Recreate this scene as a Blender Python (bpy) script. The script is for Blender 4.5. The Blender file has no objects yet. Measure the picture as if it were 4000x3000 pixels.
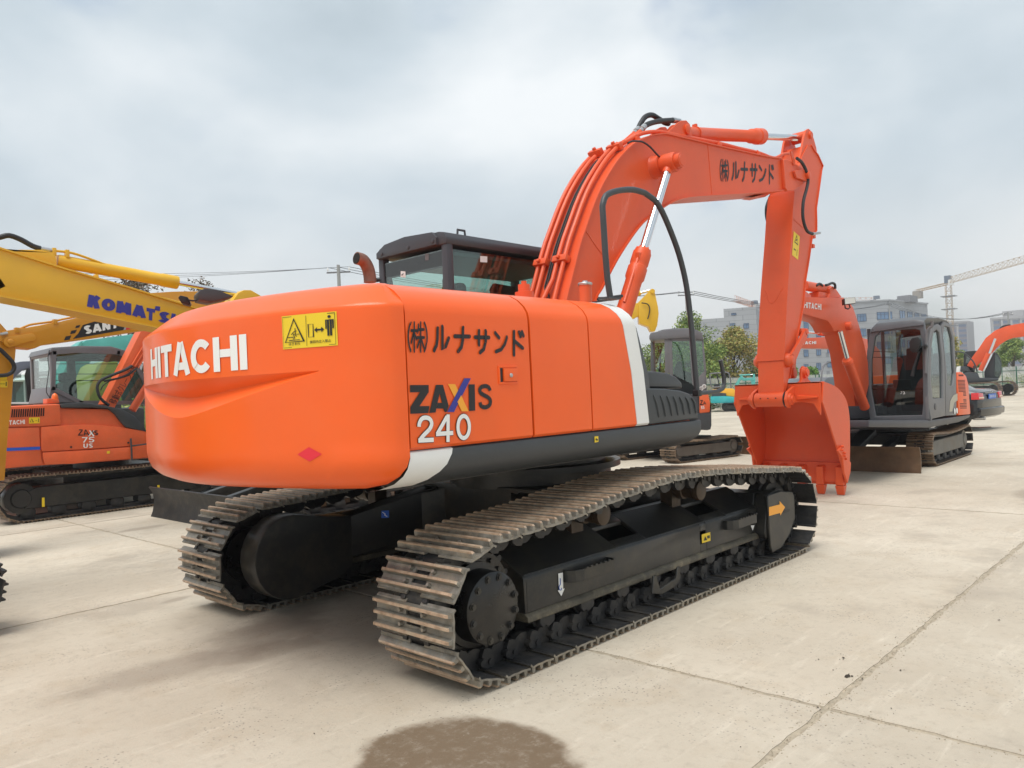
import bpy, bmesh, math, random
from mathutils import Vector as V, Matrix
random.seed(7)
# ---------------------------------------------------------------- camera, light, exposure
SC = bpy.context.scene
COL = SC.collection
CAM = V((-4.705, -4.2824, 1.4929)); YAW, PIT, ROL, FOC = .7565, .0114, -.0453, 3023.4
_f = V((math.cos(PIT)*math.cos(YAW), math.cos(PIT)*math.sin(YAW), math.sin(PIT)))
_r = V((math.sin(YAW), -math.cos(YAW), 0)); _u = _r.cross(_f)
_c, _s = math.cos(ROL), math.sin(ROL)
RX, UY, FW = _c*_r+_s*_u, -_s*_r+_c*_u, _f
cd = bpy.data.cameras.new('camera'); cam = bpy.data.objects.new('camera', cd); COL.objects.link(cam)
cam.matrix_world = Matrix(((RX.x, UY.x, -FW.x, CAM.x), (RX.y, UY.y, -FW.y, CAM.y), (RX.z, UY.z, -FW.z, CAM.z), (0, 0, 0, 1)))
cd.sensor_width = 36; cd.lens = FOC/4000*36; cd.clip_start = .05; cd.clip_end = 5000
SC.camera = cam
SC.view_settings.view_transform = 'Standard'; SC.view_settings.look = 'None'
SC.view_settings.exposure = 0.72; SC.view_settings.gamma = 1
SC.view_settings.use_curve_mapping = False
SUN_EL, SUN_AZ = math.radians(68), math.radians(192)   # azimuth measured from +x towards +y: where the sun stands
ld = bpy.data.lights.new('sun', 'SUN'); ld.energy = 1.8; ld.angle = math.radians(38); ld.color = (1, .965, .91)
sun = bpy.data.objects.new('sun', ld); COL.objects.link(sun)
sd = V((math.cos(SUN_EL)*math.cos(SUN_AZ), math.cos(SUN_EL)*math.sin(SUN_AZ), math.sin(SUN_EL)))
sun.rotation_euler = sd.to_track_quat('Z', 'Y').to_euler()
W = bpy.data.worlds.new('World'); SC.world = W; W.use_nodes = True
nt = W.node_tree; nt.nodes.clear(); N = nt.nodes.new; L = nt.links.new
out = N('ShaderNodeOutputWorld'); bg = N('ShaderNodeBackground'); bg.inputs[1].default_value = 0.1
sky = N('ShaderNodeTexSky'); sky.sky_type = 'NISHITA'; sky.sun_disc = False
sky.sun_elevation = SUN_EL; sky.sun_rotation = math.pi/2 - SUN_AZ; sky.air_density = 1.2; sky.dust_density = 2.5
tc = N('ShaderNodeTexCoord'); mp = N('ShaderNodeMapping'); mp.inputs['Scale'].default_value = (1, 1, 1.7); mp.inputs['Location'].default_value = (-.8, .9, .5)
L(tc.outputs['Generated'], mp.inputs[0])
n1 = N('ShaderNodeTexNoise'); n1.inputs['Scale'].default_value = 1.5; n1.inputs['Detail'].default_value = 6; n1.inputs['Roughness'].default_value = .5; n1.inputs['Distortion'].default_value = .25
n2 = N('ShaderNodeTexNoise'); n2.inputs['Scale'].default_value = 3.6; n2.inputs['Detail'].default_value = 6; n2.inputs['Distortion'].default_value = .3
L(mp.outputs[0], n1.inputs[0]); L(mp.outputs[0], n2.inputs[0])
cr = N('ShaderNodeValToRGB'); e = cr.color_ramp.elements            # cloud deck: blue grey undersides to bright gaps
e[0].position = .36; e[0].color = (2.75, 3.3, 3.7, 1); e[1].position = .66; e[1].color = (5.9, 6.15, 6.3, 1)
k = cr.color_ramp.elements.new(.5); k.color = (3.9, 4.45, 4.85, 1)
L(n1.outputs[0], cr.inputs[0])
sep = N('ShaderNodeSeparateXYZ'); L(tc.outputs['Generated'], sep.inputs[0])
hz = N('ShaderNodeMapRange'); hz.inputs[1].default_value = .0; hz.inputs[2].default_value = .27; hz.inputs[3].default_value = 1; hz.inputs[4].default_value = 0; hz.interpolation_type = 'SMOOTHSTEP'
L(sep.outputs[2], hz.inputs[0])
mh = N('ShaderNodeMix'); mh.data_type = 'RGBA'; mh.inputs[7].default_value = (6.0, 6.0, 5.8, 1)
L(hz.outputs[0], mh.inputs[0]); L(cr.outputs[0], mh.inputs[6])
gp = N('ShaderNodeMapRange'); gp.inputs[1].default_value = .56; gp.inputs[2].default_value = .74; gp.inputs[4].default_value = .5; gp.interpolation_type = 'SMOOTHSTEP'
L(n2.outputs[0], gp.inputs[0])
mx = N('ShaderNodeMix'); mx.data_type = 'RGBA'; L(gp.outputs[0], mx.inputs[0]); L(mh.outputs[2], mx.inputs[6]); L(sky.outputs[0], mx.inputs[7])
L(mx.outputs[2], bg.inputs[0]); L(bg.outputs[0], out.inputs[0])

# ---------------------------------------------------------------- helpers
class Fr:
    """a local frame standing on the ground; at() meets the camera ray with a plane of the frame"""
    def __init__(s, x=0, y=0, deg=0, z=0):
        s.M = Matrix.Translation((x, y, z)) @ Matrix.Rotation(math.radians(deg), 4, 'Z'); s.I = s.M.inverted()
    def at(s, u, v, x=None, y=None, z=None):
        d = RX*((u-2000)/FOC) + UY*(-(v-1500)/FOC) + FW
        o = s.I @ CAM; d = s.I.to_3x3() @ d
        i, val = (0, x) if x is not None else (1, y) if y is not None else (2, z)
        return o + d*((val-o[i])/d[i])
WF = Fr()
def crop(fr, pts, ox, oy, sc, **k): return [fr.at(ox+a/sc, oy+b/sc, **k) for a, b in pts]
def xz(ps): return [(p.x, p.z) for p in ps]
def gd(u, depth, z):
    """point at pixel column u on the horizon line, at a depth, set to height z"""
    v = 1535-.0453*(u-2000)
    d = RX*((u-2000)/FOC) + UY*(-(v-1500)/FOC) + FW
    p = CAM + d*depth; return V((p.x, p.y, z))
def empty(name, fr, label, cat, group=None):
    o = bpy.data.objects.new(name, None); COL.objects.link(o); o.matrix_world = fr.M.copy(); o.empty_display_size = .3
    o['label'] = label; o['category'] = cat
    if group: o['group'] = group
    return o
class MB:
    def __init__(s): s.v = []; s.f = []; s.m = []
    def add(s, vs, fs, m=0):
        b = len(s.v); s.v += [V(p) for p in vs]; s.f += [tuple(b+i for i in f) for f in fs]; s.m += [m]*len(fs); return s
    def box(s, c, d, rot=None, m=0):
        x, y, z = d[0]/2, d[1]/2, d[2]/2
        vs = [V((i, j, k)) for i in (-x, x) for j in (-y, y) for k in (-z, z)]
        if rot is not None: vs = [rot @ p for p in vs]
        return s.add([p+V(c) for p in vs], [(0, 1, 3, 2), (4, 6, 7, 5), (0, 4, 5, 1), (2, 3, 7, 6), (0, 2, 6, 4), (1, 5, 7, 3)], m)
    def bb(s, x0, x1, y0, y1, z0, z1, m=0): return s.box(((x0+x1)/2, (y0+y1)/2, (z0+z1)/2), (abs(x1-x0), abs(y1-y0), abs(z1-z0)), None, m)
    def hexa(s, a, b, m=0):
        """two matching rings of points joined and capped"""
        n = len(a); return s.add(list(a)+list(b), [tuple(range(n))[::-1], tuple(range(n, 2*n))]+[(i, (i+1) % n, (i+1) % n+n, i+n) for i in range(n)], m)
    def prism(s, pts, a0, a1, ax='y', m=0):
        t = {'y': lambda p, a: V((p[0], a, p[1])), 'x': lambda p, a: V((a, p[0], p[1])), 'z': lambda p, a: V((p[0], p[1], a))}[ax]
        return s.hexa([t(p, a0) for p in pts], [t(p, a1) for p in pts], m)
    def beam(s, a, b, w, h, up=(0, 0, 1), m=0):
        a, b = V(a), V(b); d = (b-a).normalized(); r = d.cross(V(up))
        if r.length < 1e-4: r = d.cross(V((1, 0, 0)))
        r.normalize(); q = r.cross(d); o = [r*i*w/2+q*j*h/2 for i, j in ((-1, -1), (1, -1), (1, 1), (-1, 1))]
        return s.hexa([a+p for p in o], [b+p for p in o], m)
    def cyl(s, a, b, r, r2=None, n=20, m=0):
        a, b = V(a), V(b); r2 = r if r2 is None else r2; d = (b-a).normalized(); x = d.orthogonal().normalized(); y = d.cross(x)
        ring = [x*math.cos(2*math.pi*i/n)+y*math.sin(2*math.pi*i/n) for i in range(n)]
        return s.hexa([a+p*r for p in ring], [b+p*r2 for p in ring], m)
    def lathe(s, a, b, prof, n=24, m=0):
        """profile of (distance from a along a->b, radius)"""
        a, b = V(a), V(b); d = (b-a).normalized(); x = d.orthogonal().normalized(); y = d.cross(x)
        return s.loft([[a+d*t+(x*math.cos(2*math.pi*i/n)+y*math.sin(2*math.pi*i/n))*max(r, 1e-4) for i in range(n)] for t, r in prof], True, True, m)
    def loft(s, rings, closed=True, caps=True, m=0):
        n = len(rings[0]); vs = [p for r in rings for p in r]; fs = []
        for k in range(len(rings)-1):
            for i in range(n if closed else n-1):
                j = (i+1) % n; fs.append((k*n+i, k*n+j, (k+1)*n+j, (k+1)*n+i))
        if caps: fs += [tuple(range(n))[::-1], tuple(range((len(rings)-1)*n, len(rings)*n))]
        return s.add(vs, fs, m)
    def tube(s, pts, r, n=8, sub=0, m=0):
        pts = [V(p) for p in pts]
        if sub: pts = smooth(pts, sub)
        rings = []; x = None
        for i, p in enumerate(pts):
            d = (pts[min(i+1, len(pts)-1)]-pts[max(i-1, 0)]).normalized()
            x = d.orthogonal() if x is None else x-d*x.dot(d); x.normalize(); y = d.cross(x)
            rr = r[i] if isinstance(r, (list, tuple)) else r
            rings.append([p+(x*math.cos(2*math.pi*k/n)+y*math.sin(2*math.pi*k/n))*rr for k in range(n)])
        return s.loft(rings, True, True, m)
    def shell(s, pts, a0, a1, t, m=0):
        """an open strip of (x,z) points swept along y with thickness t"""
        n = len(pts); nr = []
        for i in range(n):
            d = V((pts[min(i+1, n-1)][0]-pts[max(i-1, 0)][0], pts[min(i+1, n-1)][1]-pts[max(i-1, 0)][1])).normalized(); nr.append((-d.y, d.x))
        poly = list(pts)+[(pts[i][0]+nr[i][0]*t, pts[i][1]+nr[i][1]*t) for i in reversed(range(n))]
        for i in range(n-1):
            q = [poly[i], poly[i+1], poly[2*n-2-i], poly[2*n-1-i]]; s.prism(q, a0, a1, 'y', m)
        return s
    def mesh(s, name, mats, bev=0, seg=2, ang=35, weld=False):
        me = bpy.data.meshes.new(name); me.from_pydata([tuple(p) for p in s.v], [], s.f)
        mats = mats if isinstance(mats, (list, tuple)) else [mats]
        for mm in mats: me.materials.append(mm)
        if len(mats) > 1:
            for p, i in zip(me.polygons, s.m): p.material_index = i
        bm = bmesh.new(); bm.from_mesh(me)
        if weld: bmesh.ops.remove_doubles(bm, verts=bm.verts, dist=1e-5)
        bmesh.ops.recalc_face_normals(bm, faces=bm.faces)
        if bev:
            es = [q for q in bm.edges if len(q.link_faces) == 2 and q.calc_face_angle(0) > math.radians(28)]
            bmesh.ops.bevel(bm, geom=es, offset=bev, offset_type='OFFSET', segments=seg, profile=.6, affect='EDGES', clamp_overlap=True)
        bm.to_mesh(me); bm.free()
        me.polygons.foreach_set('use_smooth', [True]*len(me.polygons)); me.set_sharp_from_angle(angle=math.radians(ang))
        return me
    def build(s, name, mats, parent=None, bev=0, seg=2, ang=35, label=None, weld=False, kind=None):
        return link(name, s.mesh(name, mats, bev, seg, ang, weld), parent, label, kind)
def link(name, me, parent=None, label=None, kind=None, M=None):
    o = bpy.data.objects.new(name, me); COL.objects.link(o)
    if parent is not None: o.parent = parent
    if M is not None: o.matrix_basis = M
    if label: o['label'] = label
    if kind: o['kind'] = kind
    return o
def tag(o, label, cat, group=None):
    o['label'] = label; o['category'] = cat
    if group: o['group'] = group
    return o
def smooth(p, sub=4, closed=False):
    n = len(p); o = []
    rng = range(n if closed else n-1)
    for i in rng:
        if closed: a, b, c, d = p[i-1], p[i], p[(i+1) % n], p[(i+2) % n]
        else: a, b, c, d = p[max(i-1, 0)], p[i], p[i+1], p[min(i+2, n-1)]
        for k in range(sub):
            t = k/sub; o.append(.5*((2*b)+(c-a)*t+(2*a-5*b+4*c-d)*t*t+(3*b-a-3*c+d)*t**3))
    if not closed: o.append(p[-1])
    return o
def circ(cx, cz, r, a0, a1, n):
    return [(cx+r*math.cos(math.radians(a0+(a1-a0)*i/n)), cz+r*math.sin(math.radians(a0+(a1-a0)*i/n))) for i in range(n+1)]
def rrect(x0, x1, z0, z1, r, n=4):
    return circ(x1-r, z1-r, r, 0, 90, n)+circ(x0+r, z1-r, r, 90, 180, n)+circ(x0+r, z0+r, r, 180, 270, n)+circ(x1-r, z0+r, r, 270, 360, n)

# ---------------------------------------------------------------- materials
def mat(name, col, rough=.5, metal=0, noise=0, nscale=3, dirt=None, dscale=2.2, damt=.5, coat=0, bump=0, bscale=60, spec=.5, island=0):
    m = bpy.data.materials.new(name); m.use_nodes = True; t = m.node_tree; b = t.nodes['Principled BSDF']; l = t.links.new; n = t.nodes.new
    b.inputs['Base Color'].default_value = (*col, 1); b.inputs['Roughness'].default_value = rough; b.inputs['Metallic'].default_value = metal
    b.inputs['Coat Weight'].default_value = coat; b.inputs['Coat Roughness'].default_value = .12; b.inputs['Specular IOR Level'].default_value = spec
    if not (noise or dirt or bump or island): return m
    g = n('ShaderNodeNewGeometry'); co = g.outputs['Position']
    cur = None
    rgb = n('ShaderNodeRGB'); rgb.outputs[0].default_value = (*col, 1); cur = rgb.outputs[0]
    if noise:
        q = n('ShaderNodeTexNoise'); q.inputs['Scale'].default_value = nscale; q.inputs['Detail'].default_value = 8; q.inputs['Roughness'].default_value = .6; l(co, q.inputs[0])
        r = n('ShaderNodeMapRange'); r.inputs[1].default_value = .3; r.inputs[2].default_value = .7; r.inputs[3].default_value = 1-noise; r.inputs[4].default_value = 1+noise; l(q.outputs[0], r.inputs[0])
        h = n('ShaderNodeHueSaturation'); l(r.outputs[0], h.inputs['Value']); l(cur, h.inputs['Color']); cur = h.outputs[0]
        r2 = n('ShaderNodeMapRange'); r2.inputs[3].default_value = max(rough-.1, .03); r2.inputs[4].default_value = min(rough+.12, 1); l(q.outputs[0], r2.inputs[0]); l(r2.outputs[0], b.inputs['Roughness'])
    if island:
        r = n('ShaderNodeMapRange'); r.inputs[3].default_value = 1-island; r.inputs[4].default_value = 1+island; l(g.outputs['Random Per Island'], r.inputs[0])
        h = n('ShaderNodeHueSaturation'); l(r.outputs[0], h.inputs['Value']); l(cur, h.inputs['Color']); cur = h.outputs[0]
    if dirt:
        q = n('ShaderNodeTexNoise'); q.inputs['Scale'].default_value = dscale; q.inputs['Detail'].default_value = 10; q.inputs['Roughness'].default_value = .72; l(co, q.inputs[0])
        r = n('ShaderNodeMapRange'); r.inputs[1].default_value = .47; r.inputs[2].default_value = .7; r.inputs[4].default_value = damt; l(q.outputs[0], r.inputs[0])
        x = n('ShaderNodeMix'); x.data_type = 'RGBA'; x.inputs[7].default_value = (*dirt, 1); l(r.outputs[0], x.inputs[0]); l(cur, x.inputs[6]); cur = x.outputs[2]
    if bump:
        q = n('ShaderNodeTexNoise'); q.inputs['Scale'].default_value = bscale; q.inputs['Detail'].default_value = 6; l(co, q.inputs[0])
        k = n('ShaderNodeBump'); k.inputs['Strength'].default_value = bump; k.inputs['Distance'].default_value = .01; l(q.outputs[0], k.inputs['Height']); l(k.outputs[0], b.inputs['Normal'])
    l(cur, b.inputs['Base Color']); return m
def glassmat(name, tint, refl=.12, dens=.75):
    m = bpy.data.materials.new(name); m.use_nodes = True; t = m.node_tree; t.nodes.clear(); n = t.nodes.new; l = t.links.new
    o = n('ShaderNodeOutputMaterial'); a = n('ShaderNodeBsdfTransparent'); a.inputs[0].default_value = (*tint, 1)
    g = n('ShaderNodeBsdfGlossy'); g.inputs['Roughness'].default_value = .02; lw_ = n('ShaderNodeLayerWeight'); lw_.inputs[0].default_value = .5; f = n('ShaderNodeMath'); f.operation = 'POWER'; f.inputs[1].default_value = 4; l(lw_.outputs['Facing'], f.inputs[0])
    x = n('ShaderNodeMixShader'); mm = n('ShaderNodeMath'); mm.operation = 'MULTIPLY_ADD'; mm.inputs[1].default_value = .9; mm.inputs[2].default_value = refl
    l(f.outputs[0], mm.inputs[0]); l(mm.outputs[0], x.inputs[0]); l(a.outputs[0], x.inputs[1]); l(g.outputs[0], x.inputs[2]); l(x.outputs[0], o.inputs[0]); return m
OR = mat('orange_paint', (.90, .122, .014), .36, noise=.05, nscale=1.3, coat=.2, dirt=(.84, .16, .04), dscale=1.6, damt=.25, spec=.35)
OR2 = mat('boom_orange_paint', (.74, .10, .028), .4, noise=.09, nscale=2.5, coat=.08, spec=.35, dirt=(.5, .1, .045), dscale=5, damt=.35)
OR3 = mat('faded_orange_paint', (.76, .125, .035), .45, noise=.1, nscale=4, dirt=(.4, .16, .08), damt=.25)
GR = mat('dark_grey_paint', (.045, .05, .055), .42, noise=.12, nscale=5, bump=.05)
GC = mat('cab_grey_paint', (.05, .05, .058), .4, noise=.08)
GC2 = mat('light_cab_grey', (.15, .15, .16), .42, noise=.1, dirt=(.22, .19, .16), damt=.3)
BK = mat('black_plastic', (.014, .014, .015), .45)
BF = mat('black_frame_paint', (.019, .019, .0185), .36, noise=.25, nscale=3, dirt=(.10, .085, .055), dscale=4.5, damt=.4, bump=.04, bscale=25)
BD = mat('dusty_black_steel', (.022, .022, .023), .5, noise=.3, nscale=8, dirt=(.10, .085, .065), dscale=6, damt=.5, bump=.2, bscale=40)
SH = mat('track_shoe_steel', (.25, .235, .205), .36, metal=.4, noise=.4, nscale=14, dirt=(.36, .29, .2), dscale=9, damt=.65, bump=.25, bscale=90)
RU = mat('worn_rusty_rib', (.46, .32, .22), .42, metal=.25, noise=.35, nscale=22, dirt=(.42, .36, .27), dscale=11, damt=.95, bump=.25, bscale=120)
DU = mat('dusty_flange', (.075, .066, .048), .6, noise=.35, nscale=12, dirt=(.28, .23, .15), dscale=7, damt=.7)
SHB = mat('brown_track_steel', (.19, .135, .09), .6, noise=.35, nscale=10, dirt=(.25, .17, .1), dscale=6, damt=.6)
RS = mat('rusty_brown_steel', (.11, .06, .03), .55, noise=.3, nscale=6, dirt=(.2, .13, .07), damt=.6, bump=.15)
WH = mat('white_paint', (.78, .78, .76), .35, noise=.03)
WL = mat('white_lettering', (.82, .82, .80), .4)
KL = mat('black_lettering', (.012, .012, .014), .45)
BL = mat('blue_lettering', (.03, .035, .28), .4)
YS = mat('yellow_sticker', (.82, .58, .02), .4)
AM = mat('amber_lettering', (.9, .38, .03), .4)
RD = mat('red_sticker', (.75, .02, .04), .4)
BS = mat('blue_sticker', (.02, .09, .42), .4)
CHR = mat('chrome_rod', (.75, .76, .78), .12, metal=1)
STL = mat('steel', (.5, .5, .5), .32, metal=.9, noise=.1)
YE = mat('yellow_paint', (.74, .43, .02), .4, noise=.06, coat=.2)
YO = mat('ochre_paint', (.62, .27, .015), .42, noise=.07, coat=.15)
TE = mat('teal_paint', (.10, .42, .38), .45, noise=.1)
TB = mat('turquoise_paint', (.03, .42, .45), .45, noise=.15, dirt=(.3, .35, .25), damt=.2)
RUB = mat('rubber_hose', (.02, .02, .022), .5)
EXH = mat('rusty_exhaust', (.24, .12, .085), .5, metal=.3, noise=.25, nscale=9, dirt=(.14, .055, .03), dscale=12, damt=.8)
INK = mat('exhaust_inside', (.01, .01, .01), .9)
GL = glassmat('cab_glass', (.85, .95, .92), .1)
GLD = glassmat('dark_tinted_glass', (.60, .77, .73), .1)
LN = mat('lamp_lens', (.7, .68, .62), .15)
OC = mat('cab_interior', (.025, .025, .027), .7)
HL = mat('headliner', (.16, .17, .17), .8)
SEAT = mat('seat_cloth', (.05, .05, .055), .9)
CW = mat('cable_wire', (.03, .03, .035), .6)
# ---------------------------------------------------------------- lettering (flat print cut as thin shapes)
def arcp(cx, cy, rx, ry, a0, a1, n=10): return [(cx+rx*math.cos(math.radians(a0+(a1-a0)*i/n)), cy+ry*math.sin(math.radians(a0+(a1-a0)*i/n))) for i in range(n+1)]
# latin capitals as centre lines in a box one unit high, stroke T wide: (width, lines)
def glyphs(T):
    h = T/2; G = {}
    G['H'] = (.8, [[(h, 0), (h, 1)], [(.8-h, 0), (.8-h, 1)], [(T, .52), (.8-T, .52)]])
    G['I'] = (T, [[(h, 0), (h, 1)]])
    G['T'] = (.76, [[(0, 1-h), (.76, 1-h)], [(.38, 0), (.38, 1-T)]])
    G['A'] = (.84, [[(h*.9, 0), (.42-h*.15, 1)], [(.84-h*.9, 0), (.42+h*.15, 1)], [(.2, .27), (.64, .27)]])
    G['C'] = (.84, [arcp(.44, .5, .44-h, .5-h, 40, 320, 18)])
    G['O'] = (.8, [arcp(.4, .5, .4-h, .5-h, 0, 360, 22)])
    G['K'] = (.74, [[(h, 0), (h, 1)], [(T*.8, .42), (.74-h*1.1, 1)], [(T*1.2, .56), (.74-h, 0)]])
    G['M'] = (.92, [[(h, 0), (h*1.2, 1)], [(h*1.3, 1), (.46, .12)], [(.46, .12), (.92-h*1.3, 1)], [(.92-h, 0), (.92-h*1.2, 1)]])
    G['S'] = (.66, [arcp(.33, .735, .33-h, .265-h, 25, 180, 9)+arcp(.33, .735, .33-h, .265-h, 195, 270, 4)[:-1]+arcp(.33, .265, .33-h, .265-h, 90, -10, 6)+arcp(.33, .265, .33-h, .265-h, -25, -155, 8)])
    G['U'] = (.7, [[(h, 1), (h, .35)]+arcp(.35, .35, .35-h, .35-h, 180, 360, 10)+[(.7-h, 1)]])
    G['N'] = (.74, [[(h, 0), (h, 1)], [(h, 1), (.74-h, 0)], [(.74-h, 0), (.74-h, 1)]])
    G['Y'] = (.74, [[(h*.9, 1), (.37, .45)], [(.74-h*.9, 1), (.37, .45)], [(.37, 0), (.37, .5)]])
    G['Z'] = (.7, [[(0.03, 1-h), (.68, 1-h)], [(.7-T*.62, 1-T), (T*.6, T)], [(0, h), (.7, h)]])
    G['X'] = (.72, [[(h*.9, 0), (.72-h*.9, 1)], [(h*.9, 1), (.72-h*.9, 0)]])
    G['2'] = (.62, [arcp(.31, .69, .31-h, .31-h, 170, -30, 12)+[(.12, h*1.6), (h, h)], [(h*.4, h), (.62, h)]])
    G['4'] = (.68, [[(.46, 0), (.46, 1)], [(.42, .96), (.06, .32)], [(0, .28), (.68, .28)]])
    G['0'] = (.64, [arcp(.32, .5, .32-h, .5-h, 0, 360, 22)])
    G['7'] = (.6, [[(0, 1-h), (.6, 1-h)], [(.52, 1-T), (.22, 0)]])
    G['5'] = (.62, [[(.58, 1-h), (.1, 1-h)], [(.1, 1-h), (.07, .56)], [(.07, .52), (.3, .58)]+arcp(.3, .3, .32-h, .3-h*.9, 80, -150, 12)])
    G['5s'] = (.62, [[(.58, 1-h), (h, 1-h), (h, .55), (.62-h, .55), (.62-h, h), (0, h)]])
    return G
KANA = {  # brush strokes in a unit box
 '(': (.3, [arcp(.62, .5, .5, .62, 128, 232, 6)]), ')': (.3, [arcp(-.32, .5, .5, .62, 52, -52, 6)]),
 '株': (1, [[(.02, .72), (.44, .72)], [(.24, 1), (.24, 0)], [(.22, .66), (.03, .3)], [(.27, .6), (.42, .42)], [(.56, .92), (.49, .66)], [(.54, .76), (.96, .76)], [(.46, .48), (1, .48)], [(.73, 1), (.73, 0)], [(.7, .46), (.47, .14)], [(.76, .46), (.98, .14)]]),
 'ル': (1, [[(.25, .9), (.24, .5), (.18, .25), (.02, .03)], [(.55, .97), (.55, .06), (.78, .2), (.98, .52)]]),
 'ナ': (1, [[(.02, .64), (.98, .64)], [(.54, 1), (.53, .5), (.44, .2), (.24, .02)]]),
 'サ': (1, [[(.02, .66), (.98, .66)], [(.28, .94), (.28, .34)], [(.74, .94), (.73, .44), (.62, .16), (.36, .01)]]),
 'ン': (1, [[(.06, .92), (.36, .7)], [(.1, .07), (.5, .17), (.78, .42), (.95, .74)]]),
 'ド': (1, [[(.32, 1), (.32, 0)], [(.34, .6), (.9, .3)], [(.66, .98), (.76, .8)], [(.85, 1), (.95, .83)]]),
 '移': (1, [[(.42, .96), (.06, .84)], [(.02, .64), (.48, .64)], [(.26, .9), (.26, 0)], [(.24, .6), (.03, .3)], [(.3, .55), (.44, .38)], [(.7, 1), (.52, .72)], [(.66, .86), (.94, .86), (.55, .52)], [(.76, .54), (.52, .24)], [(.7, .42), (1, .42), (.5, 0)]]),
 '動': (1, [[(.5, .97), (.1, .9)], [(.02, .78), (.58, .78)], [(.1, .64), (.52, .64), (.52, .34), (.1, .34), (.1, .64)], [(.1, .49), (.52, .49)], [(.31, .92), (.31, .06)], [(.06, .2), (.56, .2)], [(0, .04), (.6, .06)], [(.62, .7), (.98, .7), (.95, .1), (.82, .04)], [(.78, .98), (.76, .5), (.6, .04)]]),
 '式': (1, [[(.02, .76), (.98, .76)], [(.64, 1), (.7, .4), (.84, .06), (.98, .2)], [(.8, .98), (.92, .88)], [(.08, .48), (.56, .48)], [(.32, .48), (.32, .12)], [(.03, .06), (.62, .16)]]),
 'ク': (1, [[(.38, 1), (.26, .7), (.06, .48)], [(.34, .82), (.88, .82), (.72, .36), (.28, .01)]]),
 'レ': (1, [[(.2, .96), (.2, .06), (.6, .2), (.95, .54)]]), 'ー': (1, [[(.05, .5), (.95, .5)]]),
 '仕': (1, [[(.32, 1), (.2, .7), (.03, .5)], [(.22, .68), (.22, 0)], [(.36, .62), (1, .62)], [(.68, 1), (.68, .08)], [(.42, .06), (.96, .06)]]),
 '様': (1, [[(.02, .72), (.42, .72)], [(.22, 1), (.22, 0)], [(.2, .66), (.03, .32)], [(.55, .98), (.62, .86)], [(.88, .98), (.8, .86)], [(.48, .82), (.98, .82)], [(.5, .66), (.94, .66)], [(.44, .5), (1, .5)], [(.72, .82), (.72, .02)], [(.68, .3), (.44, .06)], [(.76, .32), (1, .06)]]),
}
def strokes(lines, w, caps=False, wy=None):
    """centre lines to flat polygons of width w; round ends when caps"""
    out = []
    for ln in lines:
        p = [V(q) for q in ln]; c = (p[0]-p[-1]).length < 1e-4 and len(p) > 3; L_, R_ = [], []
        for i in range(len(p)):
            if c: a, b = p[i-1] if i else p[-2], p[i+1] if i < len(p)-1 else p[1]
            else: a, b = p[max(i-1, 0)], p[min(i+1, len(p)-1)]
            d = (b-a).normalized(); n = V((-d.y, d.x)); k = 1.
            if 0 < i < len(p)-1:
                d1 = (p[i]-p[i-1]).normalized(); k = 1/max(.5, abs(V((-d1.y, d1.x)).dot(n)))
            L_.append(p[i]+n*w/2*k); R_.append(p[i]-n*w/2*k)
        for i in range(len(p)-1): out.append([L_[i], R_[i], R_[i+1], L_[i+1]])
        if caps:
            for q, e in ((p[0], p[1]), (p[-1], p[-2])):
                a0 = math.atan2((q-e).y, (q-e).x); out.append([q+V((math.cos(a0+t), math.sin(a0+t)))*w/2 for t in [math.pi*(-.5+i/5) for i in range(6)]])
    return out
def layout(text, T, gap, G, sx=1):
    x = 0; res = []
    for ch in text:
        w, ls = G[ch]; res.append([[(x+q[0]*sx, q[1]) for q in l] for l in ls]); x += w*sx+gap
    return x-gap, [l for g in res for l in g]
def place(polys, w, fn, m, name, parent, lift=.0004, weldz=0, layers=1):
    """polys in (0..w, 0..1) mapped by fn(s, t, n) to the surface, each stroke a hair above the one before"""
    mb = MB(); k = 0
    for p in polys:
        if isinstance(p, tuple) and isinstance(p[1], int): p, k = p
        mb.add([fn(q[0]/w, q[1], lift*(k % 7)) for q in p], [tuple(range(len(p)))]); k += 1
    return link(name, mb.mesh(name, m), parent)
def quadfn(c, nrm, off=.003):
    """bilinear map of the unit square to four corners: bottom left, bottom right, top right, top left"""
    c = [V(q) for q in c]; nrm = V(nrm).normalized()
    return lambda s, t, k: (c[0]*(1-s)*(1-t)+c[1]*s*(1-t)+c[2]*s*t+c[3]*(1-s)*t)+nrm*(off+k)
def caps_text(text, fn, m, name, parent, T=.2, gap=.1, sx=1, bold=1, sub=1):
    w, ls = layout(text, T, gap, glyphs(T), sx); return place(strokes(ls, T*bold), w, fn, m, name, parent)
def kana_text(text, fn, m, name, parent, T=.12, gap=.35, sx=.8):
    w, ls = layout(text, T, gap, KANA, sx); return place(strokes(ls, T, True), w, fn, m, name, parent)
def panel(c, nrm, m, name, parent, off=.002):
    f = quadfn(c, nrm, off); mb = MB(); mb.add([f(0, 0, 0), f(1, 0, 0), f(1, 1, 0), f(0, 1, 0)], [(0, 1, 2, 3)]); return link(name, mb.mesh(name, m), parent)
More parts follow.
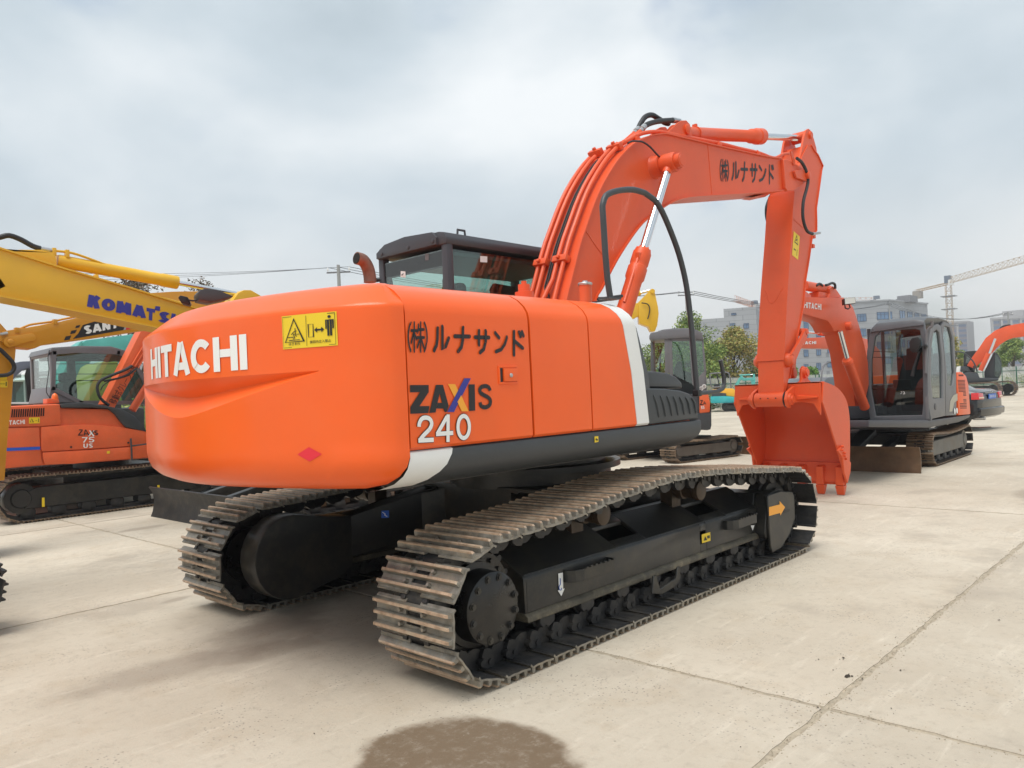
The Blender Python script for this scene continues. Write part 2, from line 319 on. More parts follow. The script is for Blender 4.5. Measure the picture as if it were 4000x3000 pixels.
def warn_marks(fn, parent, w=1.6, small=False):
    """triangle with crushed figure, box, double arrow and standing man, as on the yellow plates"""
    P = []
    A = lambda ls, t, c=False: P.extend(strokes(ls, t, c))
    A([[(.04, .04), (1.56, .04), (1.56, .96), (.04, .96), (.04, .04)]], .012)
    A([[(.76, .05), (.76, .95)]], .01)
    A([[(.1, .2), (.68, .2), (.39, .88), (.1, .2)]], .035)
    A([[(.22, .25), (.55, .25)], [(.2, .34), (.36, .34), (.36, .28)], [(.4, .3), (.36, .44), (.46, .36)], [(.3, .42), (.38, .5), (.46, .52)], [(.42, .6), (.42, .42), (.54, .42)]], .022, True)
    A([[(.82, .3), (.96, .3), (.96, .68), (.82, .68), (.82, .3)]], .018)
    A([[(1.03, .5), (1.23, .5)]], .05); P.append([(.99, .5), (1.07, .42), (1.07, .58)]); P.append([(1.27, .5), (1.19, .42), (1.19, .58)])
    A([[(1.38, .3), (1.38, .76)], [(1.45, .3), (1.45, .76)]], .055); A([[(1.32, .52), (1.32, .76), (1.51, .76), (1.51, .52)]], .035, True)
    P.append([(1.415+.045*math.cos(i*.8), .86+.045*math.sin(i*.8)) for i in range(8)])
    return place(P, w, fn, KL, 'sticker_print', parent, .0001)
def text_obj(s, fn, m, name, parent, off=.02):
    """small print set with the built-in font"""
    cu = bpy.data.curves.new(name, 'FONT'); cu.body = s; cu.size = 1; cu.offset = off; cu.resolution_u = 2
    o = bpy.data.objects.new('tmp', cu); COL.objects.link(o)
    me = bpy.data.meshes.new_from_object(o.evaluated_get(bpy.context.evaluated_depsgraph_get())); bpy.data.objects.remove(o)
    if not len(me.vertices): return None
    xs = [v.co.x for v in me.vertices]; ys = [v.co.y for v in me.vertices]; x0, x1, y0, y1 = min(xs), max(xs), min(ys), max(ys)
    for v in me.vertices: v.co = fn((v.co.x-x0)/(x1-x0), (v.co.y-y0)/(y1-y0), 0)
    me.materials.clear(); me.materials.append(m); return link(name, me, parent)

# ---------------------------------------------------------------- crawler tracks
def shoe_mesh(w, p, name, mats, holes=True, ribh=.028):
    k = p/.19; mb = MB(); t = ribh
    prof = [(-.0925, -t-.002), (-.085, -t-.006), (-.07, -t-.006), (-.035, -t-.010), (0, -t-.008), (.035, -t-.010), (.07, -t-.006), (.082, -t-.012), (.092, -t-.024)]
    prof = [(a*k, b) for a, b in prof]; th = .011; yc = .055*w/.6
    segs = [(-w/2, -yc), (yc, w/2)] if holes else [(-w/2, w/2)]
    for a, b in segs: mb.shell(prof, a, b, -th)
    if holes:
        for i in (2, 4, 5): mb.shell(prof[i:i+2] if i != 4 else [((prof[3][0]*.35), prof[3][1]), (prof[5][0]*.35, prof[5][1])], -yc, yc, -th)
        for bx in (-.036*k, .036*k):
            for by in (-.09*w/.6, .09*w/.6): mb.cyl((bx, by, -t-.012), (bx, by, -t+.012), .015, .010, n=7, m=2)
    for i, rx in enumerate((-.0635*k, 0, .0635*k)):
        hh = 0 if i != 1 else -.004
        for z0, z1, wa, wb, m in ((-t-.008, -.009+hh, .014, .0085, 0), (-.009+hh, hh, .0085, .0065, 1)):
            e = .0 if m == 0 else .0; y = w/2-.004
            mb.hexa([V((rx-wa*k, -y+e, z0)), V((rx+wa*k, -y+e, z0)), V((rx+wa*k, y-e, z0)), V((rx-wa*k, y-e, z0))],
                    [V((rx-wb*k, -y+.008*m, z1)), V((rx+wb*k, -y+.008*m, z1)), V((rx+wb*k, y-.008*m, z1)), V((rx-wb*k, y-.008*m, z1))], m)
    me = mb.mesh(name, mats, ang=30)
    me.materials.append(BD)
    for p in me.polygons:
        if p.normal.z < -.6: p.material_index = len(me.materials)-1
    return me
def link_mesh(p, name, m):
    mb = MB(); k = p/.19
    for sy in (-1, 1):
        for a, b, y in ((-.095, 0, .085), (0, .095, .112)):
            pts = [(x*k, z) for x, z in ([(-.02, -.046), (-.12, -.046), (-.128, -.09), (-.118, -.13), (-.095, -.15), (-.05, -.152), (-.02, -.14), (.0, -.12), (.0, -.046)] if a < 0 else [(.0, -.046), (.0, -.12), (.03, -.145), (.07, -.152), (.088, -.12), (.088, -.07), (.08, -.046)])]
            mb.prism(pts, sy*y-.016, sy*y+.016)
        mb.cyl((.03*k, sy*.128, -.078), (.03*k, sy*.136, -.078), .017, n=8)
    mb.cyl((-.098*k, -.14, -.085), (-.098*k, .14, -.085), .021, n=10)
    return mb.mesh(name, m, ang=40)
def track(parent, path, yc, pitch, shoe, lk=None, mats=None, belt=(-.1, -.05), bw=.1, name='crawler_track', inset=.09):
    pts = smooth([V((a, 0, b)) for a, b in path], 6, True); n = len(pts)
    nn = [(pts[(i+1) % n]-pts[i-1]).normalized() for i in range(n)]; pts = [p-V((-t.z, 0, t.x))*inset for p, t in zip(pts, nn)]
    Ls = [0]
    for i in range(n): Ls.append(Ls[-1]+(pts[(i+1) % n]-pts[i]).length)
    tot = Ls[-1]; cnt = round(tot/pitch)
    def at(s):
        s %= tot; i = max(j for j in range(n) if Ls[j] <= s) if False else bis(Ls, s)
        f = (s-Ls[i])/(Ls[i+1]-Ls[i]); return pts[i].lerp(pts[(i+1) % n], f)
    P = [at(k*tot/cnt) for k in range(cnt)]
    rings = []
    for k in range(cnt):
        a, b = P[k-1], P[(k+1) % cnt]; t = (b-a).normalized(); nr = V((-t.z, 0, t.x)); c = P[k]
        rings.append([c+nr*(z+inset)+V((0, yc+y, 0)) for y, z in ((-bw, belt[1]), (bw, belt[1]), (bw, belt[0]), (-bw, belt[0]))])
    rings.append(rings[0])
    root = MB().loft(rings, True, False).build(name, mats or BD, parent)
    for k in range(cnt):
        a, b = P[k], P[(k+1) % cnt]; t = (b-a).normalized(); nr = V((-t.z, 0, t.x)); c = (a+b)/2+nr*inset+V((0, yc, 0))
        M = Matrix(((t.x, 0, nr.x, c.x), (0, 1, 0, c.y), (t.z, 0, nr.z, c.z), (0, 0, 0, 1)))
        link('track_shoe', shoe, root, M=M)
        if lk: link('track_link', lk, root, M=M)
    return root
def bis(a, s):
    lo, hi = 0, len(a)-1
    while hi-lo > 1:
        m = (lo+hi)//2
        if a[m] <= s: lo = m
        else: hi = m
    return lo
def oval_path(xr, xf, r, top=None, sag=0):
    """simple loop: ends of radius r, flat bottom at 0"""
    t = 2*r; p = circ(xr+r, r, r, 265, 95, 9); p = [(xr+r+r*math.cos(math.radians(265-i*20)), r+r*math.sin(math.radians(265-i*20))) for i in range(9)]
    m = 6; p += [(xr+r+(xf-xr-2*r)*i/m, t-sag*math.sin(math.pi*i/m)) for i in range(1, m)]
    p += [(xf-r+r*math.cos(math.radians(85-i*20)), r+r*math.sin(math.radians(85-i*20))) for i in range(9)]
    p += [(xf-r-(xf-xr-2*r)*i/m, 0) for i in range(1, m)]
    return p

# ================================================================= the large excavator in front
E0 = Fr(); EX = empty('excavator', E0, 'big orange excavator in the foreground with 240 in white on its side', 'excavator')
S = E0.at
def C_(pts, ox, oy, sc, **k): return crop(E0, pts, ox, oy, sc, **k)
# --- undercarriage
NEARP = [(-1.9, 0), (-2.05, .025), (-2.16, .085), (-2.235, .17), (-2.275, .27), (-2.29, .37), (-2.275, .47), (-2.235, .575), (-2.165, .67), (-2.07, .735), (-1.95, .77), (-1.75, .782), (-1.4, .80), (-1.15, .82), (-.96, .845), (-.58, .876), (-.19, .899), (.18, .891), (.57, .865), (1.17, .81), (1.55, .775), (1.82, .75), (1.96, .70), (2.07, .61), (2.135, .49), (2.16, .38), (2.145, .26), (2.09, .14), (2.0, .055), (1.88, .008), (1.7, 0), (1.2, 0), (.7, 0), (.2, 0), (-.3, 0), (-.8, 0), (-1.3, 0)]
BT = mat('shoe_bolt', (.3, .27, .23), .4, metal=.5, noise=.2, nscale=30)
shoe0 = shoe_mesh(.6, .19, 'track_shoe', [SH, RU, BT]); link0 = link_mesh(.19, 'track_link', BD)
TR = track(EX, NEARP, -1.195, .19, shoe0, link0); TL = track(EX, NEARP, 1.195, .19, shoe0, link0)
def side_frame(sy):
    o = sy*1.195; ya = lambda d: o+sy*d      # d measured outward from the track centre
    sec = [(.135, .205), (.135, .235), (.115, .25), (.115, .445), (.10, .462), (-.17, .605), (-.26, .6), (-.3, .45), (-.3, .25)]
    bm = MB()
    x0, x1 = -1.52, 1.36
    # upper slope carries two access holes, the face one slot: the section is lofted in bays round them
    def bay(a, b, s): bm.loft([[V((a, ya(d), z)) for d, z in s], [V((b, ya(d), z)) for d, z in s]])
    LP_ = MB().loft([[V((a, ya(d), z)) for d, z in [(.137, .203), (.137, .235), (.113, .252), (-.3, .248), (-.3, .203)]] for a in (x0-.014, x1+.014)])
    bay(x0, x1, [(-.17, .605), (-.26, .6), (-.3, .45), (-.3, .25), (-.27, .25), (-.235, .56), (-.17, .575)])
    hole = [(-.62, -.28), (.50, .84)]; xs = [x0, hole[0][0], hole[0][1], hole[1][0], hole[1][1], x1]
    t = .02
    for i in range(5):
        if i % 2 == 0: bay(xs[i], xs[i+1], [(.10, .462), (-.17, .605), (-.17, .575), (.09, .44)])
        else:
            for a, b in ((0, .25), (.75, 1)):
                q = lambda f, lo=0: (.10-.27*f, .462+.143*f-lo)
                bay(xs[i], xs[i+1], [q(a), q(b), q(b, .03), q(a, .03)])
    sx = [x0, .40, .49, x1]
    for i in range(3):
        if i != 1: bay(sx[i], sx[i+1], [(.115, .25), (.115, .445), (.10, .462), (.09, .44), (.09, .25)])
        else:
            bay(sx[1], sx[2], [(.115, .25), (.115, .31), (.09, .31), (.09, .25)]); bay(sx[1], sx[2], [(.115, .40), (.115, .445), (.10, .462), (.09, .44), (.09, .40)])
    for x in (x0, x1): bm.prism([(ya(.115), .25), (ya(.115), .445), (ya(.1), .462), (ya(-.17), .605), (ya(-.26), .6), (ya(-.3), .25)], x-.012, x+.012, 'x')
    f = bm.build('track_frame', BF, EX, bev=.004, seg=1, ang=40)
    LP_.build('frame_flange', DU, f, bev=.004, seg=1)
    # dark liner inside so the access holes show depth
    MB().bb(x0+.02, x1-.02, ya(.05), ya(-.25), .22, .26).build('frame_floor', BD, f)
    # front idler guard and idler
    g = MB().prism([(1.312, .545), (1.33, .56), (1.56, .565), (1.79, .53), (1.82, .49), (1.815, .30), (1.69, .18), (1.52, .095), (1.345, .082), (1.325, .14), (1.315, .3)], ya(.225), ya(.20))
    g.prism([(1.28, .25), (1.36, .56), (1.54, .575), (1.70, .54), (1.6, .3), (1.3, .2)], ya(.20), ya(.09)).prism([(1.28, .22), (1.34, .565), (1.52, .57), (1.50, .25)], ya(.088), ya(-.25))
    gd_ = g.build('idler_guard', BF, EX, bev=.006, seg=1)
    MB().lathe((1.73, ya(-.12), .385), (1.73, ya(.12), .385), [(0, .18), (.04, .18), (.042, .24), (.08, .24), (.085, .27), (.155, .27), (.16, .24), (.2, .24), (.202, .18), (.24, .18)], 36).build('front_idler', BD, EX)
    # sprocket and final drive
    n = 21; sp = []
    for i in range(n*4):
        a = 2*math.pi*i/(n*4); r = (.335, .335, .275, .275)[i % 4]; sp.append((-1.89+r*math.cos(a), .385+r*math.sin(a)))
    MB().prism(sp, ya(-.03), ya(.03)).build('drive_sprocket', BD, EX)
    h = MB().lathe((-1.89, ya(-.1), .385), (-1.89, ya(.335), .385), [(0, .2), (.1, .2), (.14, .29), (.165, .29), (.17, .225), (.2, .222), (.205, .19), (.325, .187), (.336, .172), (.338, .001)], 40)
    hub = h.build('final_drive', BK2, EX, ang=50)
    b = MB()
    for i in range(20):
        a = 2*math.pi*i/20; c = V((-1.89+.25*math.cos(a), 0, .385+.25*math.sin(a))); b.cyl(c+V((0, ya(.062), 0)), c+V((0, ya(.085), 0)), .015, n=6)
    for i in range(12):
        a = 2*math.pi*(i+.5)/12; c = V((-1.89+.16*math.cos(a), 0, .385+.16*math.sin(a))); b.cyl(c+V((0, ya(.222), 0)), c+V((0, ya(.249), 0)), .0145, n=6); b.cyl(c+V((0, ya(.222), 0)), c+V((0, ya(.240), 0)), .021, n=12)
    b.build('hub_bolt', BF, hub, kind='stuff')
    # bottom and top rollers
    for i in range(8):
        x = -1.36+i*.375; r = MB()
        r.lathe((x, ya(-.11), .235), (x, ya(.11), .235), [(0, .06), (.02, .06), (.022, .105), (.05, .105), (.052, .08), (.168, .08), (.17, .105), (.198, .105), (.2, .06), (.22, .06)], 20)
        r.prism([(x-.065, .24), (x-.07, .175), (x-.045, .145), (x-.02, .155), (x, .14), (x+.03, .15), (x+.06, .165), (x+.065, .24)], ya(.095), ya(.132))
        r.build('track_roller', BD, EX, bev=.004, seg=1)
    gx = -.24
    MB().prism([(gx-.13, .24), (gx-.16, .13), (gx-.04, .10), (gx+.12, .115), (gx+.2, .16), (gx+.2, .24), (gx+.17, .24), (gx+.14, .17), (gx-.06, .14), (gx-.1, .24)], ya(.19), ya(.205)).build('chain_guide', BF, EX, bev=.003, seg=1)
    for x in (-.77, .44):
        MB().lathe((x, ya(-.12), .70), (x, ya(.13), .70), [(0, .05), (.04, .05), (.045, .07), (.10, .07), (.105, .058), (.19, .062), (.2, .07), (.24, .07), (.245, .05), (.25, .02)], 24).bb(x-.06, x+.06, ya(-.2), ya(-.1), .56, .74).build('carrier_roller', RSB, EX)
    return f
BK2 = mat('gloss_black_drive', (.010, .010, .010), .28, noise=.2, nscale=6, dirt=(.08, .06, .04), dscale=5, damt=.25, bump=.05)
RSB = mat('brown_roller', (.06, .04, .025), .45, metal=.3, noise=.4, nscale=10)
FR_ = side_frame(-1); side_frame(1)
STEPX = (-1.19, .75)
# footsteps on the near track frame
for x0 in (STEPX):
    s_ = MB(); y = -1.31
    out_ = [(x0, y), (x0, y-.035), (x0+.03, y-.07), (x0+.09, y-.085), (x0+.40, y-.085), (x0+.43, y-.05), (x0+.43, y)]
    for a, b in zip(out_, out_[1:]):
        d = (V(b)-V(a)).normalized(); nn = V((-d.y, d.x))*.006
        s_.hexa([V((*a, .36)), V((*b, .36)), V((b[0]+nn.x, b[1]+nn.y, .36)), V((a[0]+nn.x, a[1]+nn.y, .36))], [V((*a, .43)), V((*b, .43)), V((b[0]+nn.x, b[1]+nn.y, .43)), V((a[0]+nn.x, a[1]+nn.y, .43))])
    for k in range(7): s_.box((x0+.12+k*.045, y-.088, .434), (.022, .01, .01))
    s_.build('footstep', BF, EX, bev=.002, seg=1)
# decals on the frame
Y1 = -1.312
def side_decal(px, y, ox, oy, sc, m, name, nrm=(0, -1, 0), off=.003):
    ps = C_(px, ox, oy, sc, y=y); mb = MB(); mb.add([p+V(nrm)*off for p in ps], [tuple(range(len(ps)))]); return link(name, mb.mesh(name, m), EX)
side_decal([(837, 600), (975, 565), (973, 520), (1045, 600), (985, 708), (980, 675), (838, 715)], -1.42, 2750, 1800, 3.318, AM, 'arrow_sticker', off=.004)
side_decal([(1030, 660), (1045, 640), (1105, 622), (1108, 645), (1095, 660), (1035, 682)], -1.42, 2750, 1800, 3.318, KL, 'slot', off=.003)
side_decal([(1085, 680), (1152, 660), (1155, 728), (1088, 748)], Y1, 2200, 1750, 2.011, YS, 'warning_sticker')
side_decal([(1100, 728), (1110, 692), (1128, 722)], Y1, 2200, 1750, 2.011, KL, 'sticker_print', off=.005)
side_decal([(1126, 690), (1146, 684), (1148, 706), (1128, 712)], Y1, 2200, 1750, 2.011, BF, 'sticker_print', off=.005)
side_decal([(1615, 705), (1653, 697), (1655, 828), (1667, 826), (1640, 888), (1610, 842), (1620, 840)], Y1, 1400, 1900, 2.074, WL, 'arrow_sticker', off=.004)
hk = [E0.at(1400+a/2.074, 1900+b/2.074, y=Y1-.006) for a, b in [(1635, 745), (1637, 790), (1625, 815), (1628, 838), (1642, 840), (1648, 822)]]
MB().tube(hk, .0025, 5).build('hook_print', BS, EX)
side_decal([(1468, 608), (1500, 606), (1485, 648)], Y1, 2200, 1750, 2.011, WL, 'arrow_sticker', off=.004)
# centre frame, travel motor covers and swing ring
cf = MB()
for sy in (-1, 1):
    for sx in (-1, 1):
        a = [V((sx*.5, sy*.25, .50)), V((sx*.5, sy*.25, .80)), V((sx*.08, sy*.62, .80)), V((sx*.08, sy*.62, .50))]
        b = [V((sx*1.25, sy*.96, .30)), V((sx*1.25, sy*.96, .60)), V((sx*.72, sy*.96, .62)), V((sx*.72, sy*.96, .30))]
        cf.hexa(a, b)
cf.bb(-.62, .62, -.62, .62, .47, .80)
cf.build('centre_frame', BF, EX, bev=.012)
MB().lathe((0, 0, .78), (0, 0, 1.06), [(0, .66), (.1, .66), (.105, .74), (.15, .74), (.155, .62), (.19, .62), (.195, .70), (.28, .70)], 48).build('swing_ring', BF, EX)
for sy in (-1, 1):
    pr = [V((a, b)) for a, b in circ(-1.80 if sy > 0 else -1.75, .40, .30 if sy > 0 else .2, 75, 285, 16)]+[V((-1.42, .18)), V((-1.3, .25)), V((-1.3, .62)), V((-1.5, .64))]
    MB().prism(pr, sy*.88, sy*.66).build('travel_motor_cover', BF, EX, bev=.02)
MB().hexa([V((-1.34, .87, .30)), V((-1.34, .87, .60)), V((-1.34, .70, .60)), V((-1.34, .70, .30))], [V((-.5, .6, .44)), V((-.5, .6, .80)), V((-.5, .4, .80)), V((-.5, .4, .44))]).build('frame_leg', BF, EX, bev=.008)
MB().hexa([V((-1.34, -.87, .30)), V((-1.34, -.87, .60)), V((-1.34, -.70, .60)), V((-1.34, -.70, .30))], [V((-.5, -.6, .44)), V((-.5, -.6, .80)), V((-.5, -.4, .80)), V((-.5, -.4, .44))]).build('frame_leg', BF, EX, bev=.008)
bq = C_([(1640, 452), (1695, 450), (1695, 502), (1640, 504)], 600, 1750, 1.8433, x=-1.345)
mb = MB(); mb.add([p for p in bq], [(0, 1, 2, 3)]); mb.build('lashing_sticker', BS, EX)
MB().tube([bq[0].lerp(bq[2], f)+V((-.004, d, 0)) for f, d in ((.2, 0), (.45, -.012), (.6, .012), (.8, 0))], .0025, 5, 3).build('hook_print', WL, EX)

# --- upper structure
YSD = -1.36
half = [(-2.345, -1.36), (-2.43, -1.335), (-2.53, -1.24), (-2.63, -1.05), (-2.72, -.8), (-2.80, -.5), (-2.845, -.25), (-2.86, 0)]
OUT = smooth([V((x, y, 0)) for x, y in half+[(x, -y) for x, y in half[-2::-1]]], 8)
def cwx(y):
    for a, b in zip(OUT, OUT[1:]):
        if a.y <= y <= b.y: return a.x+(b.x-a.x)*(y-a.y)/(b.y-a.y)
    return -2.345
def groove(y, z):
    k = 1-abs(y)/1.07
    if k <= 0: return 0
    zt = 1.642; zv = 1.642-.097*k; zb = 1.642-.204*k; d = .1*min(1, k**.85)
    if z >= zt or z <= zb: return 0
    return d*(zt-z)/(zt-zv) if z > zv else d*(z-zb)/(zv-zb)
PROF = [(1.046, .30), (1.048, .18), (1.058, .115), (1.08, .065), (1.115, .028), (1.16, .008), (1.21, 0)]
SEGS = [('b', i/6) for i in range(7)]+[('v', .03)]+[('v', i/5) for i in range(1, 5)]+[('v', .97), ('v', 1.0)]+[('t', .04)]+[('t', i/4) for i in range(1, 4)]+[('t', .96), ('t', 1.0)]+[('u', .04), ('u', .2), ('u', .5), ('u', .8), ('u', 1.)]
PROF += SEGS+[(1.938, .001), (1.948, .006), (1.96, .02), (1.985, .052), (2.015, .09), (2.045, .13), (2.06, .158), (2.072, .2), (2.08, .32), (2.085, .6)]
ENDC = [(1.046, .16), (1.06, .10), (1.08, .07), (1.12, .035), (1.17, .01), (1.22, 0), (9, 0)]
def endx(z):
    for (a, b), (c, d) in zip(ENDC, ENDC[1:]):
        if a <= z <= c: return b+(d-b)*(z-a)/(c-a) if c < 9 else 0
    return ENDC[0][1]
rings = []; fine = smooth(OUT, 2)
for z, ins in PROF:
    ring = []
    for i, p in enumerate(fine):
        a, b = fine[max(i-1, 0)], fine[min(i+1, len(fine)-1)]; t = (b-a).normalized(); n = V((t.y, -t.x, 0))
        if n.x > 0 and abs(p.y) < 1.3: n = -n
        if n.dot(V((p.x+.5, p.y, 0))) < 0: n = -n
        if isinstance(z, str):
            kk = max(.02, 1-math.sqrt(p.y*p.y+.05)/1.093); zt_, zv_, zb_ = 1.642, 1.642-.122*kk, 1.642-.256*kk; f_ = ins; dd_g = .1*min(1, kk**.85) if kk > .021 else 0
            zq = {'b': 1.25+(zb_-1.25)*f_, 'v': zb_+(zv_-zb_)*f_, 't': zv_+(zt_-zv_)*f_, 'u': zt_+(1.925-zt_)*f_}[z]; gq = {'b': 0, 'v': f_, 't': 1-f_, 'u': 0}[z]*dd_g
            if z == 'v' and f_ == 1.: gq = dd_g*.985
            q = p-n*gq; q.z = zq
        else: zq = z; q = p-n*ins; q.z = z
        bulge = 0
        if zq < 1.24 and abs(p.y) > 1.1 and zq > 1.12: q += n*.005
        ring.append(q)
    if not isinstance(z, str) and endx(z) > 0:      # the lower corners are cut back: slide the ring ends along
        lim = -2.345-endx(z); j = 0.
        for i in range(len(ring)-1):
            if ring[i].x > lim >= ring[i+1].x: j = i+(ring[i].x-lim)/(ring[i].x-ring[i+1].x); break
        nn_ = len(ring)-1; new = []
        for i in range(nn_+1):
            t_ = j+(nn_-2*j)*i/nn_; a_ = min(int(t_), nn_-1); new.append(ring[a_].lerp(ring[a_+1], t_-a_))
        ring = new
    rings.append(ring)
cw = MB().loft(rings, False, False)
k = len(rings[0])
cw.add([r[0] for r in rings]+[r[-1] for r in rings], [tuple(range(len(rings))), tuple(range(len(rings), 2*len(rings)))])
cw.add(rings[0], [tuple(range(k))]); cw.add(rings[-1], [tuple(range(k))])
CWO = cw.build('counterweight', OR, EX, ang=24, weld=True)
def cwf(y0, y1, z0, z1, off=.003, yt=0):
    def f(s, t, k):
        y = y0+(y1-y0)*s; return V((cwx(y)-off-k, y, z0+(z1-z0)*t))
    return f
# HITACHI round the tail: cut into narrow strips so that it follows the curve
w_, ls_ = layout('HITACHI', .225, .07, glyphs(.225))
strips = []; nst = 0
for q in strokes(ls_, .225):
    q = [V((a[0], a[1])) for a in q]
    bm = bmesh.new(); vs = [bm.verts.new((a.x, a.y, 0)) for a in q]
    try: bm.faces.new(vs)
    except ValueError: pass
    for c in range(1, 60):
        xx = w_*c/60; bmesh.ops.bisect_plane(bm, geom=bm.verts[:]+bm.edges[:]+bm.faces[:], plane_co=(xx, 0, 0), plane_no=(1, 0, 0))
    strips += [([(v.co.x, v.co.y) for v in f.verts], nst) for f in bm.faces]; bm.free(); nst += 1
place(strips, w_, cwf(.49, -.625, 1.672, 1.852), WL, 'maker_lettering', EX, .0003)
def cwpanel(y0, y1, z0, z1, m, name, off, n=8):
    f = cwf(y0, y1, z0, z1, off); mb = MB()
    mb.loft([[f(i/n, 0, 0), f(i/n, 1, 0)] for i in range(n+1)], False, False); return link(name, mb.mesh(name, m), EX)
cwpanel(-.858, -1.152, 1.757, 1.92, YS, 'warning_sticker', .003)
fn = cwf(-.858, -1.152, 1.757, 1.92, .006); warn_marks(fn, EX)
text_obj('はさまれ', lambda s, t, k: fn(.13+.22*s, .1+.08*t, 0), KL, 'sticker_print', EX, .01)
text_obj('旋回内立入禁止', lambda s, t, k: fn(.53+.37*s, .11+.09*t, 0), KL, 'sticker_print', EX, .01)
f = cwf(-.915, -1.05, 1.205, 1.275, .003); mb = MB(); mb.add([f(.5, 0, 0), f(1, .5, 0), f(.5, 1, 0), f(0, .5, 0)], [(0, 1, 2, 3)]); mb.build('red_diamond_sticker', RD, EX)
# engine side: doors with open seams, top edge rolled over to the roof
SEC = [(-1.345, 1.236), (-1.36, 1.25), (-1.36, 1.60), (-1.358, 1.90), (-1.35, 1.94), (-1.325, 1.98), (-1.28, 2.02), (-1.22, 2.052), (-1.13, 2.075), (-.95, 2.085), (-.62, 2.088)]
def fx(z, base):     # front edge of the bodywork sweeps back towards the roof
    t = max(0, z-1.25)/.84; return base-.16*t**1.6
def door(x0, x1, name, m=OR, sw0=False, sw1=False, sec=SEC):
    r0 = [V((fx(z, x0) if sw0 else x0, y, z)) for y, z in sec]; r1 = [V((fx(z, x1) if sw1 else x1, y, z)) for y, z in sec]
    mid = [a.lerp(b, .5)+V((0, 0, 0)) for a, b in zip(r0, r1)]
    th = [V((0, .02, 0)) if abs(s[0]) > 1.3 else V((0, .0, -.02)) for s in sec]
    mb = MB(); mb.loft([r0, mid, r1], False, False)
    mb.loft([[p+t for p, t in zip(r0, th)], [p+t for p, t in zip(r1, th)]], False, False)
    for r in (r0, r1): mb.loft([r, [p+t for p, t in zip(r, th)]], False, False)
    return mb.build(name, m, EX, ang=40)
D1 = door(-2.336, -1.456, 'rear_side_door'); D2 = door(-1.438, -.908, 'engine_door'); D3 = door(-.895, -.425, 'pump_door', sw1=True)
D4 = door(-.42, -.278, 'white_stripe_panel', WH, True, True)
black = [(y+.006 if y < -1.3 else y, z-.004) for y, z in SEC if z > 1.49]
mb = MB(); secb = [(-1.352, 1.47)]+black
r0 = [V((fx(z, -.275), y, z)) for y, z in secb]; r1 = [V((fx(z, -.275)+.075*min(1, (2.12-z)*1.9), y+.012, z-.006)) for y, z in secb]; r2 = [p+V((.012, .06, -.01)) for p in r1]
mb.loft([r0, r1, r2], False, False).build('front_corner_trim', GR, EX, ang=50)
# inner body that closes the seams, bulkhead behind the front trim
MB().prism([(-1.33, 1.15), (-1.33, 1.94), (-1.2, 2.04), (-.62, 2.06), (-.62, 1.15)], -2.33, -.46, 'x').build('engine_bay', BK, EX)
MB().bb(-2.3, -.46, -.63, 1.22, 1.15, 2.075).build('engine_hood', OR, EX, bev=.03)
MB().bb(-2.25, .34, -1.18, 1.25, 1.04, 1.14).build('main_deck', BF, EX)
MB().prism([(-.5, 1.14), (-.5, 1.97), (-.42, 1.9), (-.34, 1.7), (-.30, 1.48), (-.05, 1.45), (.32, 1.42), (.42, 1.2), (.42, 1.14)], -1.27, -.62).build('fuel_tank', OR2, EX, bev=.02)
# toolbox with pressed ribs
tb = [(-.28, 1.235), (-.278, 1.485), (-.05, 1.475), (.16, 1.455), (.28, 1.43), (.36, 1.38), (.395, 1.24)]
T1 = MB().prism(tb, -1.352, -.75).build('toolbox', GR, EX, bev=.02, seg=3)
rb = MB()
for i in range(7):
    x = -.20+i*.083; pts = [V((x+.0, -1.353, 1.435-i*.006)), V((x+.035, -1.355, 1.36)), V((x+.055, -1.353, 1.28))]
    rb.tube(pts, [.004]+[.008]*7+[.004], 8, 4)
rb.build('pressed_rib', GR, T1, kind='stuff')
lid = C_([(1185, 1118), (1240, 1100), (1238, 1010), (1330, 1008), (1440, 1028), (1505, 1058), (1540, 1108), (1545, 1140), (1500, 1128), (1230, 1112)], 2000, 1000, 2.212, y=-1.33)
MB().prism([(-.26, 1.488), (-.24, 1.60), (-.12, 1.60), (.05, 1.585), (.17, 1.555), (.235, 1.515), (.25, 1.47)], -1.32, -.72).build('toolbox_lid', GR, EX, bev=.03, seg=3)
# skirt with its white rear end
def skirt(x0, x1, m, name, cut=False):
    sec = [(-1.338, 1.232), (-1.352, 1.226), (-1.358, 1.20), (-1.355, 1.15), (-1.342, 1.115), (-1.31, 1.08), (-1.255, 1.055), (-1.2, 1.048)]
    c = {1.232: 0, 1.226: 0, 1.20: .012, 1.15: .045, 1.115: .085, 1.08: .14, 1.055: .19, 1.048: .2}
    e = {1.232: 0, 1.226: 0, 1.20: 0.004, 1.15: .01, 1.115: .03, 1.08: .08, 1.055: .14, 1.048: .2}
    def X(x, z, w): return x-(c if w == 'c' else e if w == 'e' else {}).get(z, 0)
    a, b = cut
    def X(x, z, w): return x-(c if w == 'c' else e if w == 'e' else {}).get(z, 0)-(endx(z) if w == 'l' else 0)
    n = 6; rr = [[V((X(x0, z, a)*(1-i/n)+X(x1, z, b)*(i/n), y, z)) for y, z in sec] for i in range(n+1)]
    mb = MB().loft(rr, False, False); mb.loft([rr[-1], [p+V((-.004, .10, 0)) for p in rr[-1]]], False, False); return mb.build(name, m, EX, ang=50)
skirt(-2.338, -2.06, WH, 'white_skirt_end', ('l', 'c')); SK = skirt(-2.0585, .415, GR, 'side_skirt', ('c', 'e'))
side_decal([(707, 1560), (740, 1556), (741, 1606), (709, 1612)], -1.356, 2000, 1000, 2.212, YS, 'lift_point_sticker', off=.005)
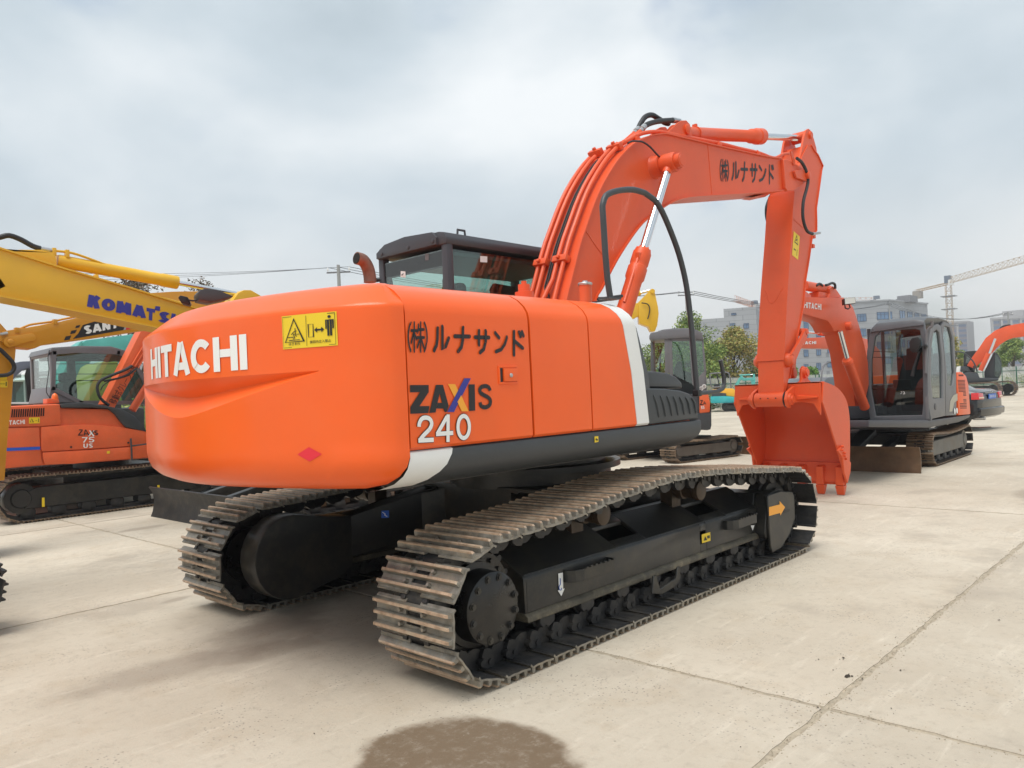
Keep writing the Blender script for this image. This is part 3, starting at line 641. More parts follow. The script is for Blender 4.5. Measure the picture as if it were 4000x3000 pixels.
side_decal([(715, 1580), (724, 1572), (724, 1584), (732, 1578), (733, 1592), (724, 1600), (723, 1588), (714, 1592)], -1.356, 2000, 1000, 2.212, KL, 'sticker_print', off=.008)
# door latch
lt = C_([(1425, 1280), (1590, 1278), (1598, 1435), (1428, 1442)], 1300, 850, 2.212, y=YSD)
x0, x1, z0, z1 = lt[0].x, lt[1].x, lt[3].z, lt[0].z
fr = MB(); b = .012
for a in ((x0, x1, z1-b, z1), (x0, x1, z0, z0+b), (x0, x0+b, z0+b, z1-b), (x1-b, x1, z0+b, z1-b)): fr.bb(a[0], a[1], YSD-.006, YSD+.002, a[2], a[3])
LT = fr.build('door_latch', OR, D1, bev=.003)
MB().bb(x0+b, x0+.035, YSD-.001, YSD-.003, z0+b, z1-b).build('latch_recess', OR3, LT) if False else None
MB().bb(x0+.036, x1-b-.002, YSD-.012, YSD-.001, z0+b+.003, z1-b-.003).build('latch_paddle', OR, LT, bev=.003)
MB().bb(x0+b+.001, x0+.034, YSD-.002, YSD, z0+b+.001, z1-b-.001).build('latch_recess', BK, LT)
cx, cz = (x0+x1)/2+.012, (z0+z1)/2-.003
MB().lathe((cx, YSD-.011, cz), (cx, YSD-.02, cz), [(0, .012), (.005, .012), (.009, .008)], 14).build('latch_lock', STL, LT)
# side lettering
def sq(px, ox, oy, sc, y, nrm=(0, -1, 0), off=.004): return quadfn(C_(px, ox, oy, sc, y=y), nrm, off)
kana_text('(株)', sq([(632, 1155), (822, 1158), (822, 908), (632, 908)], 1300, 850, 2.212, YSD), KL, 'company_lettering', EX, T=.105, gap=.02, sx=1)
xx = [(868, 1155, 1000, 935), (1046, 1160, 1180, 950), (1222, 1168, 1348, 965), (1392, 1172, 1505, 980), (1520, 1185, 1648, 985)]
for ch, (a, b, c, d) in zip('ルナサンド', xx): kana_text(ch, sq([(a, b), (c, b+3), (c, d+3), (a, d)], 1300, 850, 2.212, YSD), KL, 'company_lettering', EX, T=.17, sx=1)
zy = YSD
caps_text('ZA', sq([(664, 1660), (1000, 1658), (952, 1442), (664, 1446)], 1300, 850, 2.212, zy), KL, 'model_lettering', EX, T=.29, gap=.02, sx=1) if False else None
def poly_decal(px, m, name, y=YSD, off=.004, ox=1300, oy=850, sc=2.212):
    ps = C_(px, ox, oy, sc, y=y); mb = MB(); mb.add([p+V((0, -off, 0)) for p in ps], [tuple(range(len(ps)))]); return link(name, mb.mesh(name, m), EX)
LZ = dict(ox=1560, oy=1400, sc=4.366)
poly_decal([(173, 456), (492, 454), (493, 575), (335, 815), (506, 812), (486, 932), (180, 946), (178, 830), (345, 575), (174, 580)], KL, 'model_lettering', **LZ)
for px in ([(614, 452), (676, 452), (682, 598), (642, 758), (622, 856), (610, 922), (500, 932)], [(676, 452), (736, 452), (834, 810), (797, 912), (765, 918), (742, 856), (718, 758), (682, 598)], [(646, 758), (718, 758), (742, 856), (622, 856)]): poly_decal(px, KL, 'model_lettering', **LZ)
poly_decal([(820, 438), (942, 440), (1165, 900), (1050, 903)], AM, 'model_lettering', **LZ)
poly_decal([(1096, 340), (1208, 340), (920, 914), (803, 916)], BL, 'model_lettering', off=.0055, **LZ)
poly_decal([(1040, 628), (1100, 765), (1165, 900), (1050, 903), (975, 742)], AM, 'model_lettering', off=.007, **LZ)
poly_decal([(1173, 445), (1278, 442), (1286, 890), (1181, 898)], KL, 'model_lettering', **LZ)
sp_ = [(1540, 552), (1532, 525), (1510, 490), (1480, 476), (1445, 474), (1400, 485), (1370, 515), (1362, 550), (1380, 590), (1430, 625), (1490, 655), (1530, 690), (1546, 730), (1535, 785), (1500, 820), (1455, 835), (1410, 826), (1380, 800), (1368, 748)]
pl = [E0.at(1560+a/4.366, 1400+b/4.366, y=YSD) for a, b in sp_]
place([[V((q.x, q.y)) for q in p] for p in strokes([[(p.x, p.z) for p in smooth(pl, 3)]], .0225)], 1, lambda s, t, k: V((s, YSD-.004-k*.3, t)), KL, 'model_lettering', EX)
# 240: black outline under white
D2_ = [(322, 1165), (330, 1100), (370, 1030), (435, 1010), (500, 1030), (535, 1090), (530, 1150), (490, 1220), (420, 1290), (360, 1360), (330, 1405)]
n240 = [[D2_, [(310, 1400), (572, 1388)]], [[(818, 955), (816, 1425)], [(800, 990), (640, 1275)], [(612, 1290), (903, 1270)]], [[(1083+(98 if True else 0)*math.cos(a)*1.0, 1170+188*math.sin(a)*1.0) for a in [i*math.pi/12 for i in range(25)]]]]
for g in n240:
    ls3 = [[E0.at(1560+a/4.366, 1400+b/4.366, y=YSD) for a, b in l] for l in g]
    for wd, m_, o in ((.0275, KL, .004), (.0215, WL, .0062)):
        lsx = []
        for l in ls3:
            l = [(p.x, p.z) for p in l]
            if len(l) == 2 and m_ == KL:
                d = (V(l[1])-V(l[0])).normalized()*.0022; l = [tuple(V(l[0])-d), tuple(V(l[1])+d)]
            if len(l) > 2 and len(l) < 20: l = [tuple(q) for q in smooth([V(q) for q in l], 3)]
            lsx.append(l)
        place([[V((q.x, q.y)) for q in p] for p in strokes(lsx, wd)], 1, lambda s, t, k, o=o: V((s, YSD-o-k*.25, t)), m_, 'model_number', EX)

# --- cab
def cabbox(parent, x0, x1, y0, y1, z0, z1, fm, gm): pass
cx0, cx1, cy0, cy1, cz1 = -.446, 1.35, .40, 1.32, 2.845
cb = MB()
for x, y in ((cx0+.035, cy0+.035), (cx0+.035, cy1-.035), (cx1-.04, cy0+.035), (cx1-.04, cy1-.035)): cb.bb(x-.035, x+.035, y-.035, y+.035, 1.15, 2.76)
cb.bb(cx0, cx0+.06, cy0+.07, cy1-.07, 1.15, 2.02); cb.bb(cx0+.07, cx1-.08, cy0, cy0+.05, 1.15, 1.95); cb.bb(cx0+.07, cx1-.08, cy1-.05, cy1, 1.15, 1.9)
cb.bb(.55, .60, cy0, cy0+.05, 1.95, 2.70) if False else None
cb.bb(cx0, cx1, cy0, cy1, 1.14, 1.2)
CAB = cb.build('cab', GC, EX, bev=.012)
MB().prism([(cy0-.005, 2.735), (cy0-.012, 2.785), (cy0+.02, 2.835), (cy0+.09, 2.85), (cy1-.1, 2.85), (cy1-.03, 2.83), (cy1, 2.78), (cy1, 2.735)], cx0-.01, cx1+.02, 'x').build('cab_roof', GC, CAB, bev=.015)
rt = MB().prism([(cy0+.09, 2.74), (cy0+.09, 2.80), (cy0+.14, 2.85), (cy0+.5, 2.872), (cy1-.14, 2.85), (cy1-.02, 2.79), (cy1-.02, 2.74)], cx0-.035, cx0+.1, 'x')
for y in (cy0+.13, cy0+.45, cy1-.1): rt.cyl((cx0-.034, y, 2.775), (cx0-.042, y, 2.775), .018, n=12)
rt.build('rear_roof_trim', GC, CAB, bev=.008)
for x, y in ((-.23, cy0+.05), (1.05, cy0+.05), (-.3, cy1-.3)):
    MB().tube([(x-.045, y, 2.83), (x-.04, y, 2.88), (x+.04, y, 2.88), (x+.045, y, 2.83)], .011, 6).build('roof_lug', GC, CAB)
MB().bb(cx0+.015, cx0+.02, cy0+.07, cy1-.07, 2.02, 2.70).build('rear_window', GL, CAB)
MB().bb(cx0+.07, cx1-.08, cy0+.012, cy0+.017, 1.95, 2.70).build('side_window', GLD, CAB)
MB().bb(cx0+.07, cx1-.08, cy1-.02, cy1-.015, 1.9, 2.70).build('side_window', GL, CAB)
MB().bb(cx1-.02, cx1-.015, cy0+.07, cy1-.07, 1.3, 2.70).build('windscreen', GL, CAB)
ci = MB()
MB().bb(cx0+.07, cx1-.09, cy0+.055, cy1-.055, 2.66, 2.69).build('headliner', HL, CAB)
ci.bb(.28, .36, cy1-.07, cy1-.03, 1.9, 2.62)
ci.prism([(-.42, 1.95), (-.42, 2.6), (-.38, 2.6), (-.32, 2.3), (-.36, 1.95)], cy1-.1, cy1-.05); ci.prism([(1.1, 1.95), (1.25, 2.6), (.95, 2.62), (.9, 2.56)], cy1-.1, cy1-.05)
for z, y in ((2.63, .5), (2.6, 1.15)): ci.bb(cx0+.02, cx0+.05, cy0+.07, cy1-.07, 2.56, 2.70)
ci.build('cab_lining', OC, CAB, bev=.01)
MB().prism(rrect(-.05, .12, 1.55, 2.28, .05), .65, 1.08).prism(rrect(-.02, .10, 2.3, 2.5, .05), .75, .98).build('driver_seat', SEAT, CAB, bev=.03)
MB().tube([(cx0+.07, cy0+.04, 2.06), (cx1-.1, cy0+.04, 2.06)], .012, 6).build('window_bar', BK, CAB)
q_ = [E0.at(1380+a/2.765, 850+b/2.765, y=cy0) for a, b in [(1380, 478), (1456, 482), (1456, 418), (1378, 412)]]
panel([p+V((0, .011, 0)) for p in q_], (0, -1, 0), WH, 'window_sticker', CAB, .001)
q_ = [E0.at(1380+a/2.765, 850+b/2.765, y=cy1-.02) for a, b in [(1625, 690), (1672, 682), (1655, 622), (1608, 630)]]
GN = mat('green_sticker', (.02, .35, .12), .4); panel(q_, (0, -1, 0), GN, 'exit_sticker', CAB, .006)
q_ = [E0.at(1380+a/2.765, 850+b/2.765, x=cx0) for a, b in [(762, 462), (802, 456), (802, 386), (762, 392)]]
panel([p+V((.014, 0, 0)) for p in q_], (-1, 0, 0), GC2, 'exit_sticker', CAB, .001)
q_ = [E0.at(1380+a/2.765, 850+b/2.765, x=cx0) for a, b in [(498, 640), (552, 648), (550, 580), (500, 576)]]
q_ = [p+V((.014, 0, 0)) for p in q_]; panel(q_, (-1, 0, 0), WH, 'wall_hook_plate', CAB, .001)
MB().tube([q_[0].lerp(q_[2], .35)+V((-.012, 0, 0)), q_[0].lerp(q_[2], .5)+V((-.012, 0, -.01)), q_[0].lerp(q_[2], .6)+V((-.012, -.012, -.002))], .004, 5).build('wall_hook', BK, CAB)
# grab light at cab rear left
MB().lathe((cx0+.02, cy1-.01, 2.56), (cx0-.07, cy1+.05, 2.56), [(0, .015), (.05, .02), (.08, .028), (.1, .02)], 14).build('work_lamp', BK, CAB)
# exhaust stack
yx = .55
def px_(a, b): return E0.at(1300+a/2.212, 850+b/2.212, y=yx)
cl = [px_(322, 560), px_(318, 500), px_(300, 430), px_(262, 370), px_(205, 350)]
w0 = (px_(382, 545)-px_(262, 545)).length/2*.74
MB().tube(smooth(cl, 5), w0, 20).build('exhaust_pipe', EXH, EX)
d = (cl[-1]-cl[-2]).normalized(); MB().cyl(cl[-1]-d*.02, cl[-1]+d*.003, w0*.88, n=20).build('exhaust_mouth', INK, EX)
# hood furniture
fnx, fny = .02, -.85
b_ = E0.at(2000+490/1.7015, 400+1310/1.7015, y=-.95)
MB().lathe((b_.x, -.95, 2.0), (b_.x, -.95, b_.z+.11), [(0, .045), (b_.z-1.9, .045)], 24).build('filler_neck', OR2, EX)
t_ = E0.at(2000+490/1.7015, 400+1205/1.7015, y=-.95)
MB().lathe((b_.x, -.95, t_.z-.012), (b_.x, -.95, t_.z+.03), [(0, .05), (.012, .052), (.018, .047), (.022, .02), (.032, .018)], 24).build('filler_cap', STL, EX)
b_ = E0.at(1300+1655/2.212, 850+650/2.212, y=-.5)
MB().lathe((b_.x, -.5, 2.06), (b_.x, -.5, 2.3), [(0, .07), (b_.z-2.055, .07), (b_.z-2.05, .045), (b_.z-2.0, .045), (b_.z-1.998, .02), (b_.z-1.975, .02)], 18).build('tank_breather', OR2, EX)
MB().lathe((b_.x, -.5, b_.z+.06), (b_.x, -.5, b_.z+.095), [(0, .014), (.03, .014)], 8).build('breather_cap', BK, EX)
# rear work lamp / mirror pod on the counterweight
m_ = [E0.at(500+a/1.8433, 1000+b/1.8433, y=.9) for a, b in [(503, 265), (520, 245), (555, 232), (640, 240), (765, 290), (700, 310), (600, 332), (510, 315)]]
MB().hexa([p for p in m_], [p+V((.05, .18, 0)) for p in m_]).build('rear_camera_housing', GR, EX, bev=.01)
l_ = [E0.at(500+a/1.8433, 1000+b/1.8433, y=1.0) for a, b in [(360, 300), (375, 282), (430, 295), (450, 340), (440, 355), (385, 340)]]
MB().hexa([p for p in l_], [p+V((.05, .09, 0)) for p in l_]).build('rear_lamp', BK, EX, bev=.006)
MB().tube([E0.at(500+a/1.8433, 1000+b/1.8433, y=1.0) for a, b in [(440, 318), (475, 322), (500, 305), (505, 285)]], .006, 6, 3).build('lamp_cable', RUB, EX)
MB().lathe((-1.4, .25, .88), (-1.4, .25, 1.05), [(0, .05), (.06, .05), (.07, .03), (.17, .03)], 14).build('drain_plug', STL, EX)

# --- boom
K5 = (2000, 400, 1.7015); WB = .205
def c5(pts, y): return C_(pts, *K5, y=y)
back = [(375, 1290), (410, 1150), (460, 950), (500, 830), (560, 660), (620, 530), (700, 400), (770, 320), (830, 270), (900, 235), (960, 218), (1030, 212), (1080, 222), (1200, 250), (1380, 293), (1550, 330), (1700, 362), (1800, 376)]
under = [(1820, 578), (1700, 588), (1500, 600), (1300, 612), (1180, 622), (1090, 645), (1000, 697), (900, 770), (850, 820), (790, 900), (700, 1040), (600, 1230), (560, 1305)]
BKp = [V((.10, 0, 1.50)), V((.13, 0, 1.8))]+[V((p.x, 0, p.z)) for p in c5(back, -WB-.02)]
UNp = [V((p.x, 0, p.z)) for p in c5(under, -WB-.02)]+[V((.58, 0, 1.95)), V((.42, 0, 1.55)), V((.26, 0, 1.42))]
BS_ = smooth(BKp, 3); US_ = smooth(UNp, 3)
BM = MB().prism([(p.x, p.z) for p in BS_+US_], -WB, WB).build('boom', OR2, EX, ang=30)
def plate(pts, t, w, name, par, m=OR2):
    n = len(pts); mb = MB(); rr = []
    for i, p in enumerate(pts):
        d = (pts[min(i+1, n-1)]-pts[max(i-1, 0)]).normalized(); nn = V((-d.z, 0, d.x))
        rr.append([p+V((0, -w, 0))+nn*.001, p+V((0, w, 0))+nn*.001, p+V((0, w, 0))+nn*t, p+V((0, -w, 0))+nn*t])
    return mb.loft(rr).build(name, m, par, ang=30)
plate(BS_, .014, WB+.022, 'boom_top_plate', BM); plate(US_, .014, WB+.022, 'boom_bottom_plate', BM)
# weld seams on the side
def seam(px, y, w=.004, K=K5):
    ps = C_(px, *K, y=y); MB().tube([p+V((0, -.001, 0)) for p in ps], w, 5).build('weld_seam', OR2, BM)
seam([(1300, 276), (1328, 610)], -WB); seam([(495, 860), (560, 960), (612, 1025)], -WB, .005)
# pipes on the back of the boom
BC = smooth(BKp, 8)
def along(y, off, i0, i1, step=4):
    o = []
    for i in range(i0, i1, step):
        d = (BC[i+1]-BC[i-1]).normalized(); nn = V((-d.z, 0, d.x)); o.append(BC[i]+nn*off+V((0, y, 0)))
    return o
nb = len(BC)
iT = min(range(nb), key=lambda i: (BC[i]-V((1.45, 0, 3.85))).length); iM = min(range(nb), key=lambda i: (BC[i]-V((.45, 0, 2.62))).length)
for k, (y, off) in enumerate([(.165, .05), (.10, .05), (-.05, .055), (-.125, .055)]):
    pts = along(y, off, 14, iT-(10 if k < 2 else 0))
    if k == 2: pts = [pts[0]+V((-.1, .06, -.1))]+pts[2:]
    MB().tube(pts, .021, 10).build('hydraulic_pipe', OR2, BM)
for yy in ((.06, .205), (-.165, -.01)):
    for i in (iM, min(range(nb), key=lambda i: (BC[i]-V((1.28, 0, 3.75))).length)):
        d = (BC[i+1]-BC[i-1]).normalized(); nn = V((-d.z, 0, d.x)); c = BC[i]+nn*.055+V((0, (yy[0]+yy[1])/2, 0))
        R3 = Matrix((d, V((0, 1, 0)), nn)).transposed()
        MB().box(c, (.06, yy[1]-yy[0], .07), R3).box(c+nn*.045, (.03, .03, .03), R3).build('pipe_clamp', OR2, BM, bev=.008)
for yb in (.02, .045): MB().tube([BC[14]+V((0, yb-.09, 0))]+along(yb, .03, 20, iT-12), .009, 6).build('boom_cable', RUB, BM)
# top line to the arm and hoses over the cylinder foot
tp = C_([(1000, 530), (1130, 490), (1260, 475), (1400, 480), (1600, 525), (2074, 650)], 2250, 400, 4.148, y=-.13)
tp2 = c5([(1200, 240), (1370, 270), (1500, 303), (1640, 335), (1740, 370), (1800, 345), (1845, 338)], -.13)
MB().tube(along(-.125, .055, iT-6, iT-2, 1)[:1]+tp[:5]+tp2[1:], .02, 10, 3).build('hydraulic_pipe', OR2, BM)
for px in ((1380, 275), (1640, 335), (835, 235)):
    c = c5([px], -.16)[0]; MB().box(c+V((0, .02, -.02)), (.05, .07, .06)).box(c+V((0, .02, .02)), (.02, .03, .03)).build('pipe_clamp', OR2, BM, bev=.006)
def c25(pts, y): return C_(pts, 2250, 400, 4.148, y=y)
h1 = c25([(1010, 420), (1060, 320), (1130, 230), (1230, 205), (1330, 260), (1440, 330), (1500, 345)], .02)
h2 = c25([(1110, 385), (1200, 340), (1350, 305), (1560, 290)], -.08)
MB().tube(h1, .027, 12, 4).build('rubber_hose', RUB, BM); MB().tube(h2, .027, 12, 4).build('rubber_hose', RUB, BM)
for a, b, y in (((1010, 425), (940, 500), .02), ((1110, 385), (1040, 470), -.08), ((1560, 290), (1680, 300), -.08)):
    p, q = c25([a, b], y); MB().lathe(p, q, [(0, .03), (.06, .03), (.061, .024), ((q-p).length, .024)], 10).build('hose_fitting', STL, BM)
    
for a, b, y in (((1040, 470), (860, 600), -.1), ((940, 500), (780, 640), .0)): 
    p, q = c25([a, b], y); MB().cyl(p, q, .021, n=10).build('hydraulic_pipe', OR2, BM)
MB().tube(c25([(840, 660), (900, 632), (1000, 628), (1090, 645), (1200, 720), (1300, 830), (1400, 930)], -.3), .009, 7, 3).build('grease_hose', RUB, BM)
# boom boss and cylinders
e1 = c5([(1037, 408)], -.36)[0]; e2 = c5([(795, 1310)], -.42)[0]
dd = (e2-e1); dd.y = 0; L_ = dd.length; dd.normalize(); foot = e1+dd*(L_+.62)
for sy in (-1, 1):
    a = V((e1.x, sy*.38, e1.z)); b = V((foot.x, sy*.38, foot.z)); hb = a+dd*((c5([(893, 1010)], -.38)[0]-V((e1.x, -.38, e1.z))).length)
    Cy = MB().lathe(hb, b, [(0, .045), (.004, .074), (.03, .076), (.035, .084), (.15, .084), (.16, .077), (.19, .077), (.2, .088), (.3, .088), (.33, .075), ((b-hb).length, .075)], 32).build('boom_cylinder', OR2, EX, ang=40)
    MB().cyl(a+dd*.08, hb, .04, n=28).build('cylinder_rod', CHR, Cy)
    MB().lathe(V((a.x, sy*.30, a.z)), V((a.x, sy*.46, a.z)), [(0, .085), (.02, .085), (.022, .095), (.13, .095), (.16, .09)], 28).lathe(a+dd*.05, a+dd*.13, [(0, .05), (.08, .046)], 20).build('rod_eye', OR2, Cy)
    MB().lathe(V((a.x, sy*.2, a.z)), V((a.x, sy*.3, a.z)), [(0, .12), (.02, .105), (.1, .10)], 32).build('boom_boss', OR2, BM)
    MB().lathe(V((a.x, sy*.46, a.z)), V((a.x, sy*.52, a.z)), [(0, .07), (.055, .07), (.056, .055), (.06, .053)], 28).build('cylinder_pin', OR2, Cy)
    pp = hb+dd*.06+V((-.088, sy*.03, -.01)); MB().tube([pp+dd*-.02, pp+dd*.5], .014, 8).box(pp, (.05, .04, .05)).build('cylinder_pipe', OR2, Cy)
    bb_ = MB()
    for i in range(10):
        an = 2*math.pi*i/10; x_ = dd.orthogonal().normalized(); y_ = dd.cross(x_); c = hb+(x_*math.cos(an)+y_*math.sin(an))*.062; bb_.cyl(c-dd*.012, c, .009, n=6)
    bb_.build('gland_bolt', OR2, Cy, kind='stuff')
# --- arm cylinder
pA = c25([(1795, 440)], -.14)[0]; pB = C_([(872, 148)], 2880, 480, 3.0725, y=-.15)[0]
a = V((pA.x, 0, pA.z)); b = V((pB.x, 0, pB.z)); dA = (b-a).normalized(); La = (b-a).length
hd = (c5([(1655, 215)], 0)[0]-a).length
AC = MB().lathe(a-dA*.05, b, [(0, .05), (.02, .085), (.1, .085), (.12, .072), (hd-.26, .072), (hd-.24, .088), (hd-.10, .088), (hd-.09, .1), (hd+.04, .1), (hd+.05, .045)], 32).build('arm_cylinder', OR2, EX, ang=40)
MB().cyl(a+dA*hd, b-dA*.05, .043, n=28).build('cylinder_rod', CHR, AC)
MB().lathe(V((b.x, -.09, b.z)), V((b.x, .09, b.z)), [(0, .075), (.18, .075)], 24).build('rod_eye', OR2, AC)
MB().lathe(a+dA*.42, a+dA*.44, [(0, .08), (.02, .08)], 24).box(a+dA*.43+V((0, 0, .09)), (.03, .05, .03)).build('cylinder_band', OR2, AC)
for sy in (-1, 1):
    pl_ = [(p.x, p.z) for p in c25([(1420, 520), (1500, 465), (1570, 410), (1650, 330), (1720, 292), (1790, 290), (1845, 350), (1875, 450), (1890, 570)], -.14)]
    MB().prism(pl_, sy*.14, sy*.115).build('cylinder_lug', OR2, BM, bev=.003, seg=1)
    MB().lathe(V((a.x, sy*.13, a.z)), V((a.x, sy*.17, a.z)), [(0, .055), (.03, .055), (.04, .04)], 20).build('cylinder_pin', OR2, BM)
# --- boom nose
def c3(pts, y): return C_(pts, 2880, 480, 3.0725, y=y)
nz = [(p.x, p.z) for p in c3([(550, 440), (600, 440), (660, 470), (740, 520), (830, 570), (860, 620), (850, 690), (680, 810), (600, 820), (575, 780)], -.24)]
for sy in (-1, 1): MB().prism(nz, sy*.245, sy*.2).build('boom_nose_plate', OR2, BM, bev=.004, seg=1)
lp = [(p.x, p.z) for p in c3([(680, 580), (700, 570), (840, 560), (858, 620), (855, 670), (825, 702), (705, 660)], -.27)]
MB().prism(lp, -.28, -.25).build('pin_keeper', OR2, BM, bev=.004, seg=1)
c = c3([(835, 632)], -.28)[0]; MB().lathe((c.x, -.27, c.z), (c.x, -.32, c.z), [(0, .048), (.045, .048), (.05, .04)], 24).build('arm_pin', OR2, BM)
pvt = V((c.x, 0, c.z))
MB().prism([(p.x, p.z) for p in c3([(640, 340), (665, 345), (700, 510), (675, 500)], -.26)], -.262, -.25).build('hose_bracket', OR2, BM)
ub = c3([(230, 880), (330, 890), (420, 835), (300, 860)], -.1)
MB().hexa(ub, [p+V((0, .2, 0)) for p in ub]).build('boom_stop', OR2, BM)
# --- arm
def c4(pts, y): return C_(pts, 2800, 1000, 3.6867, y=y)
def c6(pts, y): return C_(pts, 2700, 1300, 2.37, y=y)
WA = .165
rs = c3([(850, 262), (882, 272), (920, 340), (962, 392), (1020, 520), (1005, 560), (975, 780), (940, 1020), (944, 1180), (944, 1290), (892, 1350), (850, 1650)], -WA)+c4([(1270, 330), (1240, 700), (1130, 1290)], -WA)+c6([(935, 250), (905, 420), (872, 555)], -WA)
lsd = c6([(855, 565)], -WA)+c4([(960, 1500), (985, 1000), (1010, 500), (1045, 0)], -WA)+c3([(640, 1400), (660, 1050), (680, 830), (735, 560), (780, 400)], -WA)
ARM = MB().prism([(p.x, p.z) for p in rs+lsd], -WA, WA).build('arm', OR2, EX, ang=30)
outl = [V((p.x, 0, p.z)) for p in rs]; plate([p for p in outl[1:-1]], .014, WA+.016, 'arm_back_plate', ARM)
outl = [V((p.x, 0, p.z)) for p in lsd]; plate(outl[1:-2], .012, WA+.014, 'arm_front_plate', ARM)
for sy in (-1, 1):
    lg = [(p.x, p.z) for p in c3([(745, 470), (775, 330), (800, 180), (825, 90), (858, 68), (890, 100), (925, 210), (950, 300), (962, 392), (920, 420), (850, 420)], -.15)]
    MB().prism(lg, sy*.15, sy*.12).build('cylinder_lug', OR2, ARM, bev=.003, seg=1)
    MB().lathe(V((b.x, sy*.13, b.z)), V((b.x, sy*.18, b.z)), [(0, .05), (.04, .05), (.048, .04)], 20).build('cylinder_pin', OR2, ARM)
MB().tube([p+V((0, -.001, 0)) for p in c3([(660, 1140), (720, 1200), (790, 1260)], -WA)], .005, 5).build('weld_seam', OR2, ARM)
vw = c4([(735, 505), (770, 560), (800, 650), (850, 692), (900, 660), (950, 560), (990, 470)], .0)
# weld V on the front face
fx_ = lambda z: next((outl[i].x+(outl[i+1].x-outl[i].x)*(z-outl[i].z)/(outl[i+1].z-outl[i].z) for i in range(len(outl)-1) if outl[i].z <= z <= outl[i+1].z), 4.8)
wv = []
for u_, v_ in [(735, 505), (770, 560), (800, 650), (850, 692), (900, 660), (950, 560), (998, 470)]:
    p = E0.at(2800+u_/3.6867, 1000+v_/3.6867, x=4.85); p.x = fx_(p.z)-.0135; p.y *= 1; wv.append(p)
MB().tube(wv, .004, 5, 3).build('weld_seam', OR2, ARM)
# hoses at the elbow
MB().tube(c3([(715, 425), (770, 470), (820, 560), (850, 680), (830, 800), (795, 930), (785, 1080), (800, 1200), (840, 1300), (900, 1330)], -.29), .02, 10, 3).build('rubber_hose', RUB, ARM)
p, q = c3([(900, 1332), (990, 1320)], -.29); MB().lathe(p, q, [(0, .022), (.05, .022), (.052, .016), ((q-p).length, .016)], 10).build('hose_fitting', STL, ARM)
MB().tube(c3([(415, 850), (380, 920), (350, 1010), (350, 1120), (375, 1220), (405, 1290)], .2), .02, 10, 3).build('rubber_hose', RUB, ARM)
for px in ((905, 1365), (895, 1480)): c = c3([px], -.1)[0]; MB().box(c, (.07, .06, .05)).build('pipe_bracket', OR2, ARM, bev=.005)
# sticker on the arm
qa = c3([(655, 1585), (727, 1645), (748, 1365), (675, 1300)], -WA); panel(qa, (0, -1, 0), YS, 'warning_sticker', ARM, .003)
fa = quadfn(qa, (0, -1, 0), .005)
place(strokes([[(.2, .6), (.8, .6), (.5, .92), (.2, .6)], [(.2, .3), (.5, .3)], [(.72, .12), (.72, .38)], [(.35, .68), (.6, .78)]], .05), 1, fa, KL, 'sticker_print', ARM, .0001)
# lettering on the boom side
kana_text('(株)', quadfn(c5([(1377, 520), (1443, 522), (1443, 388), (1377, 380)], -WB), (0, -1, 0), .003), KL, 'company_lettering', BM, T=.11, gap=.02, sx=1)
for ch, (a_, b_, c_, d_) in zip('ルナサンド', [(1460, 515, 1508, 395), (1520, 522, 1565, 400), (1582, 526, 1628, 405), (1640, 528, 1688, 415), (1697, 536, 1738, 420)]):
    kana_text(ch, quadfn(c5([(a_, b_), (c_, b_+2), (c_, d_+2), (a_, d_)], -WB), (0, -1, 0), .003), KL, 'company_lettering', BM, T=.17, sx=1)
# --- bucket linkage
for sy in (-1, 1):
    y = .225; c1 = c4([(1285, 1090)], -y)[0]; c2 = c4([(1075, 1500)], -y)[0]; r1, r2 = .052, .07
    d = V((c2.x-c1.x, c2.z-c1.z)).normalized(); n = V((-d.y, d.x)); a0 = math.degrees(math.atan2(n.y, n.x))
    pl_ = circ(c1.x, c1.z, r1, a0, a0-180, 8) if False else circ(c1.x, c1.z, r1, a0+0, a0-180, 8)
    pl_ = [(c1.x+r1*math.cos(math.radians(a0-t)), c1.z+r1*math.sin(math.radians(a0-t))) for t in range(0, 181, 20)]+[(c2.x+r2*math.cos(math.radians(a0-180-t)), c2.z+r2*math.sin(math.radians(a0-180-t))) for t in range(0, 181, 20)]
    # waist
    mid = [(c1.x+c2.x)/2, (c1.z+c2.z)/2]; pl_.insert(10, (mid[0]-n.x*.045, mid[1]-n.y*.045)); pl_.append((mid[0]+n.x*.045, mid[1]+n.y*.045))
    MB().prism(pl_, sy*(y+.015), sy*(y-.02)).lathe((c2.x, sy*WA, c2.z), (c2.x, sy*(y+.03), c2.z), [(0, .09), (.04, .085), (y+.03-WA-.001, .05)], 24).lathe((c1.x, sy*.1, c1.z), (c1.x, sy*(y+.025), c1.z), [(0, .05), (y-.08, .04)], 20).build('bucket_link', OR2, ARM, bev=.003, seg=1)
P1 = V((c1.x, 0, c1.z))
ear = c6([(1020, 370)], -.2)[0]; P2 = V((ear.x, 0, ear.z))
MB().beam(P1, P2, .2, .11).cyl(P1+V((0, -.2, 0)), P1+V((0, .2, 0)), .05).cyl(P2+V((0, -.12, 0)), P2+V((0, .12, 0)), .07).build('push_link', OR2, ARM, bev=.01)
MB().lathe(P1, P1+V((.75, 0, 1.9)), [(0, .03), (.5, .035), (.502, .065), (1.8, .065)], 20).build('bucket_cylinder', OR2, ARM)
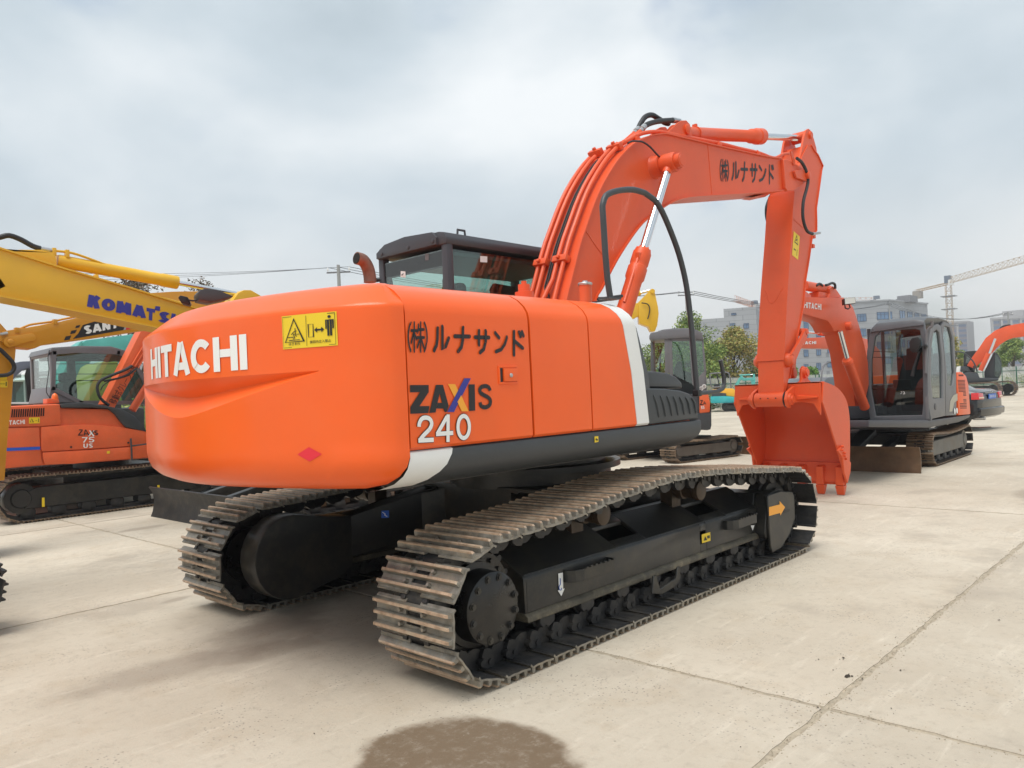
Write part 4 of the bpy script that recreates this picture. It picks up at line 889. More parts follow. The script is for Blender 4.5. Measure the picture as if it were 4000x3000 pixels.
# --- bucket
WK = .56
ft = c6([(1210, 450), (1340, 510), (1420, 620), (1450, 770), (1455, 950), (1440, 1200)], -WK)
fe = c6([(1200, 640), (1250, 790), (1360, 1140), (1430, 1390)], -WK)
X = lambda ps: [V((p.x, 0, p.z)) for p in ps]
backc = X(ft); front = X(fe); lipx, lipz = front[-1].x, front[-1].z
prof = smooth([backc[0]]+backc[1:5]+[V((lipx+.12, 0, .42)), V((lipx, 0, lipz))], 4)
bk = MB(); n = len(prof); th = .018; rr = []
for i, p in enumerate(prof):
    d = (prof[min(i+1, n-1)]-prof[max(i-1, 0)]).normalized(); nn = V((d.z, 0, -d.x)); nn = nn if nn.x < 0 or nn.z < 0 else -nn
    rr.append([p+V((0, -WK+.001, 0)), p+V((0, WK-.001, 0)), p+nn*th+V((0, WK-.001, 0)), p+nn*th+V((0, -WK+.001, 0))])
bk.loft(rr)
BU = bk.build('bucket', OR2, EX, ang=35)
side = [(p.x, p.z) for p in front]+[(p.x, p.z) for p in reversed(prof)]
for sy in (-1, 1):
    s_ = MB().prism(side, sy*WK, sy*(WK+.022)).build('bucket_side_plate', OR2, BU, bev=.003, seg=1)
    # side cutter and bolts
    q = c6([(1345, 1090), (1400, 1040), (1425, 1150), (1465, 1200), (1460, 1290), (1435, 1390), (1405, 1300), (1390, 1160)], -WK-.03)
    MB().prism([(p.x, p.z) for p in q], sy*(WK+.024), sy*(WK+.05)).build('side_cutter', OR2, BU, bev=.003, seg=1)
    for px in ((1382, 1052), (1378, 1085), (1400, 1112), (1400, 1138), (1412, 1165)):
        c = c6([px], -WK-.03)[0]; MB().cyl((c.x, sy*(WK+.04), c.z), (c.x, sy*(WK+.075), c.z), .016, n=6).build('cutter_bolt', OR2, BU)
# front cross member under the ears, with rounded inner corners
x_, zt, zb = backc[0].x, backc[0].z, front[0].z
bx = [( -WK, zb), (-WK, zt), (WK, zt), (WK, zb), (WK-.015, zb-.16), (WK-.09, zb-.02), (WK-.2, zb), (-WK+.2, zb), (-WK+.09, zb-.02), (-WK+.015, zb-.16)]
MB().prism(bx, x_-.06, x_-.03, 'x').bb(x_-.06, x_+.02, -WK, WK, zt-.02, zt+.0).build('cross_member', OR2, BU, bev=.004, seg=1)
MB().hexa([V((x_-.061, y, z)) for y, z in ((-WK+.03, zb+.05), (-.28, zb+.035), (-.28, zb+.09), (-WK+.03, zb+.07))], [V((x_-.09, y, z)) for y, z in ((-WK+.03, zb+.055), (-.28, zb+.04), (-.28, zb+.08), (-WK+.03, zb+.065))]).hexa([V((x_-.061, y, z)) for y, z in ((WK-.06, zb+.05), (.28, zb+.035), (.28, zb+.09), (WK-.06, zb+.07))], [V((x_-.09, y, z)) for y, z in ((WK-.06, zb+.055), (.28, zb+.04), (.28, zb+.08), (WK-.06, zb+.065))]).build('gusset', OR2, BU)
hp = c6([(740, 620)], 0)[0]; hinge = V((hp.x, 0, hp.z))
MB().cyl(hinge+V((0, -.19, 0)), hinge+V((0, .19, 0)), .088, n=28).build('bucket_hinge_boss', OR2, ARM)
for yb in (-.1, 0, .1): MB().cyl(hinge+V((-.086, yb, .02)), hinge+V((-.09, yb, .02)), .008, n=8).build('grease_nipple', KL, ARM)
MB().lathe(hinge+V((0, -.20, 0)), hinge+V((0, -.19, 0)), [(0, .10), (.01, .10)], 28).build('pin_seal', RUB, BU)
ez = P2.z; ex = P2.x
for sy in (-1, 1):
    er = [(hinge.x-.10, hinge.z), (hinge.x-.07, hinge.z-.08), (hinge.x, hinge.z-.11), (hinge.x+.15, zt-.12), (ex+.25, zt-.02), (ex+.12, zt+.03), (ex+.085, ez-.05), (ex+.07, ez+.05), (ex, ez+.085), (ex-.065, ez+.05), (ex-.09, ez-.1), (hinge.x+.06, hinge.z+.13), (hinge.x-.05, hinge.z+.09)]
    MB().prism(er, sy*.205, sy*.24).build('bucket_ear', OR2, BU, bev=.004, seg=1)
    for c in (hinge, P2): MB().lathe((c.x, sy*.24, c.z), (c.x, sy*.29, c.z), [(0, .075), (.03, .07), (.031, .045), (.05, .042)], 20).build('bucket_pin', OR2, BU)
MB().bb(x_-.03, x_+.5, -.2, .2, zt-.03, zt-.005).build('hinge_plate', OR2, BU)
# lip, seam and teeth
lip = V((lipx, 0, lipz))
MB().hexa([V((lipx-.02, -WK, lipz+.02)), V((lipx-.02, WK, lipz+.02)), V((lipx+.02, WK, lipz-.03)), V((lipx+.02, -WK, lipz-.03))], [V((lipx+.06, -WK, lipz+.25)), V((lipx+.06, WK, lipz+.25)), V((lipx+.1, WK, lipz+.25)), V((lipx+.1, -WK, lipz+.25))]).build('cutting_lip', OR2, BU, bev=.003, seg=1)
for y in (-.5, -.25, 0, .25, .5):
    t = MB().hexa([V((lipx-.045, y-.045, lipz+.20)), V((lipx-.045, y+.045, lipz+.20)), V((lipx+.05, y+.05, lipz+.22)), V((lipx+.05, y-.05, lipz+.22))], [V((lipx-.055, y-.05, lipz-.03)), V((lipx-.055, y+.05, lipz-.03)), V((lipx+.055, y+.05, lipz-.03)), V((lipx+.055, y-.05, lipz-.03))]).build('tooth_adapter', OR2, BU, bev=.006, seg=1)
    MB().hexa([V((lipx-.06, y-.055, lipz-.034)), V((lipx-.06, y+.055, lipz-.034)), V((lipx+.06, y+.055, lipz-.034)), V((lipx+.06, y-.055, lipz-.034))], [V((lipx-.03, y-.045, .004)), V((lipx-.03, y+.045, .004)), V((lipx, y+.045, .004)), V((lipx, y-.045, .004))]).build('bucket_tooth', OR2, BU, bev=.006, seg=1)
# --- handrails and mirror stay
hr = c5([(655, 1310), (635, 1180), (620, 1000), (608, 800), (601, 690), (625, 620), (700, 588), (800, 580), (880, 600), (950, 650), (1000, 730), (1060, 870), (1110, 1010), (1150, 1170), (1175, 1330), (1195, 1520), (1207, 1659)], -1.2)+C_([(1600, 1180)], 2000, 1000, 2.212, y=-1.2)
MB().tube(hr[:4]+smooth(hr[4:9], 3)+smooth(hr[9:], 3), .0215, 12).build('handrail', GR, EX)
h2 = C_([(1600, 1185), (1650, 1183), (1770, 1170), (1815, 1150), (1832, 1110), (1830, 1050), (1815, 960), (1800, 900)], 2000, 1000, 2.212, y=-1.2)
MB().tube(h2[:3]+smooth(h2[2:6], 3)+h2[6:], .017, 10).build('step_rail', GR, EX)
c = h2[0]; MB().box(c, (.06, .05, .05)).build('rail_clamp', BK, EX, bev=.006)
b_ = c5([(650, 1305)], -1.2)[0]; MB().box(b_+V((0, 0, -.0)), (.14, .09, .012)).build('rail_foot', GR, EX)
b0, b1 = C_([(790, 380), (900, 365)], 2000, 1000, 2.212, y=-1.0); MB().hexa([b0, b1, b1+V((0, .12, 0)), b0+V((0, .12, 0))], [p+V((0, 0, -.012)) for p in (b0, b1, b1+V((0, .12, 0)), b0+V((0, .12, 0)))]).build('rail_bracket', GR, EX)
p, q = C_([(745, 375), (950, 345)], 2000, 1000, 2.212, y=-.7); MB().tube([p, q], .013, 10).build('deck_hose', RUB, EX)
# ---------------------------------------------------------------- ground
def concrete():
    m = bpy.data.materials.new('concrete'); m.use_nodes = True; t = m.node_tree; b = t.nodes['Principled BSDF']; n = t.nodes.new; l = t.links.new
    g = n('ShaderNodeNewGeometry'); P = g.outputs['Position']
    def noise(s, d=8, r=.6, v=P, dist=0):
        q = n('ShaderNodeTexNoise'); q.inputs['Scale'].default_value = s; q.inputs['Detail'].default_value = d; q.inputs['Roughness'].default_value = r; q.inputs['Distortion'].default_value = dist; l(v, q.inputs[0]); return q.outputs[0]
    def ramp(x, a, b2, lo=0, hi=1):
        r = n('ShaderNodeMapRange'); r.inputs[1].default_value = a; r.inputs[2].default_value = b2; r.inputs[3].default_value = lo; r.inputs[4].default_value = hi; r.interpolation_type = 'SMOOTHSTEP'; l(x, r.inputs[0]); return r.outputs[0]
    def mix(f, a, c):
        x = n('ShaderNodeMix'); x.data_type = 'RGBA'; l(f, x.inputs[0])
        if isinstance(a, tuple): x.inputs[6].default_value = (*a, 1)
        else: l(a, x.inputs[6])
        x.inputs[7].default_value = (*c, 1); return x.outputs[2]
    def math_(op, a, c=None, k=None):
        x = n('ShaderNodeMath'); x.operation = op; l(a, x.inputs[0])
        if c is not None: l(c, x.inputs[1])
        if k is not None: x.inputs[1].default_value = k
        return x.outputs[0]
    col = mix(ramp(noise(.5, 6), .3, .7), (.50, .435, .345), (.61, .545, .445))
    col = mix(ramp(noise(3.1, 10, .7), .48, .72, 0, .5), col, (.47, .385, .28))
    mp_ = n('ShaderNodeMapping'); mp_.inputs['Scale'].default_value = (1.2, 9, 1); mp_.inputs['Rotation'].default_value = (0, 0, .35); l(P, mp_.inputs[0])
    col = mix(ramp(noise(1.1, 9, .7, mp_.outputs[0]), .53, .72, 0, .55), col, (.70, .63, .52))      # scuffed light streaks
    col = mix(ramp(noise(.23, 5), .52, .7, 0, .4), col, (.45, .375, .28))
    v = n('ShaderNodeTexVoronoi'); v.inputs['Scale'].default_value = 42; v.feature = 'F1'; l(P, v.inputs[0])
    vm = math_('MULTIPLY', ramp(v.outputs[0], .12, .26, 1, 0), ramp(noise(1.6, 4), .45, .62))
    col = mix(math_('MULTIPLY', vm, k=.85), col, (.22, .19, .17))                       # exposed aggregate
    v2 = n('ShaderNodeTexVoronoi'); v2.inputs['Scale'].default_value = 9; l(P, v2.inputs[0])
    col = mix(math_('MULTIPLY', ramp(v2.outputs[0], .035, .06, 1, 0), k=.6), col, (.17, .14, .11))
    sx = n('ShaderNodeSeparateXYZ'); l(P, sx.inputs[0])
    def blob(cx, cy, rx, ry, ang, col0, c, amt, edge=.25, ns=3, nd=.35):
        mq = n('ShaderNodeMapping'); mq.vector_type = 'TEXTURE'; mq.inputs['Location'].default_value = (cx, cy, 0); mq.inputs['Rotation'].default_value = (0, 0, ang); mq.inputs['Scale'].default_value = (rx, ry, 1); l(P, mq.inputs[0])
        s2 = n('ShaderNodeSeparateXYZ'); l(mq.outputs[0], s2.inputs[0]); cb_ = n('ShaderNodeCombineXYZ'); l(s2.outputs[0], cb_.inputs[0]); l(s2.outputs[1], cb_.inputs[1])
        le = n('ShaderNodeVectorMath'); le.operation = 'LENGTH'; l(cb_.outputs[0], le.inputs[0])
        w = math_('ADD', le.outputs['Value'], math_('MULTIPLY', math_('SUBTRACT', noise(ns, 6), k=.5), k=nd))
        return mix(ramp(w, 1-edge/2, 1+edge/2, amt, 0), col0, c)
    col = blob(-2.62, -1.97, .43, .52, -.3, col, (.15, .10, .058), .92, .2, 3.5, .55)     # dark brown rounded patch with uneven edge, near the camera
    for c in ((-2.35, .09, .36, .17, -.3), (-2.85, .25, .5, .2, -.1), (-2.2, .4, .45, .3, .3), (-.84, 5.85, .3, .12, .1), (-2.16, 1.83, .13, .05, .2), (-1.95, .6, .35, .2, .5), (6.2, -2.4, .5, .18, .2)):
        col = blob(*c, col, (.25, .2, .155), .5, .9, 5, 1.3)
    oi = n('ShaderNodeObjectInfo'); hv = n('ShaderNodeHueSaturation'); l(ramp(oi.outputs['Random'], 0, 1, .93, 1.06), hv.inputs['Value']); l(col, hv.inputs['Color']); col = hv.outputs[0]
    col = mix(ramp(noise(14, 10, .8), .48, .72, 0, .6), col, (.36, .31, .245))
    col = mix(ramp(noise(24, 10, .8), .56, .8, 0, .6), col, (.72, .66, .56))
    col = mix(ramp(noise(.9, 7, .65), .52, .66, 0, .5), col, (.37, .32, .26))
    # hand float relief
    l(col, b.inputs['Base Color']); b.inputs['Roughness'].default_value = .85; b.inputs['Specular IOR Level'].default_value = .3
    bp = n('ShaderNodeBump'); bp.inputs['Strength'].default_value = .5; bp.inputs['Distance'].default_value = .006; l(math_('ADD', noise(55, 8, .7), noise(6, 5)), bp.inputs['Height']); l(bp.outputs[0], b.inputs['Normal'])
    return m
CON = concrete()
JF = mat('joint_filler', (.40, .34, .255), .95, noise=.25, nscale=20, bump=.4)
GG = mat('far_ground', (.42, .38, .31), .95, noise=.15, nscale=.2)
mb = MB(); mb.add([(-3000, -3000, -.03), (3000, -3000, -.03), (3000, 3000, -.03), (-3000, 3000, -.03)], [(0, 1, 2, 3)]); link('ground', mb.mesh('ground', GG), kind='structure')
yard = MB().add([(-40, -60, -.0035), (100, -60, -.0035), (100, 60, -.0035), (-40, 60, -.0035)], [(0, 1, 2, 3)]).build('yard_pavement', JF, kind='structure')
GX, GY, SX, SY = -1.21, -2.85, 5.9, 4.955
rj = random.Random(3)
def jag(a, b, k, amp):
    """slightly broken slab edge"""
    a, b = V(a), V(b); d = (b-a); n = V((-d.y, d.x, 0)).normalized(); m = max(2, int(d.length/.07)) if k else 1
    return [a+d*(i/m)+(n*rj.uniform(-amp, amp) if 0 < i < m else V((0, 0, 0))) for i in range(m)]
for i in range(-4, 15):
    for j in range(-8, 9):
        x0, y0 = GX+i*SX, GY+j*SY; x1, y1 = x0+SX, y0+SY; g_ = .016
        near = -3 < i < 2 and -2 < j < 3
        x0 += g_; y0 += g_; x1 -= g_; y1 -= g_
        ring = jag((x0, y0, 0), (x1, y0, 0), near, .009)+jag((x1, y0, 0), (x1, y1, 0), near, .009)+jag((x1, y1, 0), (x0, y1, 0), near, .009)+jag((x0, y1, 0), (x0, y0, 0), near, .009)
        dz = V((0, 0, -.003)); mb = MB(); n_ = len(ring)
        mb.add(ring+[p+dz for p in ring], [tuple(range(n_))]+[(k, (k+1) % n_, (k+1) % n_+n_, k+n_) for k in range(n_)])
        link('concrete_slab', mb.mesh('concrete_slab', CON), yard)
# litter on the slabs
LIT = mat('dark_debris', (.04, .03, .02), .8)
dd_ = MB(); rr_ = random.Random(5)
for u, v, s_ in [(3300, 2575, 1.6), (3288, 2565, .8), (3325, 2640, 3), (3350, 2655, 1.5), (3272, 2620, .7), (3180, 2578, 1), (3500, 2495, .9), (3530, 2620, 1.2), (3320, 2735, .9), (3482, 2780, .8), (3900, 2422, 1.5), (3757, 2438, .8), (540, 2100, 1.2), (3210, 2770, 1.1), (1190, 2640, .5), (2050, 2750, .6), (250, 2290, 1), (1250, 2860, .8), (2900, 2930, .6), (3700, 2230, .7)]:
    c = WF.at(u, v, z=0)
    for k in range(3):
        s_ = s_*.55; q = c+V((rr_.uniform(-.03, .03), rr_.uniform(-.02, .02), .003)); a_ = rr_.uniform(0, 6)
        dd_.add([q+V((math.cos(a_+t)*.012*s_*rr_.uniform(.5, 1.3), math.sin(a_+t)*.008*s_, rr_.uniform(0, .004))) for t in (0, 1.2, 2.6, 3.9, 5.1)]+[q+V((0, 0, .006*s_))], [(0, 1, 5), (1, 2, 5), (2, 3, 5), (3, 4, 5), (4, 0, 5)])
dd_.build('debris', LIT, kind='stuff')
gr_ = MB()
for k in range(1400):      # loose grit gathered in the joints
    if rr_.random() < .6: q = V((rr_.uniform(-2.5, 4), GY+rr_.gauss(0, .03), 0))
    else: q = V((GX+rr_.gauss(0, .035), rr_.uniform(-4.2, 1), 0))
    s_ = rr_.uniform(.0012, .0032); gr_.box(q+V((0, 0, s_*.4)), (s_*2, s_*1.4, s_), Matrix.Rotation(rr_.uniform(0, 3), 3, 'Z'))
gr_.build('loose_grit', JF, kind='stuff')
# ================================================================= other machines
def tr_(fr, pts, K, y): return crop(fr, pts, *K, y=y)
def pr(fr, parent, pts, K, y0, y1, m, name, bev=.012, yt=None, label=None):
    """outline traced on plane y0 (or yt) of the frame, given real depth from y0 to y1"""
    ps = [(p.x, p.z) for p in tr_(fr, pts, K, y0 if yt is None else yt)]
    return MB().prism(ps, y0, y1).build(name, m, parent, bev=bev, seg=2, label=label)
def simple_tracks(parent, x0, x1, ycs, w, r, pitch, shoe, fm, sag=.02, hubm=None, deg=0):
    """tracks with shoes, side frames, end wheels and rollers"""
    for yc in ycs:
        s = -1 if yc < (ycs[0]+ycs[-1])/2 or len(ycs) == 1 else 1
        t = track(parent, oval_path(x0, x1, r, sag=sag), yc, pitch, shoe, None, BD, belt=(-.085, -.03), bw=w*.2)
        MB().prism([(x0+r*1.1, r*.55), (x0+r*1.15, r*1.25), (x0+r*1.6, r*1.42), (x1-r*1.5, r*1.42), (x1-r*1.15, r*1.3), (x1-r*.9, r*.55)], yc-w*.28, yc+w*.28).build('track_frame', fm, parent, bev=.01, seg=1)
        for x in (x0+r, x1-r): MB().lathe((x, yc-w*.32, r), (x, yc+w*.32, r), [(0, r*.35), (w*.06, r*.4), (w*.07, r*.62), (w*.57, r*.62), (w*.58, r*.4), (w*.64, r*.35)], 20).build('track_wheel', fm, parent)
        n = max(3, int((x1-x0)/.42)); rl = MB()
        for i in range(n):
            x = x0+r*1.25+(x1-x0-2.5*r)*i/(n-1); MB().lathe((x, yc-w*.25, r*.38), (x, yc+w*.25, r*.38), [(0, r*.2), (.02, r*.3), (w*.48, r*.3), (w*.5, r*.2)], 12).build('track_roller', BD, parent)
def tube(fr, parent, pts, K, y, r, m, name, n=8, sub=0): return MB().tube(tr_(fr, pts, K, y), r, n, sub).build(name, m, parent)
def rod(fr, parent, a, b, K, y, r, m, name='cylinder_rod'):
    p, q = tr_(fr, [a, b], K, y); return MB().cyl(p, q, r, n=16).build(name, m, parent)
def glasspane(fr, parent, pts, K, y, m=GL, name='window_pane', th=.006):
    ps = [(p.x, p.z) for p in tr_(fr, pts, K, y)]; return MB().prism(ps, y, y+th).build(name, m, parent)
def frame_strip(fr, parent, pts, K, y, w, m, name, d=.05, closed=True):
    """bars following an outline: a window or door frame"""
    ps = tr_(fr, pts, K, y); n = len(ps); mb = MB()
    for i in range(n if closed else n-1):
        a, b = ps[i], ps[(i+1) % n]; e = (b-a).normalized()*w*.45; mb.beam(a-e, b+e, d, w, up=(0, 1, 0))
    return mb.build(name, m, parent)

# ---- yellow machine reaching in from the left (its house stands outside the picture)
KF = Fr(-4.9, 3.0); KO = empty('excavator', KF, 'yellow excavator whose long boom with blue lettering reaches in from the left edge', 'excavator')
k1 = (0, 850, 2.212); ky = -.14
top = [(-300, 175), (0, 265), (550, 440), (1100, 600), (1650, 770), (1950, 850)]; bot = [(1950, 1040), (1700, 1005), (1340, 945), (700, 815), (0, 678), (-300, 600)]
KB = pr(KF, KO, top+bot, k1, ky, -ky, YE, 'boom', bev=.004)
for s_, nm in ((top, 'boom_top_plate'), (bot, 'boom_bottom_plate')):
    ps = tr_(KF, s_, k1, ky); MB().loft([[V((p.x, ky-.02, p.z+.006)), V((p.x, -ky+.02, p.z+.006)), V((p.x, -ky+.02, p.z-.008)), V((p.x, ky-.02, p.z-.008))] for p in ps]).build(nm, YE, KB)
pb = tr_(KF, [(-300, 390)], k1, 0)[0]
MB().beam(V((pb.x+.15, 0, pb.z)), V((-.3, 0, 1.5)), .28, .45).build('boom_foot', YE, KB, bev=.02)
pr(KF, KO, [(40, 285), (180, 276), (350, 278), (455, 300), (480, 330), (492, 400), (470, 415), (40, 275)], k1, -.09, .09, YE, 'cylinder_lug', bev=.004)
p, q = tr_(KF, [(490, 372), (1530, 562)], k1, 0); MB().lathe(p, q, [(0, .05), (.02, .056), ((q-p).length-.16, .056), ((q-p).length-.14, .062), ((q-p).length, .062)], 24).build('arm_cylinder', YE, KO)
rod(KF, KO, (1530, 562), (2040, 658), k1, 0, .024, CHR)
pr(KF, KO, [(2030, 690), (2060, 650), (2110, 625), (2170, 625), (2300, 700), (2300, 900), (1900, 900)], k1, -.1, .1, YE, 'arm_head', bev=.01)
tube(KF, KO, [(-80, 190), (0, 170), (80, 155), (180, 190), (280, 245), (350, 268)], k1, -.03, .022, RUB, 'rubber_hose', 10, 3)
tube(KF, KO, [(350, 268), (450, 285)], k1, -.03, .019, STL, 'hose_fitting', 10)
tube(KF, KO, [(450, 285), (620, 305), (800, 365), (1000, 438), (1300, 515), (1450, 545)], k1, -.03, .011, YE, 'hydraulic_pipe', 8, 3)
tube(KF, KO, [(0, 285), (300, 375), (700, 485), (830, 535), (1200, 640), (1650, 760)], k1, -.1, .011, YE, 'hydraulic_pipe', 8, 2)
for px, y in (((578, 315), -.03), ((465, 300), -.03), ((830, 528), -.1)): c = tr_(KF, [px], k1, y)[0]; MB().box(c, (.03, .05, .07)).build('pipe_clamp', YE, KO, bev=.004)
caps_text('KOMA', quadfn(tr_(KF, [(748, 768), (1260, 872), (1262, 772), (765, 664)], k1, ky), (0, -1, 0), .004), BL, 'maker_lettering', KB, T=.33, gap=.04, sx=1.05)
caps_text('T', quadfn(tr_(KF, [(1262, 880), (1335, 895), (1340, 793), (1266, 778)], k1, ky), (0, -1, 0), .004), BL, 'maker_lettering', KB, T=.3)
caps_text('SU', quadfn(tr_(KF, [(1355, 898), (1570, 940), (1575, 845), (1385, 807)], k1, ky), (0, -1, 0), .004), BL, 'maker_lettering', KB, T=.26, gap=.07)
panel(tr_(KF, [(1335, 800), (1380, 808), (1384, 770), (1342, 764)], k1, ky), (0, -1, 0), BL, 'maker_lettering', KB, .004)
shoeM = shoe_mesh(.45, .154, 'track_shoe', [BD, BD], True, .02)
simple_tracks(KO, -1.75, 1.66, (-.88, .88), .45, .36, .154, shoeM, BF)
MB().bb(-1.9, .6, -1.0, 1.0, .95, 1.9).build('house_body', YE, KO, bev=.06); MB().bb(-.5, .8, .1, 1.0, 1.0, 2.6).build('cab', GR, KO, bev=.05); MB().cyl((0, 0, .5), (0, 0, .96), .45).bb(-.6, .6, -.7, .7, .35, .6).build('centre_frame', BF, KO)

# ---- ochre machine behind the tail, boom towards us, blade on the ground
s1 = (0, 1250, 3.687); SF = Fr(1.2, 5.6); SO = empty('excavator', SF, 'ochre excavator with black name plate on its low boom, behind the yellow boom', 'excavator')
SBm = pr(SF, SO, [(0, 215), (50, 160), (240, 130), (520, 95), (800, 40), (1500, -130), (2180, -390), (2500, -410), (2830, -415), (3300, -380), (3700, -250), (3900, -50), (3500, 20), (2900, 60), (2200, 130), (1400, 250), (620, 355), (500, 410), (180, 385), (60, 330), (0, 300)], s1, -.14, .14, YO, 'boom', bev=.006)
c1, c2 = tr_(SF, [(145, 315), (445, 250)], s1, -.15); 
MB().prism(circ(c1.x, c1.z, .062, 80, 260, 8)+circ(c2.x, c2.z, .045, -100, 80, 8), -.165, -.14).lathe((c1.x, -.165, c1.z), (c1.x, -.185, c1.z), [(0, .03), (.015, .03), (.02, .02)], 16).build('boom_nose_plate', YO, SBm, bev=.004)
arm_r = [(-60, -150), (0, 40), (110, 162), (230, 425), (200, 750), (170, 1150), (115, 1659), (75, 2200), (66, 2310)]
ar = tr_(SF, arm_r, s1, -.11); w = [.05, .15, .28, .36, .34, .32, .28, .24, .2]
MB().prism([(p.x, p.z) for p in ar]+[(p.x-d, p.z) for p, d in reversed(list(zip(ar, w)))], -.11, .11).build('arm', YO, SO, bev=.008)
e_ = ar[-1]; MB().prism([(e_.x-.4, e_.z+.1), (e_.x-.1, e_.z+.05), (e_.x-.12, e_.z-.15), (e_.x-.25, .35), (e_.x-.55, .12), (e_.x-.75, .4), (e_.x-.6, .75)], -.35, .35).build('bucket', BD, SO, bev=.02)
tube(SF, SO, [(-80, 400), (0, 425), (90, 510), (175, 600), (205, 680), (175, 750), (100, 790), (0, 800), (-60, 800)], s1, -.16, .022, RUB, 'rubber_hose', 10, 3)
tube(SF, SO, [(0, 205), (110, 187)], s1, -.16, .016, STL, 'hose_fitting'); tube(SF, SO, [(110, 187), (280, 130), (400, 80), (480, 60), (760, 22), (900, -10), (1300, -90)], s1, -.1, .012, YO, 'hydraulic_pipe', 8, 2); tube(SF, SO, [(160, 205), (300, 150), (450, 110), (560, 92), (800, 38)], s1, -.13, .01, YO, 'hydraulic_pipe', 8, 2)
for px in ((240, 150), (790, 30)): c = tr_(SF, [px], s1, -.12)[0]; MB().box(c, (.045, .06, .06)).build('pipe_clamp', YO, SO, bev=.005)
def sdec(px, m, o=.004, name='name_plate'): ps = tr_(SF, px, s1, -.14); mb = MB(); mb.add([p+V((0, -o, 0)) for p in ps], [tuple(range(len(ps)))]); return link(name, mb.mesh(name, m), SBm)
for px in ([(1050, 272), (1130, 190), (1190, 75), (1405, 8), (1800, 78), (1775, 145)], [(920, 295), (1000, 285), (1025, 222), (945, 238)], [(1008, 205), (1080, 190), (1108, 140), (1025, 155)], [(1082, 120), (1140, 108), (1155, 70), (1095, 82)]): sdec(px, KL)
sdec([(1775, 145), (1808, 140), (1825, 80), (1800, 78)], STL); sdec([(1810, 140), (1868, 135), (1878, 92), (1828, 80)], RD)
caps_text('SANY', quadfn(tr_(SF, [(1222, 208), (1705, 108), (1712, 8), (1200, 88)], s1, -.14), (0, -1, 0), .007), WL, 'maker_lettering', SBm, T=.26, gap=.07)
for px in ([(0, 970), (105, 972), (108, 870), (0, 870)], [(0, 862), (95, 862), (100, 800), (0, 810)]):
    ps = tr_(SF, px, s1, -.112); mb = MB(); mb.add([p+V((0, -.003, 0)) for p in ps], [(0, 1, 2, 3)]); link('warning_sticker', mb.mesh('warning_sticker', YS), SO)
place(strokes([[(0, .5), (.3, .5)], [(.35, .5), (.65, .5)], [(.78, .2), (.78, .8)], [(.85, .2), (.85, .8)]], .06), 1, quadfn(tr_(SF, [(0, 970), (105, 972), (108, 870), (0, 870)], s1, -.112), (0, -1, 0), .006), KL, 'sticker_print', SO)
MB().bb(.1, 2.9, -1.05, 1.05, .82, 1.75).build('house_body', YO, SO, bev=.08); MB().bb(-.3, 1.2, .1, 1.05, .85, 2.3).build('cab', GR, SO, bev=.06)
MB().cyl((.6, 0, .4), (.6, 0, .83), .4).bb(-.2, 1.5, -.6, .6, .35, .55).build('centre_frame', YO, SO, bev=.02)
simple_tracks(SO, -.75, 1.95, (-.93, .93), .45, .31, .154, shoeM, BF)
MB().prism([(-1.56, 0), (-1.535, .0), (-1.50, .06), (-1.475, .2), (-1.49, .33), (-1.55, .42), (-1.575, .41), (-1.52, .32), (-1.505, .2), (-1.53, .07)], -1.25, 1.25).build('dozer_blade', BD, SO, bev=.004)
for y in (-.35, .35): MB().beam((-1.5, y, .2), (-.3, y, .45), .12, .14).build('blade_arm', BF, SO, bev=.01)

# ---- faded orange crawler with grey cab at the left
UF = Fr(-.2, 9.1); UO = empty('excavator', UF, 'faded orange excavator at the left with grey cab and white 75 on its body', 'excavator')
r2 = (0, 1500, 2.212); yn = -1.15
side = [(-160, 195), (80, 190), (520, 170), (545, 205), (940, 215), (1000, 250), (1090, 370), (1240, 400), (1290, 430), (1420, 470), (1430, 640), (1290, 640), (900, 672), (375, 705), (60, 732), (-160, 740)]
UB = pr(UF, UO, side, r2, yn+.03, 1.05, OR3, 'house_body', bev=.05, yt=yn)
pr(UF, UO, [(-150, 200), (80, 196), (520, 176), (528, 352), (345, 366), (-150, 376)], r2, yn-.004, yn+.1, OR3, 'engine_hood_panel', bev=.015)
pr(UF, UO, [(-150, 386), (340, 374), (352, 560), (368, 692), (60, 728), (-150, 736)], r2, yn-.008, yn+.1, OR3, 'rear_corner_panel', bev=.02)
SP_ = pr(UF, UO, [(356, 372), (534, 360), (640, 352), (800, 352), (1000, 366), (1240, 404), (1280, 420), (1285, 512), (1140, 535), (800, 560), (366, 584), (356, 560)], r2, yn-.01, yn+.1, OR3, 'side_door', bev=.012)
pr(UF, UO, [(368, 592), (800, 568), (1140, 543), (1288, 522), (1290, 632), (900, 664), (640, 690), (388, 698), (372, 640)], r2, yn-.014, yn+.1, OR3, 'side_skirt', bev=.02)
pr(UF, UO, [(525, 172), (700, 158), (900, 185), (1050, 215), (1170, 280), (1250, 370), (1268, 412), (1090, 372), (1040, 320), (1000, 265), (940, 213), (800, 203), (530, 205)], r2, yn-.02, .2, GR, 'hood_trim', bev=.015)
vs = MB()
for i in range(15):
    a, b = (95+i*19.5, 288-i*.8), (102+i*19.3, 218-i*.8); ps = tr_(UF, [a, (a[0]+10, a[1]), (b[0]+10, b[1]), b], r2, yn); vs.hexa([p+V((0, -.0115, 0)) for p in ps], [p+V((0, .02, 0)) for p in ps])
vs.build('vent_slot', INK, UO, kind='stuff')
qf = lambda px, y=yn-.014, o=.004: quadfn(tr_(UF, px, r2, y), (0, -1, 0), o)
caps_text('HITACHI', qf([(32, 355), (215, 345), (213, 308), (32, 318)]), WL, 'maker_lettering', UO, T=.2, gap=.1)
